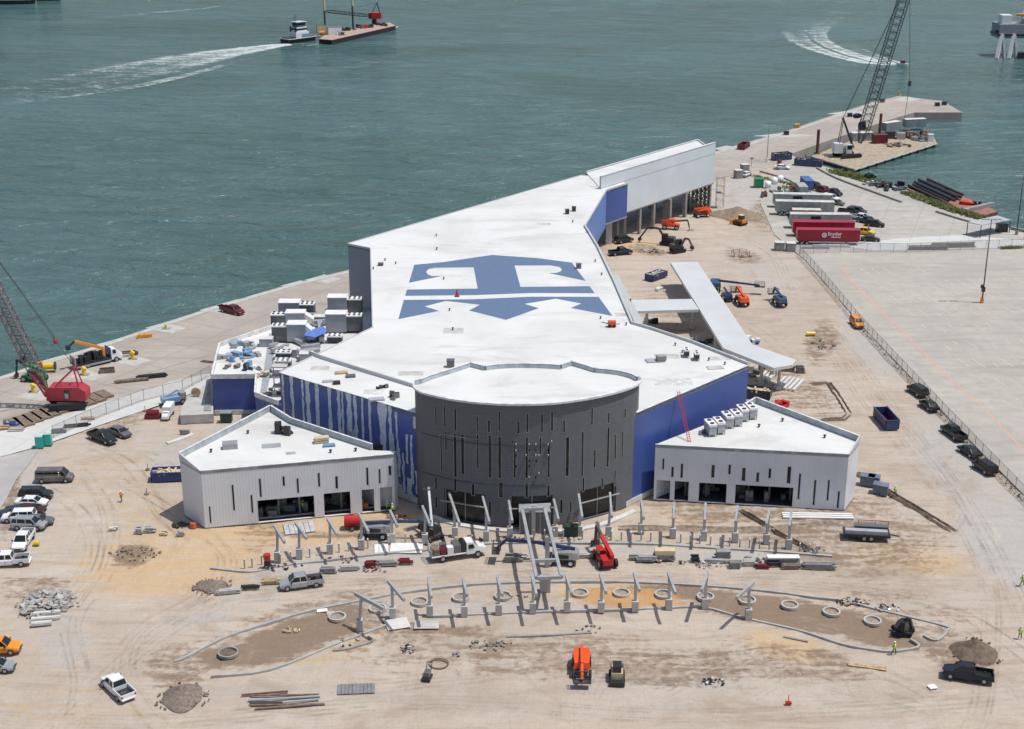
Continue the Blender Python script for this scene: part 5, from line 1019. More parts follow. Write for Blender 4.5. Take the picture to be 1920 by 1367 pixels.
rowB = [((675,1181),(666,1113),(720,1142)),((736.7,1157.5),(728,1090),(757.5,1125)),((806,1153),(803,1084.6),(809,1120)),((870.8,1154),(867.7,1084.6),(876,1117)),((935,1151),(932,1081.5),(941.7,1116)),((999,1148),(997,1079),(1006,1116)),((1063,1145),(1061.5,1079),(1072,1114)),((1127,1146),(1125,1076),(1136.5,1111.7)),((1190.6,1145),(1188.5,1074),(1199,1107.5)),((1253.5,1141),(1252.8,1074.7),(1266.6,1112.5)),((1321.5,1140),(1327,1072),(1316,1108)),((1403,1160.6),(1413,1093),(1381,1121.6))]
ORD = 'first second third fourth fifth sixth seventh eighth ninth tenth eleventh twelfth thirteenth fourteenth fifteenth sixteenth seventeenth last'.split()
for nm, row, ped in (('upper row near the building', rowA, .9), ('lower row along the planters', rowB, .9)):
    for i, (b, h0, h1) in enumerate(row):
        g = G(*b); t = thing('shade_post', '%s steel post with slanting beam from the left, %s' % ('last' if i == len(row) - 1 else ORD[i], nm), 'post', tuple(g), 0, 'steel posts with beams, ' + nm)
        a, c = G(*h0, ZB) - g, G(*h1, ZB) - g; d = (c - a).normalized(); cl = min(1, max(0, -a.dot(d) / (c - a).length)); m = a + d * (c - a).length * cl
        MB().box(-.42, .42, -.42, .42, 0, 1.5).build('pedestal', CONC, t); MB().bar((0, 0, 1.5), (m.x, m.y, ZB), .36, .36, (0, 1, 0)).build('column', POST, t)
        MB().bar(a, c, .32, .46).build('beam', POST, t); MB().bar((m.x, m.y, ZB - .6), m, .45, .45, (0, 1, 0)).build('bracket', STEEL, t)
t = thing('portal_frame', 'large rectangular steel frame reaching from the entrance to the planters', 'steel frame', (0, 0, 0)); q = [G(979, 955, 4.8), G(1021, 953.5, 4.8), G(1053, 1082, 4.8), G(1006, 1083.5, 4.8)]; mb = MB()
for i in range(4): mb.bar(q[i], q[(i + 1) % 4], .42, .45)
mb.build('ring_beam', POST, t); m1_, m2_ = q[0].lerp(q[3], .77), q[1].lerp(q[2], .77); MB().bar(m1_, m2_, .4, .4).build('cross_beam', POST, t)
for px, py in ((1022, 1108), (1026, 1062), (1000, 1001)):
    g = G(px, py); zt = 4.6
    if py == 1108: MB().box(g.x - .7, g.x + .7, g.y - .5, g.y + .5, 0, 2.2).build('pedestal', CONC, t)
    else: MB().box(g.x - .3, g.x + .3, g.y - .3, g.y + .3, 0, zt).build('column', POST, t)
g = G(1022, 1108); e = (q[2] + q[3]) / 2; MB().bar((g.x, g.y, 2.2), (e.x, e.y, 4.6), .5).build('column', POST, t)
# posts-lets (bollards)
BOL = [(459,1065),(473,1063),(491,1058),(526,1055),(545,1051),(564,1046),(581,1044),(600,1040),(617,1037),(636,1035),(654,1032),(673,1028),(690,1027),(728,1020),(760,1016),(984.5,1010),(1001,1010),(1021,1010),(1038.5,1010),(1056,1009),(1092,1010),(1146,1012),(1165,1013),(1183,1014),(1202,1013),(1220,1014),(1276,1017),(1294,1019),(1312,1019),(1332,1021),(1350,1022),(1368,1023),(1387,1026),(1405,1027),(1424,1029),(1442,1031),(1499,1035),(1517,1037),(1530,1040)]
bproto = None
for i, (x, y) in enumerate(BOL):
    L_ = 'short grey bollard with pale cap, %s from the left along the upper kerb' % nth(i)
    if bproto is None:
        bproto = thing('bollard', L_, 'bollard', tuple(G(x, y)), 0, 'bollards along the upper kerb'); MB().cyl((0, 0, 0), (0, 0, 1.35), .11, 8).build('post', STEEL, bproto); MB().cyl((0, 0, 1.35), (0, 0, 1.5), .14, 8, .06).build('cap', WHT, bproto)
    else: dup(bproto, tuple(G(x, y)), 0, L_)
def ringo(px, py, lab, r=1.16, mat=None, h=.32):
    mb = MB(); n = 28; vo = []
    for k in range(n): a = 2 * math.pi * k / n; c, s = math.cos(a), math.sin(a); vo += [(r * c, r * s, -.05), (r * c, r * s, h), ((r - .22) * c, (r - .22) * s, h), ((r - .22) * c, (r - .22) * s, -.05)]
    fs = []
    for k in range(n):
        a, b = 4 * k, 4 * ((k + 1) % n)
        for j in range(3): fs.append((a + j, b + j, b + j + 1, a + j + 1))
    mb.add(vo, fs); t = thing('planter_ring', lab, 'planter ring', tuple(G(px, py)), 0, 'round concrete planter rings'); mb.build('ring', mat or CONC, t); MB().cyl((0, 0, -.02), (0, 0, .04), r - .2, 20).build('soil', PALEG if mat is None else SOILD, t)
RX = [(632.5,1158.5),(708.5,1143),(786.7,1130),(864,1122),(943,1119),(1087.5,1113.7),(1165.6,1113.7),(1243.6,1116),(1322.7,1120.5),(1401,1127),(1480.8,1136.5),(1559,1149),(1636,1166)]
for i, (x, y) in enumerate(RX): ringo(x, y, '%s pale concrete planter ring from the left in the long row' % ORD[i])
ringo(428, 1226, 'dark wet planter ring alone in the left planter', 1.3, CONCD)
mb = MB(); g = G(823, 1244); n = 30
for k in range(n): a, b = 2 * math.pi * k / n, 2 * math.pi * (k + 1) / n; mb.bar((1.15 * math.cos(a), 1.15 * math.sin(a), .02), (1.15 * math.cos(b), 1.15 * math.sin(b), .02), .16, .08)
solo(mb, 'hose_ring', BRN, 'brown ring lying on bare ground below the lower posts', 'ring', tuple(g))
# ---- trenches and mounds
def soilstrip(pts, wd, name='trench', mat=None):
    P = poly(pts); mb = MB(); Q = []
    for a, b in zip(P, P[1:]):
        n = max(2, int((b - a).length / 1.0)); Q += [a.lerp(b, k / n) for k in range(n)]
    Q.append(P[-1]); rows = []
    for i, p in enumerate(Q):
        d = (Q[min(i + 1, len(Q) - 1)] - Q[max(i - 1, 0)]).normalized(); n = Vector((-d.y, d.x, 0)); w_ = wd * rng.uniform(.8, 1.2)
        f = min(1, min(i, len(Q) - 1 - i) / 2 + .2)
        rows.append([p + n * w_ * k + Vector((0, 0, z * f - .1 + rng.uniform(-.04, .04) * (abs(k) < 1))) for k, z in ((-1, 0), (-.6, .32), (-.28, .02), (.28, .0), (.55, .3), (1, 0))])
    for i in range(len(rows) - 1):
        for k in range(5): mb.face([rows[i][k], rows[i][k + 1], rows[i + 1][k + 1], rows[i + 1][k]])
    return struct(mb, name, mat or SOILD)
soilstrip([(1605,885),(1640,905),(1680,930),(1735,963),(1788,996)], .8); soilstrip([(1553,716),(1575,748),(1592,776)], .7); soilstrip([(1520,720),(1552,716)], .6); soilstrip([(1592,776),(1580,786),(1540,786)], .7)
soilstrip([(1160,988),(1260,990),(1380,993),(1450,990),(1585,978)], .7, 'trench', PALEG); soilstrip([(1388,955),(1430,980),(1460,1000),(1500,1020),(1530,1036)], .45)
def mound(px, py, rx, ry, h, mat, lab, name='gravel_pile', rough=.12, bite=False):
    g = G(px, py); n, m = 30, 9; vs = [(0, 0, h)]; fs = []
    ph = [rng.uniform(-1, 1) for _ in range(8)]
    for k in range(1, m + 1):
        f = k / m
        for i in range(n):
            a = 2 * math.pi * i / n; rr = 1 + .1 * math.sin(2 * a + ph[0] * 3) + .07 * math.sin(3 * a + ph[1] * 6) + .05 * math.sin(5 * a + ph[2] * 6); z = h * (1 - f) ** 1.05 * (1 + rng.uniform(-rough, rough)) - (.06 if k == m else 0)
            if bite: z *= 1 - .45 * max(0, math.cos(a + 1.2)) * (f < .8)
            vs.append((rx * rr * f * math.cos(a) * (1 + rng.uniform(-.02, .02)), ry * rr * f * math.sin(a), z))
    fs += [(0, 1 + i, 1 + (i + 1) % n) for i in range(n)]
    for k in range(m - 1): fs += [(1 + k * n + i, 1 + (k + 1) * n + i, 1 + (k + 1) * n + (i + 1) % n, 1 + k * n + (i + 1) % n) for i in range(n)]
    return solo(MB().add(vs, fs), name, mat, lab, 'pile', tuple(g), 0, None, True)
mound(342, 1307, 2.6, 2.7, 1.6, GRAV, 'grey gravel mound at the lower left near the white pickup', bite=True); mound(398, 1099, 2.1, 1.9, .9, GRAV, 'small dark gravel mound left of the kerb stacks')
mound(1828, 1222, 2.6, 3.2, 1.7, SOILD, 'brown earth mound above the black pickup', 'earth_pile', .2, True); mound(1385, 404, 5.6, 7., 2.4, mk('brown_sand', (.27, .205, .14), .95, 0, .25, 1.5, .06), 'big brown sand pile behind the yellow bulldozer', 'sand_pile', .12); mound(1352, 402, 3.4, 4, 1.2, MATS['brown_sand'], 'low sand spill left of the big sand pile', 'sand_pile')
def scrap(px, py, n, rx, ry, smax, mats, name, lab, cat, flat=.3, zmax=.5):
    g = G(px, py); t = thing(name, lab, cat, tuple(g)); by = {}
    for i in range(n):
        m = rng.choice(mats); mb = by.setdefault((m, i) if i < 99 else (mats[0], 999), MB()); a = rng.uniform(0, 6.28); r_ = math.sqrt(rng.random()); s_ = rng.uniform(.25, 1) * smax
        T = Matrix.Translation((rx * r_ * math.cos(a), ry * r_ * math.sin(a), (1 - r_) * zmax)) @ Matrix.Rotation(rng.uniform(0, 6.28), 4, 'Z') @ Matrix.Rotation(rng.uniform(-flat, flat), 4, 'Y') @ Matrix.Rotation(rng.uniform(-flat, flat), 4, 'X')
        k = [rng.uniform(.5, 1) for _ in range(6)]; mb.add([T @ Vector(p) for p in ((-s_ * k[0], -s_ * .6 * k[1], 0), (s_ * k[2], -s_ * .6 * k[3], 0), (s_ * k[4], s_ * .6 * k[5], 0), (-s_ * k[1], s_ * .6 * k[2], 0), (-s_ * k[0], -s_ * .6 * k[1], .14), (s_ * k[2], -s_ * .6 * k[3], .14), (s_ * k[4], s_ * .6 * k[5], .14), (-s_ * k[1], s_ * .6 * k[2], .14))], [(3, 2, 1, 0), (4, 5, 6, 7), (0, 1, 5, 4), (1, 2, 6, 5), (2, 3, 7, 6), (3, 0, 4, 7)])
    for (m, k), mb in by.items():
        o = mb.build('chunk', m, t)
        if k == 999: o['kind'] = 'stuff'
    return t
scrap(90, 1132, 130, 3.2, 3.4, .9, [RUB, CONC, RUB, CONCD], 'rubble_pile', 'heap of broken grey concrete slabs at the lower left', 'rubble', .5, .9)
for px, py, l, lab in ((88, 1152, 3.4, 'pale concrete beam below the rubble heap, upper'), (86, 1162, 3.6, 'pale concrete beam below the rubble heap, middle'), (78, 1171, 2.6, 'pale concrete beam below the rubble heap, lowest')):
    g = G(px, py); MBx = MB().box(-l / 2, l / 2, -.3, .3, 0, .35).box(-l / 2, l / 2, -.2, .2, .35, .45); solo(MBx, 'concrete_beam', CONCL, lab, 'beam', tuple(g), .18)
for px, py, n, a, b, s_, mt, lab in ((920,1212,26,3,1.6,.4,[PALEG,CONCD],'scattered clods below the loose dark kerb'),(765,1216,16,1.1,1.,.35,[CONC,CHAR,GRY],'small pile of dark scrap below the left posts'),(858,1226,9,.5,.5,.3,[CONC,STEEL],'small heap of pale scrap on bare ground'),(490,1040,0,1,1,.3,[CONC],''),(1340,1278,14,1.6,.8,.35,[CONCL,CHAR],'pale patch with two dark lumps on bare ground'),(545,1182,14,1.2,1,.3,[CREAM,TAN],'cream rubble in the middle of the left planter'),(305,640,0,1,1,1,[CONC],''),(252,1038,40,4,2.4,.3,[BRN,PALEG],'scattered brown brush on the sandy ground'),(1390,481,18,2.6,1.4,.4,[BRN,GRY],'scraps inside the round fence ring'),(660,960,0,1,1,1,[CONC],''),(1225,470,22,3.4,1.6,.6,[BRN,RUST,CONC],'brown timber scraps near the blue box'),(1545,645,18,2.4,3.4,.5,[BRN,GRY],'dark brush along the access road'),(340,985,16,1.5,1.1,.5,[BLK,CHAR],'dark scrap in the shade of the left wing')):
    if n: scrap(px, py, n, a, b, s_, mt, 'debris_scatter', lab, 'debris', .4, .15)
# ---- stacks of material
def stack(px, py, sx, sy, sz, mat, lab, name='material_stack', cat='stack', rz=0., rows=None, top=None, ztop=.12):
    g = G(px, py); t = thing(name, lab, cat, tuple(g), rz, 'stacks of building material on the ground'); n = rows or max(2, int(sz / .16)); mb = MB(); m = max(2, int(sy / .35))
    for k in range(n):
        for j in range(m):
            o = rng.uniform(-.22, .22)
            if k == n - 1 and rng.random() < .3: continue
            mb.box(-sx / 2 + o, sx / 2 + o - abs(rng.uniform(0, .5)) * (k > 0), -sy / 2 + j * sy / m, -sy / 2 + (j + .74) * sy / m, .12 + k * sz / n, .12 + (k + .86) * sz / n)
    mb.build('pieces', mat, t); s2 = MB()
    for x in (-sx * .3, sx * .3): s2.box(x - .07, x + .07, -sy / 2, sy / 2, 0, .12)
    s2.build('bearers', BRN, t)
    if top: MB().box(-sx / 2 + .05, sx / 2 - .05, -sy / 2 + .05, sy / 2 - .05, .12 + sz, .12 + sz + ztop).build('wrap', top, t)
    return t
BLKS = mk('block_grey', (.24, .24, .235), .85, 0, .2, 2)
ST = [(430,1112,3.0,.8,.5,CONC,'grey kerb stones in a low stack, leftmost of the kerb line',.18),(470,1103,2.2,.9,.5,CHAR,'dark steel forms with two uprights',.12),(508,1092,2.3,1.1,.4,TAN,'tan timber stack left of the silver pickup',.12),(617,1073,2.2,1.,.7,BLKS,'grey kerb stack right of the silver pickup',.08),(656,1067,2.6,1.1,.6,CONC,'pale pipe bundle next to the grey kerb stack',.08),(694,1062,1.6,1.,.7,MAR,'stack with maroon tops in the kerb line',.08),(727,1059,2.8,1.,.5,BLKS,'mixed dark stack left of the maroon trolley',.06),(760,1056,1.9,.9,.6,MAR,'maroon trolley load at the end of the left line',.06),
 (963,1050,2.4,1.4,.9,BLKS,'grey paver stack under the portal shadow',0),(985,1046,1.2,1.,.5,CONC,'small pale stack beside the paver stack',0),(1090,1043,2.8,1.,.4,CONC,'low pale stack left of the red telehandler',0),(1195,1048,2.4,.8,.5,BLKS,'low grey stack right of the red telehandler',0),(1210,1052,2.4,.9,.6,BLKS,'pale kerb stack beside the low grey one',0),(1212,1050,2.6,1.1,.7,GRY2,'grey block pallet left of the cream-topped stack',0),(1246,1048,2.9,1.3,.8,BLKS,'block stack with cream cardboard on top',0),(1305,1052,1.2,1.,.8,CHAR,'dark machine stack alone in the right line',0),(1345,1052,3.4,1.,.3,STEEL,'pale steel angle bundle on the ground',-.1),(1356,1046,2.1,1.2,1.,BLKS,'grey block stack under a cover',0),(1378,1062,1.7,1.1,.7,BLKS,'small dark block stack near the pink one',0),(1405,1058,2.0,1.1,.6,CONC,'pale block stack left of the pink-edged one',0),(1430,1064,1.9,1.,.5,MAR,'stack with crimson edge',0),(1452,1060,2.2,1.1,.6,CHAR,'dark mixed stack right of the crimson one',0),(1468,1053,4.6,1.2,.6,BLKS,'long dark stack with white sheets on top',0),(1482,1064,2.6,1.2,.5,BRN,'brown stack near the row end',0),(1536,1064,4.4,1.4,.7,BLKS,'long dark steel rack, last of the line',-.04),
 (263,998,1.,1.,.8,GRY2,'grey-blue bale, left of two near the left wing',0),(283,996,1.3,1.,.8,GRY2,'grey-blue bale, right of two near the left wing',0),(309,1002,1.,.8,.5,CREAM,'small dark crate with yellow rods',0),(340,1004,.9,.7,.6,STEEL,'small grey roll stack at the foot of the left wing',0),(214,993,1.1,.8,.3,CONCL,'pale pad on the dirt circle',0),
 (270,812,0,0,0,CONC,'',0),(247,715,6.,1.4,.4,BRN,'brown scrap timber stack on the quay',.3),(285,708,5.5,1.4,.5,CHAR,'dark beams stacked on the quay',.3),(225,668,4.,1.8,.4,CONC,'grey slabs at the quay edge behind the crane truck',.3),(245,665,3.,1.5,.6,RUST,'rusty scrap pile beside the quay slabs',.3),(390,680,2.6,.5,.3,BRN,'pair of brown beams left of the service block',-.3),
 (1350,860,0,0,0,CONC,'',0),(1620,750,0,0,0,CONC,'',0),(55,711,0,0,0,CONC,'',0),(167,786,2.4,1.,.3,TAN,'tan boards on the concrete strip',.1),(145,800,4.2,1.,.4,CHAR,'long dark bundle behind the black pickup',.25),(110,811,2.2,1.2,.5,GRY,'grey scrap stack beside the portable toilets',.2),
 (30,807,2.6,1.4,.3,CONC,'grey flat slabs on the left strip',.1),(8,805,1.6,1.,.6,TAN,'tan bundle at the left edge of the strip',.1),(1740,468,9.5,1.,1.0,CONCD,'tan concrete barriers lined along the lot fence',.05),(1787,464,11.,1.2,1.1,CONCD,'dark concrete barriers lined along the lot fence',.08),
 (1560,463,9,.8,.5,WHT,'long white pipes in front of the lettered trailer',-.04),(1530,466,7,.7,.4,STEEL,'grey pipes left of the white pipes',0),(1475,694,3.2,1.6,1.3,BRN,'brown timber crate behind the canopy tip',-.1),(1500,698,1.6,1.3,1.2,GRY,'grey pipe frame beside the brown crate',0)]
for px, py, sx, sy, sz, m, lab, rz in ST:
    if sx: stack(px, py, sx, sy, sz, m, lab, rz=rz, top=(CREAM if 'cream cardboard' in lab else WHT if 'white sheets' in lab else CONCD if 'cover' in lab else None), ztop=.6 if 'cardboard' in lab else .12)
def boards(px, py, n, L, w_, gap, rz, mat, lab, h=.08, name='panel_stack', along=(0, 1)):
    g = G(px, py); t = thing(name, lab, 'panels', tuple(g), rz, 'laid-out panels on the ground')
    for k in range(n): o = (k - (n - 1) / 2) * (w_ + gap); MB().box(o - w_ / 2, o + w_ / 2, -L / 2, L / 2, 0, h).build('panel', mat, t)
    return t
boards(561, 990, 6, 3.6, .68, .06, .25, mk('sheet_grey', (.5, .51, .52), .5), 'row of long pale roofing panels on the sand before the left wing'); boards(715, 1030, 3, 3.0, .62, .05, .1, WHT, 'white insulation boards, left narrow set'); boards(762, 1028, 1, 3.1, 4.6, .1, 0, WHT, 'wide white insulation sheets with a seam'); 
g = G(560, 1322); lp = thing('pipe_bundle', 'loose bundle of long weathered pipes on the bottom edge', 'pipes', (0, 0, 0))
for (x0, y0, x1, y1), m in zip(((453,1305,540,1298),(470,1306,598,1304),(465,1315,600,1307),(468,1321,530,1319),(528,1319,598,1313),(470,1324,609,1322),(478,1331,606,1321)), (RUST, BRN, GRY2, DST, GRY2, BRN, BRN)):
    a, b = G(x0, y0), G(x1, y1); a.z = b.z = .14; MB().cyl(a, b, .13, 8).build('pipe', m, lp)
g = G(668, 1292); t = thing('steel_plate', 'flat grey grated plate lying near the pipe bundle', 'plate', tuple(g), .08); MB().box(-2.2, 2.2, -1.05, 1.05, 0, .08).build('plate', mk('plate_grey', (.22, .23, .23), .7), t); mb = MB(); [mb.box(-2.2 + k * .44 - .02, -2.2 + k * .44 + .02, -1.05, 1.05, .08, .11) for k in range(1, 10)]; mb.build('ribs', DST, t)
boards(1626, 1250, 2, 4.6, .35, .05, R(75), TAN, 'tan planks lying on the sand at the lower right'); boards(1748, 1288, 1, .9, 1., .1, .3, WHT, 'white square board left of the black pickup'); boards(745, 1170, 1, 2.6, 3.0, .1, .3, CONCL, 'pale concrete pad between the lower left posts'); boards(800, 1172, 1, 2.0, 3.2, .1, 0, CONC, 'grey concrete pad left of the row of lower posts')
boards(604, 1145, 1, .8, 1.4, .1, .2, WHT, 'white sheet draped on the left planter kerb'); boards(620, 1150, 1, .9, 1., .1, .1, CONC, 'small grey slab inside the left planter')
boards(1533, 968, 3, 10.5, .45, .2, R(88), WHT, 'long white panels stacked at the foot of the right wing', .2)
boards(1480, 722, 5, 6.2, .5, .35, R(-28), CONCL, 'pale precast beams side by side beyond the canopy', .5); boards(1440, 706, 3, 6.2, .5, .35, R(-28), CONCL, 'pale precast beams under the canopy', .5)
t = boards(40, 790, 0, 1, 1, 1, 0, BRN, 'brown timber crane mats laid along the quay', .3, 'crane_mats')
t.location = (0, 0, 0); 
for (x0, y0, x1, y1) in ((18,788,36,806),(33,783,55,800),(50,778,72,793),(66,772,88,787),(82,767,104,781),(98,762,120,775),(150,748,172,760),(166,742,190,754),(184,736,204,747),(114,757,134,769)):
    a, b = G(x0, y0), G(x1, y1); a.z = b.z = .22; MB().bar(a, b, 2.2, .3).build('mat', BRN, t)

for k, (x, y, n, lab) in enumerate(((820,1018,14,'mixed tools and cable on the ground left of the utility truck'),(880,1010,12,'dark hoses at the drum base, left'),(950,1012,16,'pale sacks and timber beside the portal frame'),(1060,1012,12,'scraps below the green cabinet'),(1130,1012,14,'cable and offcuts beneath the right drum opening'),(745,972,14,'red and dark scaffold parts at the striped wall foot'),(1260,1054,14,'offcuts among the right block stacks'),(1330,1060,14,'loose angles among the right stacks'),(1420,1050,14,'strapping and offcuts behind the crimson stack'),(1500,1062,14,'loose bars left of the last rack'),(700,1068,12,'loose kerb offcuts in the left line'),(640,1050,12,'timber offcuts behind the silver pickup'),(540,1062,12,'dark offcuts below the second post'),(1600,1128,30,'wire mesh and bars above the right planter kerb'),(1660,1140,22,'bent bars near the mini excavator'),(1520,1032,24,'grey pipework cluster at the end of the upper posts'),(1110,1180,10,'brown clods below the seventh lower post'),(650,1205,8,'timber offcuts near the broken kerb'),(960,1120,8,'small offcuts inside the central planter'))):
    scrap(x, y, n, 2.2, 1.0, .38, [[CHAR, GRY, CONC, BRN, STEEL, MAR, TAN][(k + j) % 7] for j in range(3)], 'debris_scatter', lab, 'debris', .5, .25)
# ---------------- fences ----------------
FP = mk('fence_post', (.3, .31, .31), .6, .3)
def fence(pts, label, h=2.3, step=3.2):
    t = thing('chain_link_fence', label, 'fence', (0, 0, 0)); P = poly(pts); pm = MB(); posts = MB(); u = 0
    for a, b in zip(P, P[1:]):
        L = (b - a).length; n = max(1, round(L / step)); pm.face([a, b, b + Vector((0, 0, h)), a + Vector((0, 0, h))], [(u, 0), (u + L, 0), (u + L, h), (u, h)]); u += L
        posts.bar(a + Vector((0, 0, h)), b + Vector((0, 0, h)), .06)
        for k in range(n): q = a.lerp(b, k / n); posts.cyl(q, q + Vector((0, 0, h + .1)), .05, 5)
    posts.cyl(P[-1], P[-1] + Vector((0, 0, h)), .05, 5); pm.build('chain_mesh', CHAIN, t); posts.build('posts', FP, t); return t
fence([(1499, 479), (1540, 524), (1618, 618), (1700, 706), (1765, 776), (1841, 856), (1920, 938), (2040, 1064)], 'long chain-link fence between the access road and the parking lot')
fence([(1455, 472), (1500, 476), (1600, 473), (1700, 474), (1800, 469), (1920, 465), (2050, 462)], 'chain-link fence along the far edge of the parking lot')
fence([(100, 822), (144, 802), (200, 778), (270, 752), (343, 734), (395, 706)], 'chain-link fence along the left concrete strip', 2.2); 
weeds = MB()
def tufts(pts, n, wd, s0, s1, mb=weeds):
    P = poly(pts)
    for i in range(n):
        k = rng.randrange(len(P) - 1); q = P[k].lerp(P[k + 1], rng.random()) + Vector((rng.uniform(-wd, wd), rng.uniform(-wd, wd), 0)); s_ = rng.uniform(s0, s1)
        for j in range(5): a = rng.uniform(0, 6.28); l = s_ * rng.uniform(.5, 1); o = Vector((math.cos(a) * l * .5, math.sin(a) * l * .5, 0)); w_ = Vector((-math.sin(a), math.cos(a), 0)) * l * .25; mb.face([q - w_, q + w_, q + o * 1.3 + Vector((0, 0, l))])
tufts([(1567, 322), (1600, 330), (1650, 345)], 2600, 2.6, .3, .9); tufts([(1700, 362), (1780, 392), (1850, 412)], 2600, 2., .3, .9); tufts([(1480, 350), (1520, 372), (1500, 376)], 700, 3, .3, .7); tufts([(1412, 330), (1500, 350)], 300, 1.2, .3, .7); tufts([(1880, 466), (1915, 464)], 260, 1.2, .3, .6)
tufts([(1618, 619), (1700, 707), (1765, 777), (1841, 857), (1920, 939)], 520, .5, .15, .4); tufts([(1782, 790), (1790, 822)], 60, .7, .2, .5)
struct(weeds, 'weeds', GRASS, 'stuff')
def bush(px, py, r, lab):
    g = G(px, py); t = thing('bush', lab, 'bush', tuple(g)); mb = MB()
    for i in range(420):
        v = Vector((rng.gauss(0, 1), rng.gauss(0, 1), rng.gauss(0, 1))).normalized() * r * rng.uniform(.45, 1.05); v.z = abs(v.z) * .8 + .1; s_ = rng.uniform(.12, .3); a = Vector((rng.uniform(-1, 1), rng.uniform(-1, 1), rng.uniform(-1, 1))).normalized() * s_; b = a.cross(Vector((rng.uniform(-1, 1), rng.uniform(-1, 1), .3))).normalized() * s_; mb.face([v - a, v + b, v + a, v - b])
    mb.build('foliage', mk('bush_green', (.05, .075, .03), .9, 0, .4, 1), t); mb = MB(); [mb.cyl((0, 0, 0), (math.cos(k) * r * .5, math.sin(k) * r * .5, r * .6), .05, 5) for k in range(4)]; mb.build('stems', BRN, t)
bush(1630, 335, 1.9, 'round green bush on the bank beside the barge'); bush(1585, 324, 1.1, 'low green bush left of the round one')
kerb([(1532, 316), (1570, 336), (1640, 362), (1690, 380)], 'dark concrete kerb wall along the bank road', .6, .5, CONCD, 'retaining_kerb'); kerb([(1755, 398), (1800, 412), (1822, 418)], 'short dark retaining kerb by the scrap barge', .5, .5, CONCD, 'retaining_kerb'); kerb([(1425, 322), (1470, 335), (1490, 345)], 'dark kerb beside the small weed bank', .5, .4, CONCD, 'retaining_kerb'); kerb([(1896, 430), (1925, 436), (2000, 450)], 'rusty edge beam at the right shore', .8, .7, CONCD, 'retaining_kerb')
# ---------------- people ----------------
person(228, 941, HORG, 'worker in orange vest walking alone on the open dirt at left', 1, 1.2); person(112, 905, LIME, 'worker in lime vest standing in front of the grey-brown van', 0, -1.5); person(1678, 931, LIME, 'worker in lime vest beside the trench and grey bins', 0, 2.)
person(1916, 1098, LIME, 'worker in lime vest at the right edge, upper', 1, 2.8); person(1912, 1198, LIME, 'worker in lime vest at the right edge, lower', 0, 1.6); person(1676, 1227, LIME, 'worker in lime vest at the kerb of the right planter', 1, 2.5); person(726, 960, LIME, 'lime-vested worker at the left wing doorway, left', 0, 0); person(736, 965, LIME, 'lime-vested worker at the left wing doorway, right', 1, 2.)
person(568, 959, LIME, 'worker in lime vest inside the big opening of the left wing', 0, 1.)
# ---------------- site objects ----------------
def toilet(px, py, lab, mat=TEAL, rz=.1):
    g = G(px, py); t = thing('portable_toilet', lab, 'portable toilet', tuple(g), rz, 'portable toilets'); MB().box(-.58, .58, -.58, .58, .08, 2.1).build('cabin', mat, t); MB().loft([[(-.62, -.62, 2.1), (.62, -.62, 2.1), (.62, .62, 2.1), (-.62, .62, 2.1)], [(-.4, -.4, 2.32), (.4, -.4, 2.32), (.4, .4, 2.32), (-.4, .4, 2.32)]]).build('roof', mk('toilet_roof', (.5, .58, .56), .5), t)
    MB().box(-.42, .42, -.62, -.58, .15, 2.0).build('door', mat, t); MB().box(-.62, .62, -.62, .62, 0, .08).build('base', CHAR, t)
toilet(75, 839, 'teal portable toilet, nearer of the pair'); toilet(91, 834, 'teal portable toilet, farther of the pair')
for i, (x, y, l) in enumerate(((1384, 333, 'larger pale shed by the pier'), (1396, 322, 'smaller pale shed by the pier'), (1461, 468, 'left grey booth at the lot corner'), (1482, 469, 'right grey booth at the lot corner'))): gbox('small_shed', l, 'shed', x, y, 2.2, 2., 2.3 if i < 2 else 1.9, CONCD, rz=.3 if i < 2 else 0, top=CONCL)
gbox('green_compactor', 'green dumpster box beside the white tanks', 'dumpster', 1422, 350, 2.6, 2.2, 2.4, GRN); 
for x, y, l in ((1452, 345, 'white tank behind'), (1463, 341, 'white tank rightmost'), (1440, 352, 'white tank nearest the green box')):
    t = thing('water_tank', l + ', in the jumble beside the trailers', 'tank', tuple(G(x, y)), 0, 'white tanks'); MB().cyl((0, 0, 0), (0, 0, 1.7), .9, 12).build('shell', WHT, t, True); MB().cyl((0, 0, 1.7), (0, 0, 2.), .9, 12, .3).build('dome', WHT, t)
heap(1468, 362, 0, 16, 3.2, [GRY, STEEL, CONC, CHAR], 'equipment_jumble', 'jumble of grey equipment above the first grey trailer', 'equipment', 1.6, 1.); heap(1492, 356, 0, 6, 1.2, [MAR, paint((.35, .03, .02), 'dull_red')], 'equipment_jumble', 'dull red machine in the jumble beside the weeds', 'equipment', 1.5, .8); heap(1432, 369, 0, 8, 1.4, [BRN, RUST, GRY], 'equipment_jumble', 'rusty brown frames left of the jumble', 'equipment', 1.8, .7); heap(1475, 406, 0, 8, 1.4, [GRY, CHAR], 'equipment_jumble', 'dark items at the end of the second grey trailer', 'equipment', 1.2, .7); heap(1462, 306, 0, 1, .1, [MAR], 'fuel_tank', 'maroon tank between the blue dumpsters', 'tank', 1.8, 1.6)
heap(1660, 352, 0, 26, 5.5, [CHAR, BLK, CHAR, GRY], 'rock_pile', 'long pile of black rock and fenders on the bank', 'rock pile', 1.4, 1.2); heap(1631, 344, 0, 6, 1.6, [CONCL, CREAM], 'rock_pile', 'pale boulders at the end of the black rock pile', 'rocks', .8, .8)
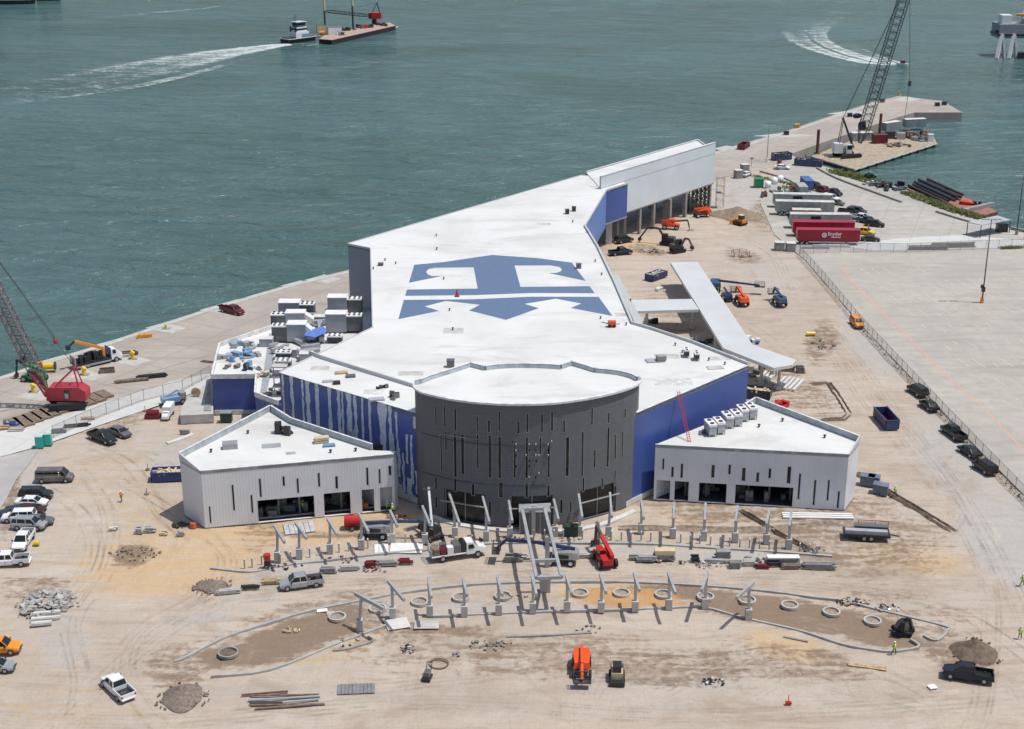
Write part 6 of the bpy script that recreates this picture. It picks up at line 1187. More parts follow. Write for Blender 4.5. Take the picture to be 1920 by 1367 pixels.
# grey-blue bins
for x, y, l, sx, sz in ((1626, 908, 'largest grey-blue bin beside the right wing', 2.1, 1.5), (1638, 909, 'middle grey-blue bin right of the right wing', 1.7, 1.5), (1645, 922, 'front left grey-blue bin of the cluster', 1.3, 1.4), (1658, 926, 'front right grey-blue bin of the cluster', 1., 1.5)): gbox('storage_bin', l, 'bin', x, y, sx, 1.5, sz, mk('bin_blue', (.13, .18, .24), .6), rz=-.4, group='grey-blue bins')
gbox('green_cabinet', 'dark green cabinet at the right of the vestibule', 'cabinet', 1069, 1003, 2.2, 1.2, 1.5, MATS['dark_green']); 
g = G(1633, 1018); t = thing('flatbed_trailer', 'black flatbed trailer loaded with grey panels at right', 'trailer', tuple(G(1625, 1008)), -.13); MB().box(-3.4, 3.2, -1.2, 1.2, .6, .95).build('deck', CHAR, t); wheels(t, (-.5, .5), 1.15, .42, .3); MB().box(-3.2, 2.8, -1., -.1, .95, 1.5).build('panel_load', GRY2, t); MB().box(-1.8, 3.0, .2, 1.2, .95, 1.7).build('crate_load', GRY, t); MB().bar((3.2, 0, .7), (4.6, 0, .5), .15).build('drawbar', DST, t); mb = MB(); [mb.bar((x, 1.2, .95), (x, 1.2, 2.2), .06) for x in (-1.2, 1.2, 3.1)]; mb.bar((-1.2, 1.2, 2.2), (3.1, 1.2, 2.2), .06).build('rail', MAR, t)
mb = MB(); g = G(69, 1022); solo(MB().cyl((-.4, 0, .35), (.4, 0, .35), .35, 10), 'drum_barrel', YEL, 'small yellow drum on the dirt beside the white pickup', 'drum', tuple(g)); solo(MB().cyl((-.9, 0, .4), (.9, 0, .4), .4, 10), 'yellow_tank', YEL, 'yellow cylinder tank lying by the access road', 'tank', tuple(G(1520, 629)))
t = thing('air_tank', 'bright red tank trailer on the sand before the left wing', 'tank', tuple(G(662, 990))); MB().cyl((-1.2, 0, 1.2), (1.2, 0, 1.2), .85, 14).build('tank', RED, t, False); wheels(t, (0,), 1., .35); MB().box(-1.2, 1.2, -.5, .5, .35, .5).build('frame', DST, t)
t = thing('mobile_mixer', 'small red-topped machine on thin legs at the left of the posts', 'machine', tuple(G(502, 1066))); MB().cyl((0, 0, 1.3), (0, 0, 2.2), .45, 10, .5).build('hopper', RED, t); mb = MB(); [mb.bar((0, 0, 1.4), (x, y, 0), .1) for x, y in ((-.7, -.5), (.8, -.6), (.6, .6), (-.5, .6))]; mb.box(-.4, .4, -.4, .4, .5, 1.2).build('frame', CHAR, t)
solo(MB().cyl((0, 0, 0), (0, 0, .8), .5, 12), 'orange_barrel', paint((.6, .13, .05), 'dull_orange'), 'orange ball-shaped barrel at the corner of the left wing', 'barrel', tuple(G(363, 989)))
g = G(685, 952); gbox('orange_crate', 'orange crate in the doorway of the left wing', 'crate', 685, 953, 1., .8, .9, paint((.6, .16, .04), 'crate_orange'))
t = thing('marker_post', 'small red post on a tripod on the bottom dirt', 'marker', tuple(G(1478, 1320))); MB().cyl((0, 0, 0), (0, 0, 1.3), .05, 5).build('post', RED, t); MB().box(-.35, .35, -.2, .2, 0, .3).build('foot', RED, t)
for x, y, h_, l in ((275, 926, 1., 'thin survey stake beside the walking worker'), (277, 880, 1., 'thin survey stake above the walking worker'), (272, 770, .9, 'thin stake by the maroon tank')): solo(MB().cyl((0, 0, 0), (0, 0, h_), .06, 5).cyl((0, 0, 0), (0, 0, .06), .4, 8), 'survey_stake', BRN, l, 'stake', tuple(G(x, y)), 0, 'survey stakes')
t = thing('fuel_tank', 'maroon fuel tank on skids near the left dock', 'tank', tuple(G(287, 783))); MB().cyl((-1, 0, .9), (1, 0, .9), .6, 12).build('tank', MAR, t); MB().box(-1.3, 1.3, -.7, .7, 0, .7).build('skid', MAR, t)
t = thing('box_truck', 'white box truck parked against the dock, seen from above', 'truck', tuple(G(315, 781)), R(-92)); t.scale = (.66,) * 3; MB().box(-3.4, 1.2, -1.1, 1.1, .9, 3.1).build('cargo_box', WHT, t); MB().loft([[(1.3, -1, .5), (1.3, 1, .5), (1.3, .95, 2.1), (1.3, -.95, 2.1)], [(2.2, -1, .5), (2.2, 1, .5), (2., .85, 2.), (2., -.85, 2.)], [(3.2, -.9, .5), (3.2, .9, .5), (3.1, .8, 1.2), (3.1, -.8, 1.2)]]).build('cab', WHT, t); MB().loft([[(2.02, -.8, 2.), (2.02, .8, 2.), (2.3, .85, 1.3), (2.3, -.85, 1.3)], [(2.1, -.8, 2.), (2.1, .8, 2.), (2.7, .85, 1.28), (2.7, -.85, 1.28)]]).build('windscreen', GLS, t); wheels(t, (-2.2, 2.2), .95, .45, .3)
t = thing('loader_truck', 'pale blue utility truck tangled with equipment near the strip', 'truck', tuple(G(325, 757)), .5); MB().box(-2, 1.2, -1, 1, .6, 1.5).build('body', LBLU, t); MB().box(1.2, 2.2, -.9, .9, .6, 2.1).build('cab', SLV, t); wheels(t, (-1.4, 1.5), .95, .5, .3); MB().bar((-1.5, 0, 1.5), (1, .2, 2.4), .25).build('boom', STEEL, t)
solo(MB().cyl((0, -.2, .9), (0, .2, .9), .85, 14), 'cable_spool', TAN, 'tan cable spool standing on the loading dock', 'spool', tuple(G(368, 744, 1.6))); solo(MB().box(-.7, .7, -.25, .25, 0, .8).bar((-.7, 0, 0), (-.9, 0, .8), .3), 'concrete_block', CONCD, 'brown-grey block beside the pale strip near the dock', 'block', tuple(G(348, 814))); kerb([(313, 831), (330, 826), (362, 814)], 'pale strip slab in front of the dock', .8, .12, CONCL, 'slab_strip')
# fence ring, pole signs
t = thing('barricade_ring', 'small ring of rods around brown scraps near the T canopy', 'barricade', tuple(G(1388, 480))); mb = MB()
for k in range(8): a = k * .785; mb.cyl((2.2 * math.cos(a), 1.6 * math.sin(a), 0), (2.2 * math.cos(a), 1.6 * math.sin(a), 1.3), .05, 5); b = (k + 1) * .785; mb.bar((2.2 * math.cos(a), 1.6 * math.sin(a), 1.3), (2.2 * math.cos(b), 1.6 * math.sin(b), 1.3), .04)
mb.build('rods', DST, t)
# lamp poles
def lamp(px, py, ytop, lab, col=DST, basecol=AMB, head=True, boxes=True):
    g = G(px, py); h = zat(g, ytop); t = thing('light_pole', lab, 'light pole', tuple(g)); MB().cyl((0, 0, .9), (0, 0, h), .16, 8, .09).build('pole', col, t); MB().cyl((0, 0, 0), (0, 0, 1.15), .4, 10).build('base', basecol, t)
    hd = MB().bar((-1.8, 0, h), (1.8, 0, h), .1)
    for x in (-1.7, -.7, .7, 1.7): hd.box(x - .35, x + .35, -.3, .3, h - .1, h + .1)
    hd.build('lamp_heads', STEEL, t)
    if boxes: MB().box(-.35, .35, -.3, .3, 2.6, 3.6).box(-.6, -.1, -.3, .3, 3.4, 4.1).build('equipment_box', DST, t)
lamp(1841, 568, 411, 'tall light pole with amber base in the parking lot'); lamp(1438, 303, 236, 'light pole on the quay beside the white shed', STEEL, WHT, True, False); lamp(1349, 386, 262, 'thin grey pole at the end of the raised hall', STEEL, CONC, False, False) if False else None
lamp(1906, 440, 330, 'dark pole at the right shore behind the open shelter', DST, CONCD, True, False)
def sign(px, py, h_, lab): t = thing('sign_post', lab, 'sign', tuple(G(px, py)), 0, 'small signs'); MB().cyl((0, 0, 0), (0, 0, h_), .07, 5).build('post', DST, t); MB().box(-.5, .5, -.05, .05, h_ - .7, h_).build('plate', STEEL, t)
sign(1409, 313, 3.0, 'small grey sign by the white car near the pier')
t = thing('open_shelter', 'open metal shelter with flat pale roof at the right shore', 'shelter', (0, 0, 0)); zs = 3.4; q = [G(1815, 416, zs), G(1840, 422, zs), G(1895, 412, zs), G(1870, 404, zs)]
MB().prism(q, zs - .2, zs).build('roof', CANM, t)
for p in q: MB().bar((p.x, p.y, 0), (p.x, p.y, zs - .2), .18).build('post', DST, t)
MB().box(q[2].x - 3, q[2].x - .3, q[2].y + .2, q[2].y + 2, 0, 2.2).build('booth', CHAR, t)
# yellow bollards on the mooring pads
for i, (x, y, l) in enumerate(((63, 735, 'nearest the crane tracks'), (158, 703, 'beside the red crane'), (249, 673, 'in front of the crane truck'), (311, 616, 'on the pad by the orange spreader'), (1686, 178.5, 'at the pier bend'))):
    t = thing('mooring_bollard', 'yellow mooring bollard ' + l, 'bollard', tuple(G(x, y, .02)), 0, 'yellow mooring bollards'); s_ = 1. if i != 3 else .55; MB().cyl((0, 0, 0), (0, 0, 1.1 * s_), .42 * s_, 10, .35 * s_).build('post', YEL, t); MB().cyl((-.1, 0, 1.1 * s_), (.15, 0, 1.5 * s_), .5 * s_, 10, .45 * s_).build('head', YEL, t); MB().box(-.9, .9, -.6, .6, 0, .1).build('base_plate', CONCD, t)
g = G(271, 633); t = thing('spreader_beam', 'orange lifting beam lying on the quay edge', 'lifting beam', tuple(g), .32); MB().box(-1.5, 1.5, -.35, .35, .1, .7).build('beam', AMB, t); mb = MB(); [mb.box(x - .1, x + .1, -.5, .5, 0, .1) for x in (-1, 1)]; [mb.cyl((x, 0, .7), (x, 0, 1.1), .12, 6) for x in (-.9, .1)]; mb.build('feet', YEL, t)
t = thing('timber_box', 'open brown timber box on the quay', 'box', tuple(G(201, 698)), .25); mb = MB().box(-1.4, 1.4, -.7, -.6, 0, .8).box(-1.4, 1.4, .6, .7, 0, .8).box(-1.4, -1.3, -.7, .7, 0, .8).box(1.3, 1.4, -.7, .7, 0, .8); mb.build('sides', BRN, t); MB().box(-1.3, 1.3, -.6, .6, 0, .3).build('fill', CHAR, t)
t = thing('tarped_pump', 'blue and grey covered pump on the quay at left', 'pump', tuple(G(22, 800))); MB().blob((.3, 0, .45), (1.1, .7, .5), 10, 6, .12).build('cover', BLU, t); MB().blob((-.8, .2, .6), (.7, .6, .6), 8, 5, .12).build('engine', GRY, t)
for x, y, l, m in ((1494, 240, 'orange and yellow float block on the pier', AMB), (1593, 219, 'dark fender block at the pier edge, middle', CHAR), (1654, 192, 'dark mooring block at the pier edge, far', BRN), (1757, 199, 'left dark mooring block on the pier tip', CHAR), (1770, 197, 'green-black mooring block on the pier tip', MATS['dark_green']), (1474, 253, 'dark post on the quay edge near the pier', CHAR)): gbox('mooring_block', l, 'mooring block', x, y, 1.7, 1.2, 1.3, m, group='mooring blocks along the pier', top=CHAR if m != AMB else YEL)
# ---------------- machines ----------------
boomlift((728, 1006), (672, 1006), mk('lift_blue', (.04, .09, .16), .4), 'blue and grey boom lift behind the left posts, boom lying right', [(1.4, 0, 2.2), (-4, .3, 2.6), (-8.5, .4, 2.6)], deck=SLV, basket=False)
boomlift((1072, 1056), (1030, 1054), mk('lift_navy', (.025, .045, .14), .35), 'navy boom lift with silver tail beside the portal frame', [(-2, 0, 2.2), (3.2, 0, 3.0), (7.6, .3, 3.3), (9., .2, 1.8)], deck=SLV)
boomlift((806, 1003), (815, 1010), WHT, 'white-armed boom lift at the left edge of the drum', [(0, 0, 2.), (-2.4, 1.8, 8.)], basket=True, deck=CHAR, yaw=.3, sc=.85)
telehandler((1148, 1076), (1118, 1034), RED, 'red telehandler carrying a dark crate by the kerb stacks', 4.6, 1.6); telehandler((1240, 428), (1277, 430), ORG, 'red-orange telehandler below the raised hall', 4.2, .6); telehandler((86, 717), (44, 712), GRN, 'green telehandler behind the red crane', 3.6, 1.8)
boomlift((1090, 1236), (1091, 1280), ORG, 'orange boom lift seen from behind on the front dirt', [(-2.2, 0, 2.3), (2.4, 0, 2.5), (3.8, 0, 1.1)], sc=.95); boomlift((1327, 405), (1303, 407), ORG, 'orange boom lift at the foot of the sand pile', [(-2, 0, 2.3), (2.2, 0, 2.2)], basket=False)
boomlift((1341, 539), (1340, 548), mk('lift_blue', (0, 0, 0)), 'pale grey boom lift reaching right beyond the canopy', [(-1, 0, 2.), (1, 5., 2.2), (1.6, 9.8, 2.)], yaw=0.); boomlift((1400, 580), (1380, 560), ORG, 'orange-red lift beyond the canopy', [(-1.8, 0, 2.2), (2.6, .3, 3.2), (3.6, .3, 2.)]); boomlift((1470, 580), (1452, 562), MATS['lift_blue'], 'blue lift standing alone beyond the canopy', [(-1.8, 0, 2.2), (2.8, .3, 3.0), (3.8, .3, 1.6)])
boomlift((1366, 566), (1358, 558), MATS['lift_navy'], 'dark blue lift against the canopy edge', [(-1.5, 0, 2.2), (1.8, .3, 3.0)], basket=False, sc=.8)
excavator((1262, 459), (1240, 457), mk('dark_bronze', (.12, .08, .05), .6), 'dark excavator with bent arm reaching left', [(.8, -.2, 1.5), (2.3, -.2, 3.8), (5., -.2, 4.0), (7.2, -.2, .9)], cabc=CHAR); excavator((1256, 473), (1285, 470), mk('dark_bronze', (0, 0, 0)), 'smaller dark excavator in front with arm reaching right', [(.8, -.2, 1.4), (1.8, -.2, 3.2), (2.8, -.2, 2.9), (3.9, -.2, .9)], cabc=CHAR)
excavator((1700, 1188), (1680, 1186), CHAR, 'mini excavator all black inside the right planter', [(.8, -.1, 1.3), (.2, .6, 3.2), (-.4, 1.2, 3.0), (-1.6, 1.2, .8)], .72, R(60), cabc=CHAR)
c, a = place((1399, 424), (1376, 418)); t = thing('bulldozer', 'yellow bulldozer at the foot of the big sand pile', 'bulldozer', tuple(c), a); tracks(t, 3.2, 1., .5, .9); MB().box(-1.5, 1.3, -.7, .7, .6, 1.5).build('body', AMB, t); MB().box(-1., .2, -.6, .6, 1.5, 2.6).build('cab', GLS, t); MB().box(-1.1, .3, -.7, .7, 2.6, 2.7).build('cab_roof', CREAM, t); MB().box(2., 2.2, -1.6, 1.6, .1, 1.1).bar((2, -1.1, .5), (.2, -1.2, .6), .15).bar((2, 1.1, .5), (.2, 1.2, .6), .15).build('blade', AMB, t)
c, a = place((1156, 1262), (1157, 1284)); t = thing('skid_steer', 'small cream and black skid-steer loader beside the orange lift', 'loader', tuple(c), a); MB().box(-1.2, .9, -.7, .7, .4, 1.3).build('body', CREAM, t); MB().box(-.5, .8, -.5, .5, 1.3, 2.1).build('cab', GLS, t); MB().box(-.55, .85, -.55, .55, 2.1, 2.18).build('cab_roof', CHAR, t); wheels(t, (-.65, .65), .8, .42, .3); MB().bar((-1., .7, 1.5), (1.4, .7, .5), .15).bar((-1., -.7, 1.5), (1.4, -.7, .5), .15).box(1.3, 1.9, -.9, .9, .1, .6).build('bucket_arm', CHAR, t)
c, a = place((806, 1264), (797, 1282)); t = thing('plate_compactor', 'grey plate compactor tool standing on bare ground', 'compactor', tuple(c), a); MB().box(-.7, .8, -.5, .5, .05, .35).build('plate', CHAR, t); MB().box(-.5, .5, -.35, .35, .35, 1.1).build('engine', GRY, t); MB().bar((-.5, -.3, .8), (-1.1, -.3, 1.7), .08).bar((-.5, .3, .8), (-1.1, .3, 1.7), .08).bar((-1.1, -.3, 1.7), (-1.1, .3, 1.7), .08).build('handle', DST, t)
# white service truck
c, a = place((808, 1050), (912, 1035)); t = thing('utility_truck', 'white flatbed utility truck loaded with equipment before the drum', 'truck', tuple(c), a); wheels(t, (-2.6, 2.5), 1.0, .48, .35)
MB().loft([[(.9, -1.05, .6), (.9, 1.05, .6), (.9, .95, 2.35), (.9, -.95, 2.35)], [(2.1, -1.05, .6), (2.1, 1.05, .6), (1.9, .9, 2.3), (1.9, -.9, 2.3)], [(2.7, -1.02, .6), (2.7, 1.02, .6), (2.6, .9, 1.6), (2.6, -.9, 1.6)], [(3.9, -.9, .6), (3.9, .9, .6), (3.75, .8, 1.25), (3.75, -.8, 1.25)]]).build('cab', W1, t)
for s in (-1, 1): MB().face([(1.15, s * 1.065, 1.45), (2.05, s * 1.065, 1.45), (1.85, s * .985, 2.05), (1.15, s * .985, 2.05)]).build('side_window', GLS, t)
MB().face([(2.13, -.85, 2.2), (2.13, .85, 2.2), (2.62, .85, 1.63), (2.62, -.85, 1.63)]).build('windscreen', GLS, t); MB().box(-4.2, .8, -1.15, 1.15, .8, .95).build('flatbed', W1, t); MB().box(-4.2, .7, -.25, .25, .55, .8).build('chassis', DST, t)
for x0, x1, y0, y1, h, m, n in ((-3.9, -3., -1., .9, 1.0, BRN, 'tool_box'), (-2.9, -2., -1., -.1, .9, MAR, 'tool_box'), (-2.6, -1.7, .1, 1., 1.1, GRY, 'compressor'), (-1.9, -1., -1.1, -.2, 1.1, W1, 'side_locker'), (-.9, .1, -1., 1., 1.2, GRY, 'welder'), (.2, .75, -1., 1., 1.35, CHAR, 'headboard')): MB().box(x0, x1, y0, y1, .95, .95 + h).build(n, m, t)
mb = MB(); [mb.bar((x, y, .9), (x, y, 2.5), .08) for x in (-4.2, -4.15) for y in (-1.1, 1.1)]; mb.bar((-4.2, -1.1, 2.5), (-4.2, 1.1, 2.5), .08).bar((-4.2, -1.1, 1.7), (-4.2, 1.1, 1.7), .06).build('rear_rack', STEEL, t)
# crane truck on quay
c, a = place((132, 694), (233, 671)); t = thing('crane_truck', 'black flatbed truck with white cab and amber knuckle crane on the quay', 'truck', tuple(c), a); wheels(t, (-3.6, -2.4, 3.4), 1.05, .5, .4); MB().box(-5., 2.4, -1.2, 1.2, .9, 1.15).build('flatbed', CHAR, t)
MB().loft([[(2.5, -1.1, .6), (2.5, 1.1, .6), (2.5, 1., 2.7), (2.5, -1, 2.7)], [(3.7, -1.1, .6), (3.7, 1.1, .6), (3.5, 1., 2.7), (3.5, -1, 2.7)], [(4.9, -.95, .6), (4.9, .95, .6), (4.7, .85, 1.5), (4.7, -.85, 1.5)]]).build('cab', W1, t); MB().face([(3.55, -.9, 2.6), (3.55, .9, 2.6), (3.95, .95, 1.95), (3.95, -.95, 1.95)]).face([(2.8, -1.11, 1.8), (3.5, -1.11, 1.8), (3.4, -1.05, 2.5), (2.8, -1.05, 2.5)]).build('windows', GLS, t); MB().box(2.2, 2.45, -1.1, 1.1, 1.1, 3.0).build('headboard', BLU, t)
mb = MB()
for k in range(22): x, y = rng.uniform(-4.6, 1.2), rng.uniform(-1, 1); s_ = rng.uniform(.2, .7); mb.box(x - s_, x + s_, y - .25, y + .25, 1.15, 1.15 + rng.uniform(.4, 1.7))
mb.build('load', CHAR, t); MB().box(-4.9, -4.7, -1.2, 1.2, 1.15, 2.6).bar((-4.9, -1.2, .6), (2.3, -1.2, .6), .15, .3).build('stakes', STEEL, t); MB().bar((1.4, 0, 1.2), (1.4, 0, 2.9), .5).bar((1.4, 0, 2.9), (-4., .3, 5.4), .45, .5).build('crane_boom', AMB, t); MB().bar((-4., .3, 5.4), (-5.2, .3, 4.6), .3).box(-5.7, -5., 0, .7, 4., 4.8).build('grapple', CHAR, t)
t = thing('hose_reel', 'yellow and orange reel machine between the green telehandler and the crane truck', 'reel', tuple(G(84, 698)), .15); t.scale = (.72,) * 3; MB().cyl((-.2, 0, 1.7), (2.6, 0, 1.7), .9, 12).build('reel', YEL, t); MB().box(-1.3, -.3, -.9, .9, .3, 2.9).build('frame', AMB, t); MB().cyl((2.6, 0, 1.7), (3.0, 0, 1.7), 1.1, 12).build('flange', MATS['dark_green'], t)
# red crawler crane
c = G(128, 764); t = thing('crawler_crane', 'red crawler crane with long lattice boom on timber mats', 'crane', tuple(c), 0.); 
T2 = Matrix.Rotation(.28, 4, 'Z')
for s in (-1, 1):
    y = s * 2.0; pr = [(-3.3, .6), (-2.9, .05), (2.9, .05), (3.3, .6), (2.9, 1.15), (-2.9, 1.15)]; MB().loft([[T2 @ Vector((x, y - .45, z + .35)) for x, z in pr], [T2 @ Vector((x, y + .45, z + .35)) for x, z in pr]]).build('track', BLK, t)
MB().box(-1.8, 1.8, -1.8, 1.8, .9, 1.6, T2).build('carbody', DST, t)
CR = paint((.42, .03, .045), 'crane_red'); MB().loft([[(x, -1.5, 1.8), (x, 1.5, 1.8), (x, 1.5, h), (x, -1.5, h)] for x, h in ((-3.2, 3.6), (-2.6, 4.3), (2.6, 4.3), (3.8, 3.5), (3.8, 3.2))]).build('house', CR, t); MB().box(.0, 1., -1.54, -1.5, 2.3, 3.9).build('side_door', CHAR, t); MB().box(.1, .75, -1.57, -1.54, 2.3, 3.2).build('panel', STEEL, t)
dv_ = G(-60, 375) - G(-60, 375); tip = Vector((-17.5, .5, 41)); foot = Vector((-3.4, 0, 2.6)); lattice(foot, tip, 2.0, .6, 46, .16, .1).build('boom', mk('boom_red_grey', (.2, .13, .13), .7), t)
mb = MB(); pk = Vector((1.9, 0, 7.6))
for s in (-1, 1): mb.bar((-1.6, s * 1.1, 4.3), pk + Vector((0, s * .6, 0)), .22).bar((2.6, s * 1.1, 4.3), pk + Vector((0, s * .6, 0)), .2).bar((-3.4, s * .9, 2.4), (-5.6, s * .9, 6.6), .3)
mb.bar(pk - Vector((0, .6, 0)), pk + Vector((0, .6, 0)), .3).build('gantry', CR, t); cable(t, [pk, tip], .05, 'pendant_cable'); cable(t, [tip, (-1.2, .2, 13.4), (-1.1, .2, 12.6)], .07, 'hoist_cable'); MB().blob((-1.1, .2, 12.4), (.4, .4, .6), 8, 5, .05).build('hook_block', CR, t); MB().box(-7.4, -6.6, -.5, .5, 8.6, 9.6).build('boom_winch', CHAR, t)
# ---------------- water craft ----------------
def barge(deck_px, zd, name, label, hullm, deckm, depth):
    P = [G(x, y, zd) for x, y in deck_px]; t = thing(name, label, 'barge', (0, 0, 0)); MB().prism(P, WZ - .6, zd - .12).build('hull', hullm, t); MB().prism(P, zd - .12, zd).build('deck', deckm, t); return t, P
ZK = -1.5; DKM = mk('barge_deck', (.4, .33, .24), .9, 0, .25, .8)
bt, BP = barge([(1521, 293), (1601.5, 317), (1756, 268), (1752, 258), (1735, 250), (1600, 262)], ZK, 'crane_barge', 'moored deck barge carrying the lattice crane beside the pier', DST, DKM, 0); edge_bars([BP[1], BP[2]], ZK - .5, ZK - .1, .5, CONCL, bt, 'rub_rail'); edge_bars([BP[0], BP[1]], ZK - .4, ZK - .1, .4, CONCD, bt, 'rub_rail')
mb = MB(); 
for k in range(10): q_ = BP[1].lerp(BP[2], (k + .5) / 10); mb.box(q_.x - .4, q_.x + .4, q_.y - .6, q_.y - .1, WZ - .1, ZK - .3)
mb.build('tyre_fenders', BLK, bt)
for x, y, yt, l in ((1532, 288, 243, 'rusty brown steel spud pile, left, rising from the barge'), (1649, 252, 213, 'rusty brown steel spud pile, right, rising from the barge')): g = G(x, y, ZK); solo(MB().cyl((0, 0, -2), (0, 0, zat(g, yt) - ZK), .5, 10).cyl((0, 0, 0), (0, 0, .3), 1.0, 10), 'spud_pile', RUST, l, 'pile', tuple(g), 0, 'steel spud piles')
CB = G(1588, 294, ZK); t = thing('barge_crane', 'white and black crawler crane on the barge with tall lattice boom', 'crane', tuple(CB), 0)
for s in (-1, 1): MB().loft([[Matrix.Rotation(.35, 4, 'Z') @ Vector((x, s * 2.4 - .5, z)) for x, z in ((-3.9, .6), (-3.4, .05), (3.4, .05), (3.9, .6), (3.4, 1.3), (-3.4, 1.3))], [Matrix.Rotation(.35, 4, 'Z') @ Vector((x, s * 2.4 + .5, z)) for x, z in ((-3.9, .6), (-3.4, .05), (3.4, .05), (3.9, .6), (3.4, 1.3), (-3.4, 1.3))]]).build('track', BLK, t)
MB().box(-4.6, -1.9, -2., 2., 1.5, 4.6).build('counterweight', WHT, t); MB().box(-1.9, 1.2, -1.6, 1.6, 1.4, 3.2).build('house', mk('crane_grey', (.3, .3, .3), .6), t); MB().box(-.8, 1., -2.3, -1.4, 1.5, 4.4).build('cab', WHT, t); MB().box(-.6, 1.04, -2.33, -1.6, 2.8, 4.1).build('cab_glass', GLS, t)
f0 = Vector((2.4, 0, 2.)); def_ = G(1697, 0, 0)
def onplane(px, py, Yw):   # photo point on the vertical plane y = Yw
    u = (px - CX) / F; v = (py - CY) / F; dy = math.cos(TH) - v * math.sin(TH); dz = -math.sin(TH) - v * math.cos(TH); s_ = Yw / dy; return Vector((u * s_, Yw, H + dz * s_))
f0 = onplane(1612, 268, CB.y) - CB; tp_ = onplane(1706, -40, CB.y) - CB; lattice(f0, tp_, 3.0, .9, 44, .22, .11, .08).build('boom', mk('boom_grey', (.09, .1, .1), .6), t)
mb = MB(); pk = onplane(1581, 222, CB.y) - CB
for s in (-1, 1): mb.bar((1.8, s * 1.2, 3.), pk + Vector((0, s * .8, 0)), .35).bar((-3, s * 1.2, 4.6), pk + Vector((0, s * .8, 0)), .2)
mb.bar(pk - Vector((0, .8, 0)), pk + Vector((0, .8, 0)), .4).build('mast', DST, t); cable(t, [pk, tp_], .06, 'pendant_cable'); cable(t, [pk + Vector((0, .5, 0)), tp_ + Vector((0, .5, 0))], .06, 'pendant_cable')
hk = onplane(1706, 152, CB.y) - CB; cable(t, [tp_, hk], .08, 'hoist_cable'); MB().box(hk.x - .4, hk.x + .4, hk.y - .3, hk.y + .3, hk.z - 1.6, hk.z).build('hook_block', DST, t); cable(t, [hk - Vector((0, 0, 1.5)), hk - Vector((.6, 0, 12))], .08, 'sling')
wp = onplane(1607, 217, CB.y) - CB; MB().blob(wp, (1.6, .9, .9), 10, 6, .08).build('winch_cover', NAV, t); MB().blob(onplane(1617, 236, CB.y) - CB, (1.3, .8, 1.6), 8, 6, .25).build('winch', CHAR, t)
for (a, b, l, m, L, zz) in (((1594, 264), (1635, 262), 'pale container on the barge behind the crane', mk('barge_box_grey', (.3, .33, .34), .7), 7.5, ZK), ((1650, 246), (1690, 240), 'white-roofed container in the middle of the barge', MATS['barge_box_grey'], 7.5, ZK), ((1692, 238), (1736, 236), 'white and blue deck house at the far end of the barge', MATS['barge_box_grey'], 8., ZK)): container(a, b, m, l, L, zz, 2.6, 2.8, 'deck containers on the crane barge', CONCL)
gbox('red_container', 'dark red steel box on the barge deck', 'container', 1649, 268, 4.6, 3, 2.9, MAR, ZK, .15); heap(1700, 256, ZK, 46, 7., [GRY, DST, CONC, BRN], 'deck_machinery', 'tangled grey machinery amid the barge deck', 'machinery', 2.6, 1.6); heap(1684, 273, ZK, 16, 3.4, [BRN, CONC, GRY], 'deck_scrap', 'brown scrap pile at the near side of the barge', 'scrap', 1., 1.1); heap(1722, 264, ZK, 8, 1.9, [LBLU, STEEL, GRY], 'deck_machinery', 'grey-blue hose pile right of the machinery', 'machinery', 1.4, 1.1)
t = thing('hose_gantry', 'pale yellow gantry frame at the right of the barge', 'frame', tuple(G(1735, 264, ZK))); mb = MB(); [mb.bar((x, y, 0), (x * .4, y, 4.6), .16) for x in (-1.2, 1.2) for y in (-.8, .8)]; [mb.bar((-1, y, z), (1, y, z), .12) for y in (-.8, .8) for z in (1.2, 2.4, 3.6)]; mb.build('frame', CREAM, t)
gbox('white_tank', 'white upright tank at the right tip of the barge', 'tank', 1744, 265, 1.8, 1.6, 2.4, WHT, ZK)
# scrap steel barge by the shore
ZS = -.6; sb, SP = barge([(1693, 350), (1822, 411), (1871, 396), (1742, 340)], ZS, 'flat_barge', 'rusty flat barge loaded with black piles along the shore', RUST, mk('rusty_deck', (.3, .15, .11), .9), 0)
d1 = (SP[1] - SP[0]).normalized()
for i in range(9):
    a = SP[0].lerp(SP[3], .12 + .085 * i) + d1 * rng.uniform(.5, 3); L = rng.uniform(14, 24); MBx = MB().cyl(a + Vector((0, 0, .45 + (i % 3) * .5)), a + d1 * L + Vector((0, 0, .45 + (i % 3) * .5)), .42, 8); o = solo(MBx, 'steel_pipe_pile', [BLK, CHAR, DST][i % 3], 'long black steel pipe pile, %s from the road side on the rusty flat barge' % nth(i), 'pile', (0, 0, 0), 0, 'pipe piles on the flat barge')
solo(MB().blob((0, 0, .5), (2., 1.3, .7), 10, 6, .15), 'red_tarp', paint((.6, .05, .03), 'red_tarp'), 'bright red tarp bundle on the rusty flat barge', 'tarp', tuple(G(1812, 383, ZS)), -.3); heap(1838, 385, ZS, 8, 2., [BLK, CHAR], 'chain_heap', 'black chain heap at the end of the rusty barge', 'chain', 1., .9); a = G(1808, 398, ZS); b = G(1862, 385, ZS); solo(MB().bar(a + Vector((0, 0, .5)), b + Vector((0, 0, .5)), 1.2, .9), 'steel_girder', CONCD, 'grey girder lying across the end of the rusty barge', 'girder')
solo(MB().bar(G(1722, 343, ZS + .6), G(1775, 358, ZS + .6), .9, .9), 'steel_girder', MATS['dark_green'], 'green girder on the far side of the rusty barge', 'girder')
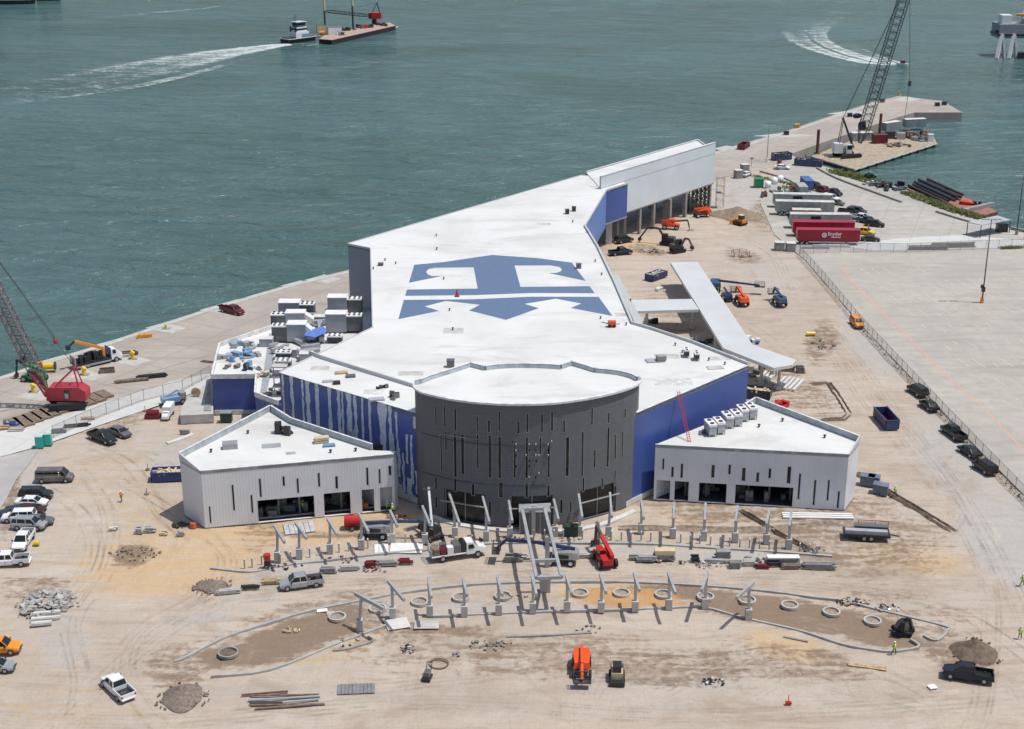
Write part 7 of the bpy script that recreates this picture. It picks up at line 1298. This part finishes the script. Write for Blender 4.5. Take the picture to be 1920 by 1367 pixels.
# tug with barge
def hullring(L, W, sheer=.0, n=10):
    pts = []
    for k in range(n + 1):
        f = k / n; x = -L / 2 + L * f; y = W / 2 * (1 if f < .6 else math.sqrt(max(0, 1 - ((f - .6) / .4) ** 2)) * .98 + .02); y *= min(1, .85 + f * 1.5); pts.append((x, y))
    return pts
def boat(name, lab, loc, rz, L, W, hh, hm, dm):
    t = thing(name, lab, 'boat', loc, rz); pr = hullring(L, W); P = [(x, -y) for x, y in pr] + [(x, y) for x, y in reversed(pr)]
    MB().loft([[(x * .96, y * .9, -.4) for x, y in P], [(x, y, hh) for x, y in P]]).build('hull', hm, t); MB().prism([(x * .97, y * .93) for x, y in P], hh, hh + .06).build('deck', dm, t)
    mb = MB(); Q = P
    for a, b in zip(Q, Q[1:] + Q[:1]): mb.bar((*a, hh + .15), (*b, hh + .15), .15, .3)
    mb.build('bulwark', dm if L < 10 else WHT, t); return t
c, a = place((527, 82), (598, 73), WZ); tb = boat('tugboat', 'blue and white tugboat with tall wheelhouse pushing a barge', tuple(c), a, 19.5, 7, 1.7, CHAR, MAR); tb.scale = (1.08, 1.2, 1.2)
MB().box(-4.5, 3.6, -2.3, 2.3, 1.76, 4.2).build('deckhouse', WHT, tb); MB().box(-1.0, 3.66, -2.36, -2.3, 1.9, 3.3).build('blue_panel', LBLU, tb); MB().box(-3.5, 2.6, -2., 2., 4.2, 6.2).build('upper_house', WHT, tb); MB().box(-3.6, 2.66, -2.06, 2.06, 5.0, 5.7).build('windows', GLS, tb); wh = MB().box(-2.8, 2., -1.7, 1.7, 6.2, 8.2); wh.build('wheelhouse', mk('wheelhouse_blue', (.08, .14, .2), .4), tb); MB().box(-2.86, 2.06, -1.76, 1.76, 7.0, 7.9).build('wheelhouse_windows', GLS, tb); MB().box(-3.3, 2.6, -2.1, 2.1, 8.2, 8.4).build('wheelhouse_roof', mk('roof_aqua', (.5, .65, .66), .5), tb)
MB().cyl((-2.6, 0, 8.4), (-2.6, 0, 11.5), .12, 6).bar((-2.6, -.9, 10.2), (-2.6, .9, 10.2), .1).build('mast', CHAR, tb); 
for y in (-1.6, 1.6): MB().cyl((-4.2, y, 4.2), (-4.2, y, 6.6), .35, 8).build('funnel', CHAR, tb)
MB().box(-9, -5, -2.6, 2.6, 1.76, 2.3).build('winch_deck', CHAR, tb); 
ZT = WZ + 2.4; wt, WP = barge([(598, 73), (622, 75), (742, 48), (730, 42), (612, 64)], ZT, 'work_barge', 'long work barge pushed by the tug, carrying a red crane', BLK, mk('work_deck', (.42, .3, .24), .9), 0)
gbox('deck_house', 'white deck house with yellow doors on the pushed barge', 'cabin', 627, 64, 7, 5, 3.8, WHT, ZT, .3, GRY); gbox('deck_house', 'tan deck cabin with orange drum at the stern of the pushed barge', 'cabin', 602, 62, 4.5, 4, 4.2, CREAM, ZT, .3, BRN); solo(MB().cyl((-1.3, 0, 1.2), (1.3, 0, 1.2), 1.1, 10), 'cable_drum', AMB, 'amber cable drum between the deck cabins', 'drum', tuple(G(604, 66, ZT))); gbox('yellow_locker', 'yellow locker in front of the white deck house', 'locker', 634, 64, 2.2, 1, 2., YEL, ZT, .3)
for x, y, yt, l in ((610, 62, -30, 'tall spud mast of the pushed barge, left'), (662, 50, -32, 'tall spud mast of the pushed barge, right')):
    g = G(x, y, ZT); h = zat(g, yt) - ZT; hm = zat(g, 20 if x < 640 else 11) - ZT; tt = thing('spud_mast', l, 'mast', tuple(g), 0, 'spud masts of the pushed barge'); MB().cyl((0, 0, -3), (0, 0, hm), .5, 8).build('lower_section', DST, tt); MB().cyl((0, 0, hm), (0, 0, h), .65, 8).build('upper_section', CREAM, tt)
g = G(702, 45, ZT); t = thing('deck_crane', 'red deck crane with boom lowered along the pushed barge', 'crane', tuple(g)); MB().cyl((0, 0, 0), (0, 0, 3), 1.4, 10).build('pedestal', CHAR, t); MB().box(-3, 4, -2, 2, 3, 6.2).build('house', RED, t); MB().box(-2.8, -1.2, -2.1, -.8, 3.2, 6).build('cab', GLS, t); mb = MB(); [mb.bar((-1 + k, s * 1.2, 6.2), (1.8, s * .7, 11.5), .25) for s in (-1, 1) for k in (0, 4)]; mb.build('gantry', CHAR, t); lattice((-2.6, 0, 4.4), (-27, 0, 7.), 1.5, .6, 18, .2, .12).build('boom', DST, t); cable(t, [(1.8, 0, 11.5), (-9, 0, 9)], .08)
heap(683, 52, ZT, 16, 4.2, [RED, DST, GRY, CHAR], 'deck_machinery', 'red and dark machines amid the pushed barge deck', 'machinery', 2.2, 1.5); heap(652, 57, ZT, 14, 3.6, [DST, CHAR], 'deck_machinery', 'dark winches beside the white deck house', 'machinery', 2., 1.2)
c, a = place((1684, 121), (1701, 125), WZ); sbt = boat('speedboat', 'small white speedboat leaving a curved wake', tuple(c), a, 7.5, 2.6, .9, WHT, WHT); MB().box(-1, .8, -.8, .8, .9, 2.3).build('console', CHAR, sbt); MB().box(-1.1, .9, -.9, .9, 2.3, 2.4).build('canopy', RED, sbt)
# offshore platform vessel at right edge
g = G(1888, 108, WZ); t = thing('offshore_platform', 'grey and white offshore support platform cut by the right edge', 'platform', tuple(g)); PG = mk('platform_grey', (.3, .31, .33), .6)
for x in (-4.5, 1.2, 9.): MB().bar((x - 1.3, -3, 0), (x + 1.0, 0, 11), 1.5, 1.6).build('leg', WHT, t); MB().bar((x + 2.2, -3, 0), (x + 1.2, 0, 11), 1.1, 1.2).build('leg', PG, t)
MB().box(-5, 22, 0, 12, 9, 15.5).build('hull_block', PG, t); MB().box(-5.5, 22, -.6, 12.4, 10.2, 11).build('walkway', CHAR, t); MB().box(-3.6, 1.2, 2, 8, 15.5, 19.5).build('cabin', WHT, t); MB().box(3, 22, 1, 3, 19.2, 20.2).build('crane_beam', AMB, t); MB().bar((4.5, 3, 15.5), (14, 3, 38), 1.1).bar((7.5, 3, 15.5), (16, 3, 38), .7).build('derrick_leg', WHT, t); MB().box(6, 22, 3, 9, 15.5, 18).build('machinery', STEEL, t); MB().box(-6.5, -4, 1, 3, 11.5, 12.6).build('platform_step', CHAR, t); MB().box(4, 22, -4, 0, -.4, 3).build('pontoon', CHAR, t)
for x, y, L, l in ((10, 7, 30, 'dark vessel hull cut by the top left corner'), (92, 1, 12, 'small dark boat at the top edge')):
    tt = boat('dark_vessel', l, tuple(G(x, y, WZ)), 0., L * 1.3, 9 if L > 20 else 4, 2.6, CHAR, mk('vessel_deck', (.08, .03, .03), .8)); MB().box(-L * .4, -L * .1, -2, 2, 2.6, 7).build('deckhouse', MAR, tt)

for x, y, rx, mt, lab in ((342,1307,3.4,GRAV,'loose gravel spilled around the lower left mound'),(398,1099,2.7,GRAV,'loose gravel spilled around the small mound'),(1828,1222,3.6,SOILD,'clods spilled around the brown earth mound'),(1385,404,6.5,MATS['brown_sand'],'clods at the foot of the big sand pile'),(90,1134,4.4,CONCD,'small fragments around the rubble heap')):
    scrap(x, y, 60, rx, rx * .95, .28, [mt], 'spill_scatter', lab, 'debris', .3, .02)
heap(715, 47, ZT, 8, 2.6, [MAR, DST], 'deck_machinery', 'dark red winches at the bow of the pushed barge', 'machinery', 1.6, 1.3)

for x, y, n, r_, m, lab in ((1340, 676, 12, 2.6, [CHAR, GRY, STEEL], 'dark equipment in the shade under the canopy'), (1318, 640, 8, 2., [CHAR, STEEL], 'ducts and boxes under the canopy near the link roof'), (1425, 700, 12, 2.6, [CONC, BRN, GRY], 'pallets and blocks under the canopy tip'), (1395, 640, 6, 1.6, [WHT, STEEL], 'white wrapped boxes beyond the canopy'), (1415, 640, 5, 1.6, [BLU, WHT, CHAR], 'blue and white cart at the right side of the canopy'), (1225, 604, 5, 1., [CHAR], 'dark machine in the shade left of the link roof'), (1450, 762, 7, 2.2, [RED, paint((.6, .05, .03), 'bright_red'), GRY], 'bright red lift parts behind the right wing'), (1240, 545, 3, 1.4, [CONC, CONCL], 'pale slabs near the canopy shade')):
    heap(x, y, 0, n, r_, m, 'site_materials', lab, 'materials', 1.3, .9)
for x, y, n, r_, m, lab in ((640, 66, 8, 2., [WHT, GRY, CHAR], 'small gear on the pushed barge beside the yellow locker'), (720, 49, 6, 1.6, [RUST, CHAR], 'rusty gear near the red deck crane')):
    heap(x, y, ZT, n, r_, m, 'deck_machinery', lab, 'machinery', 1.8, 1.1)
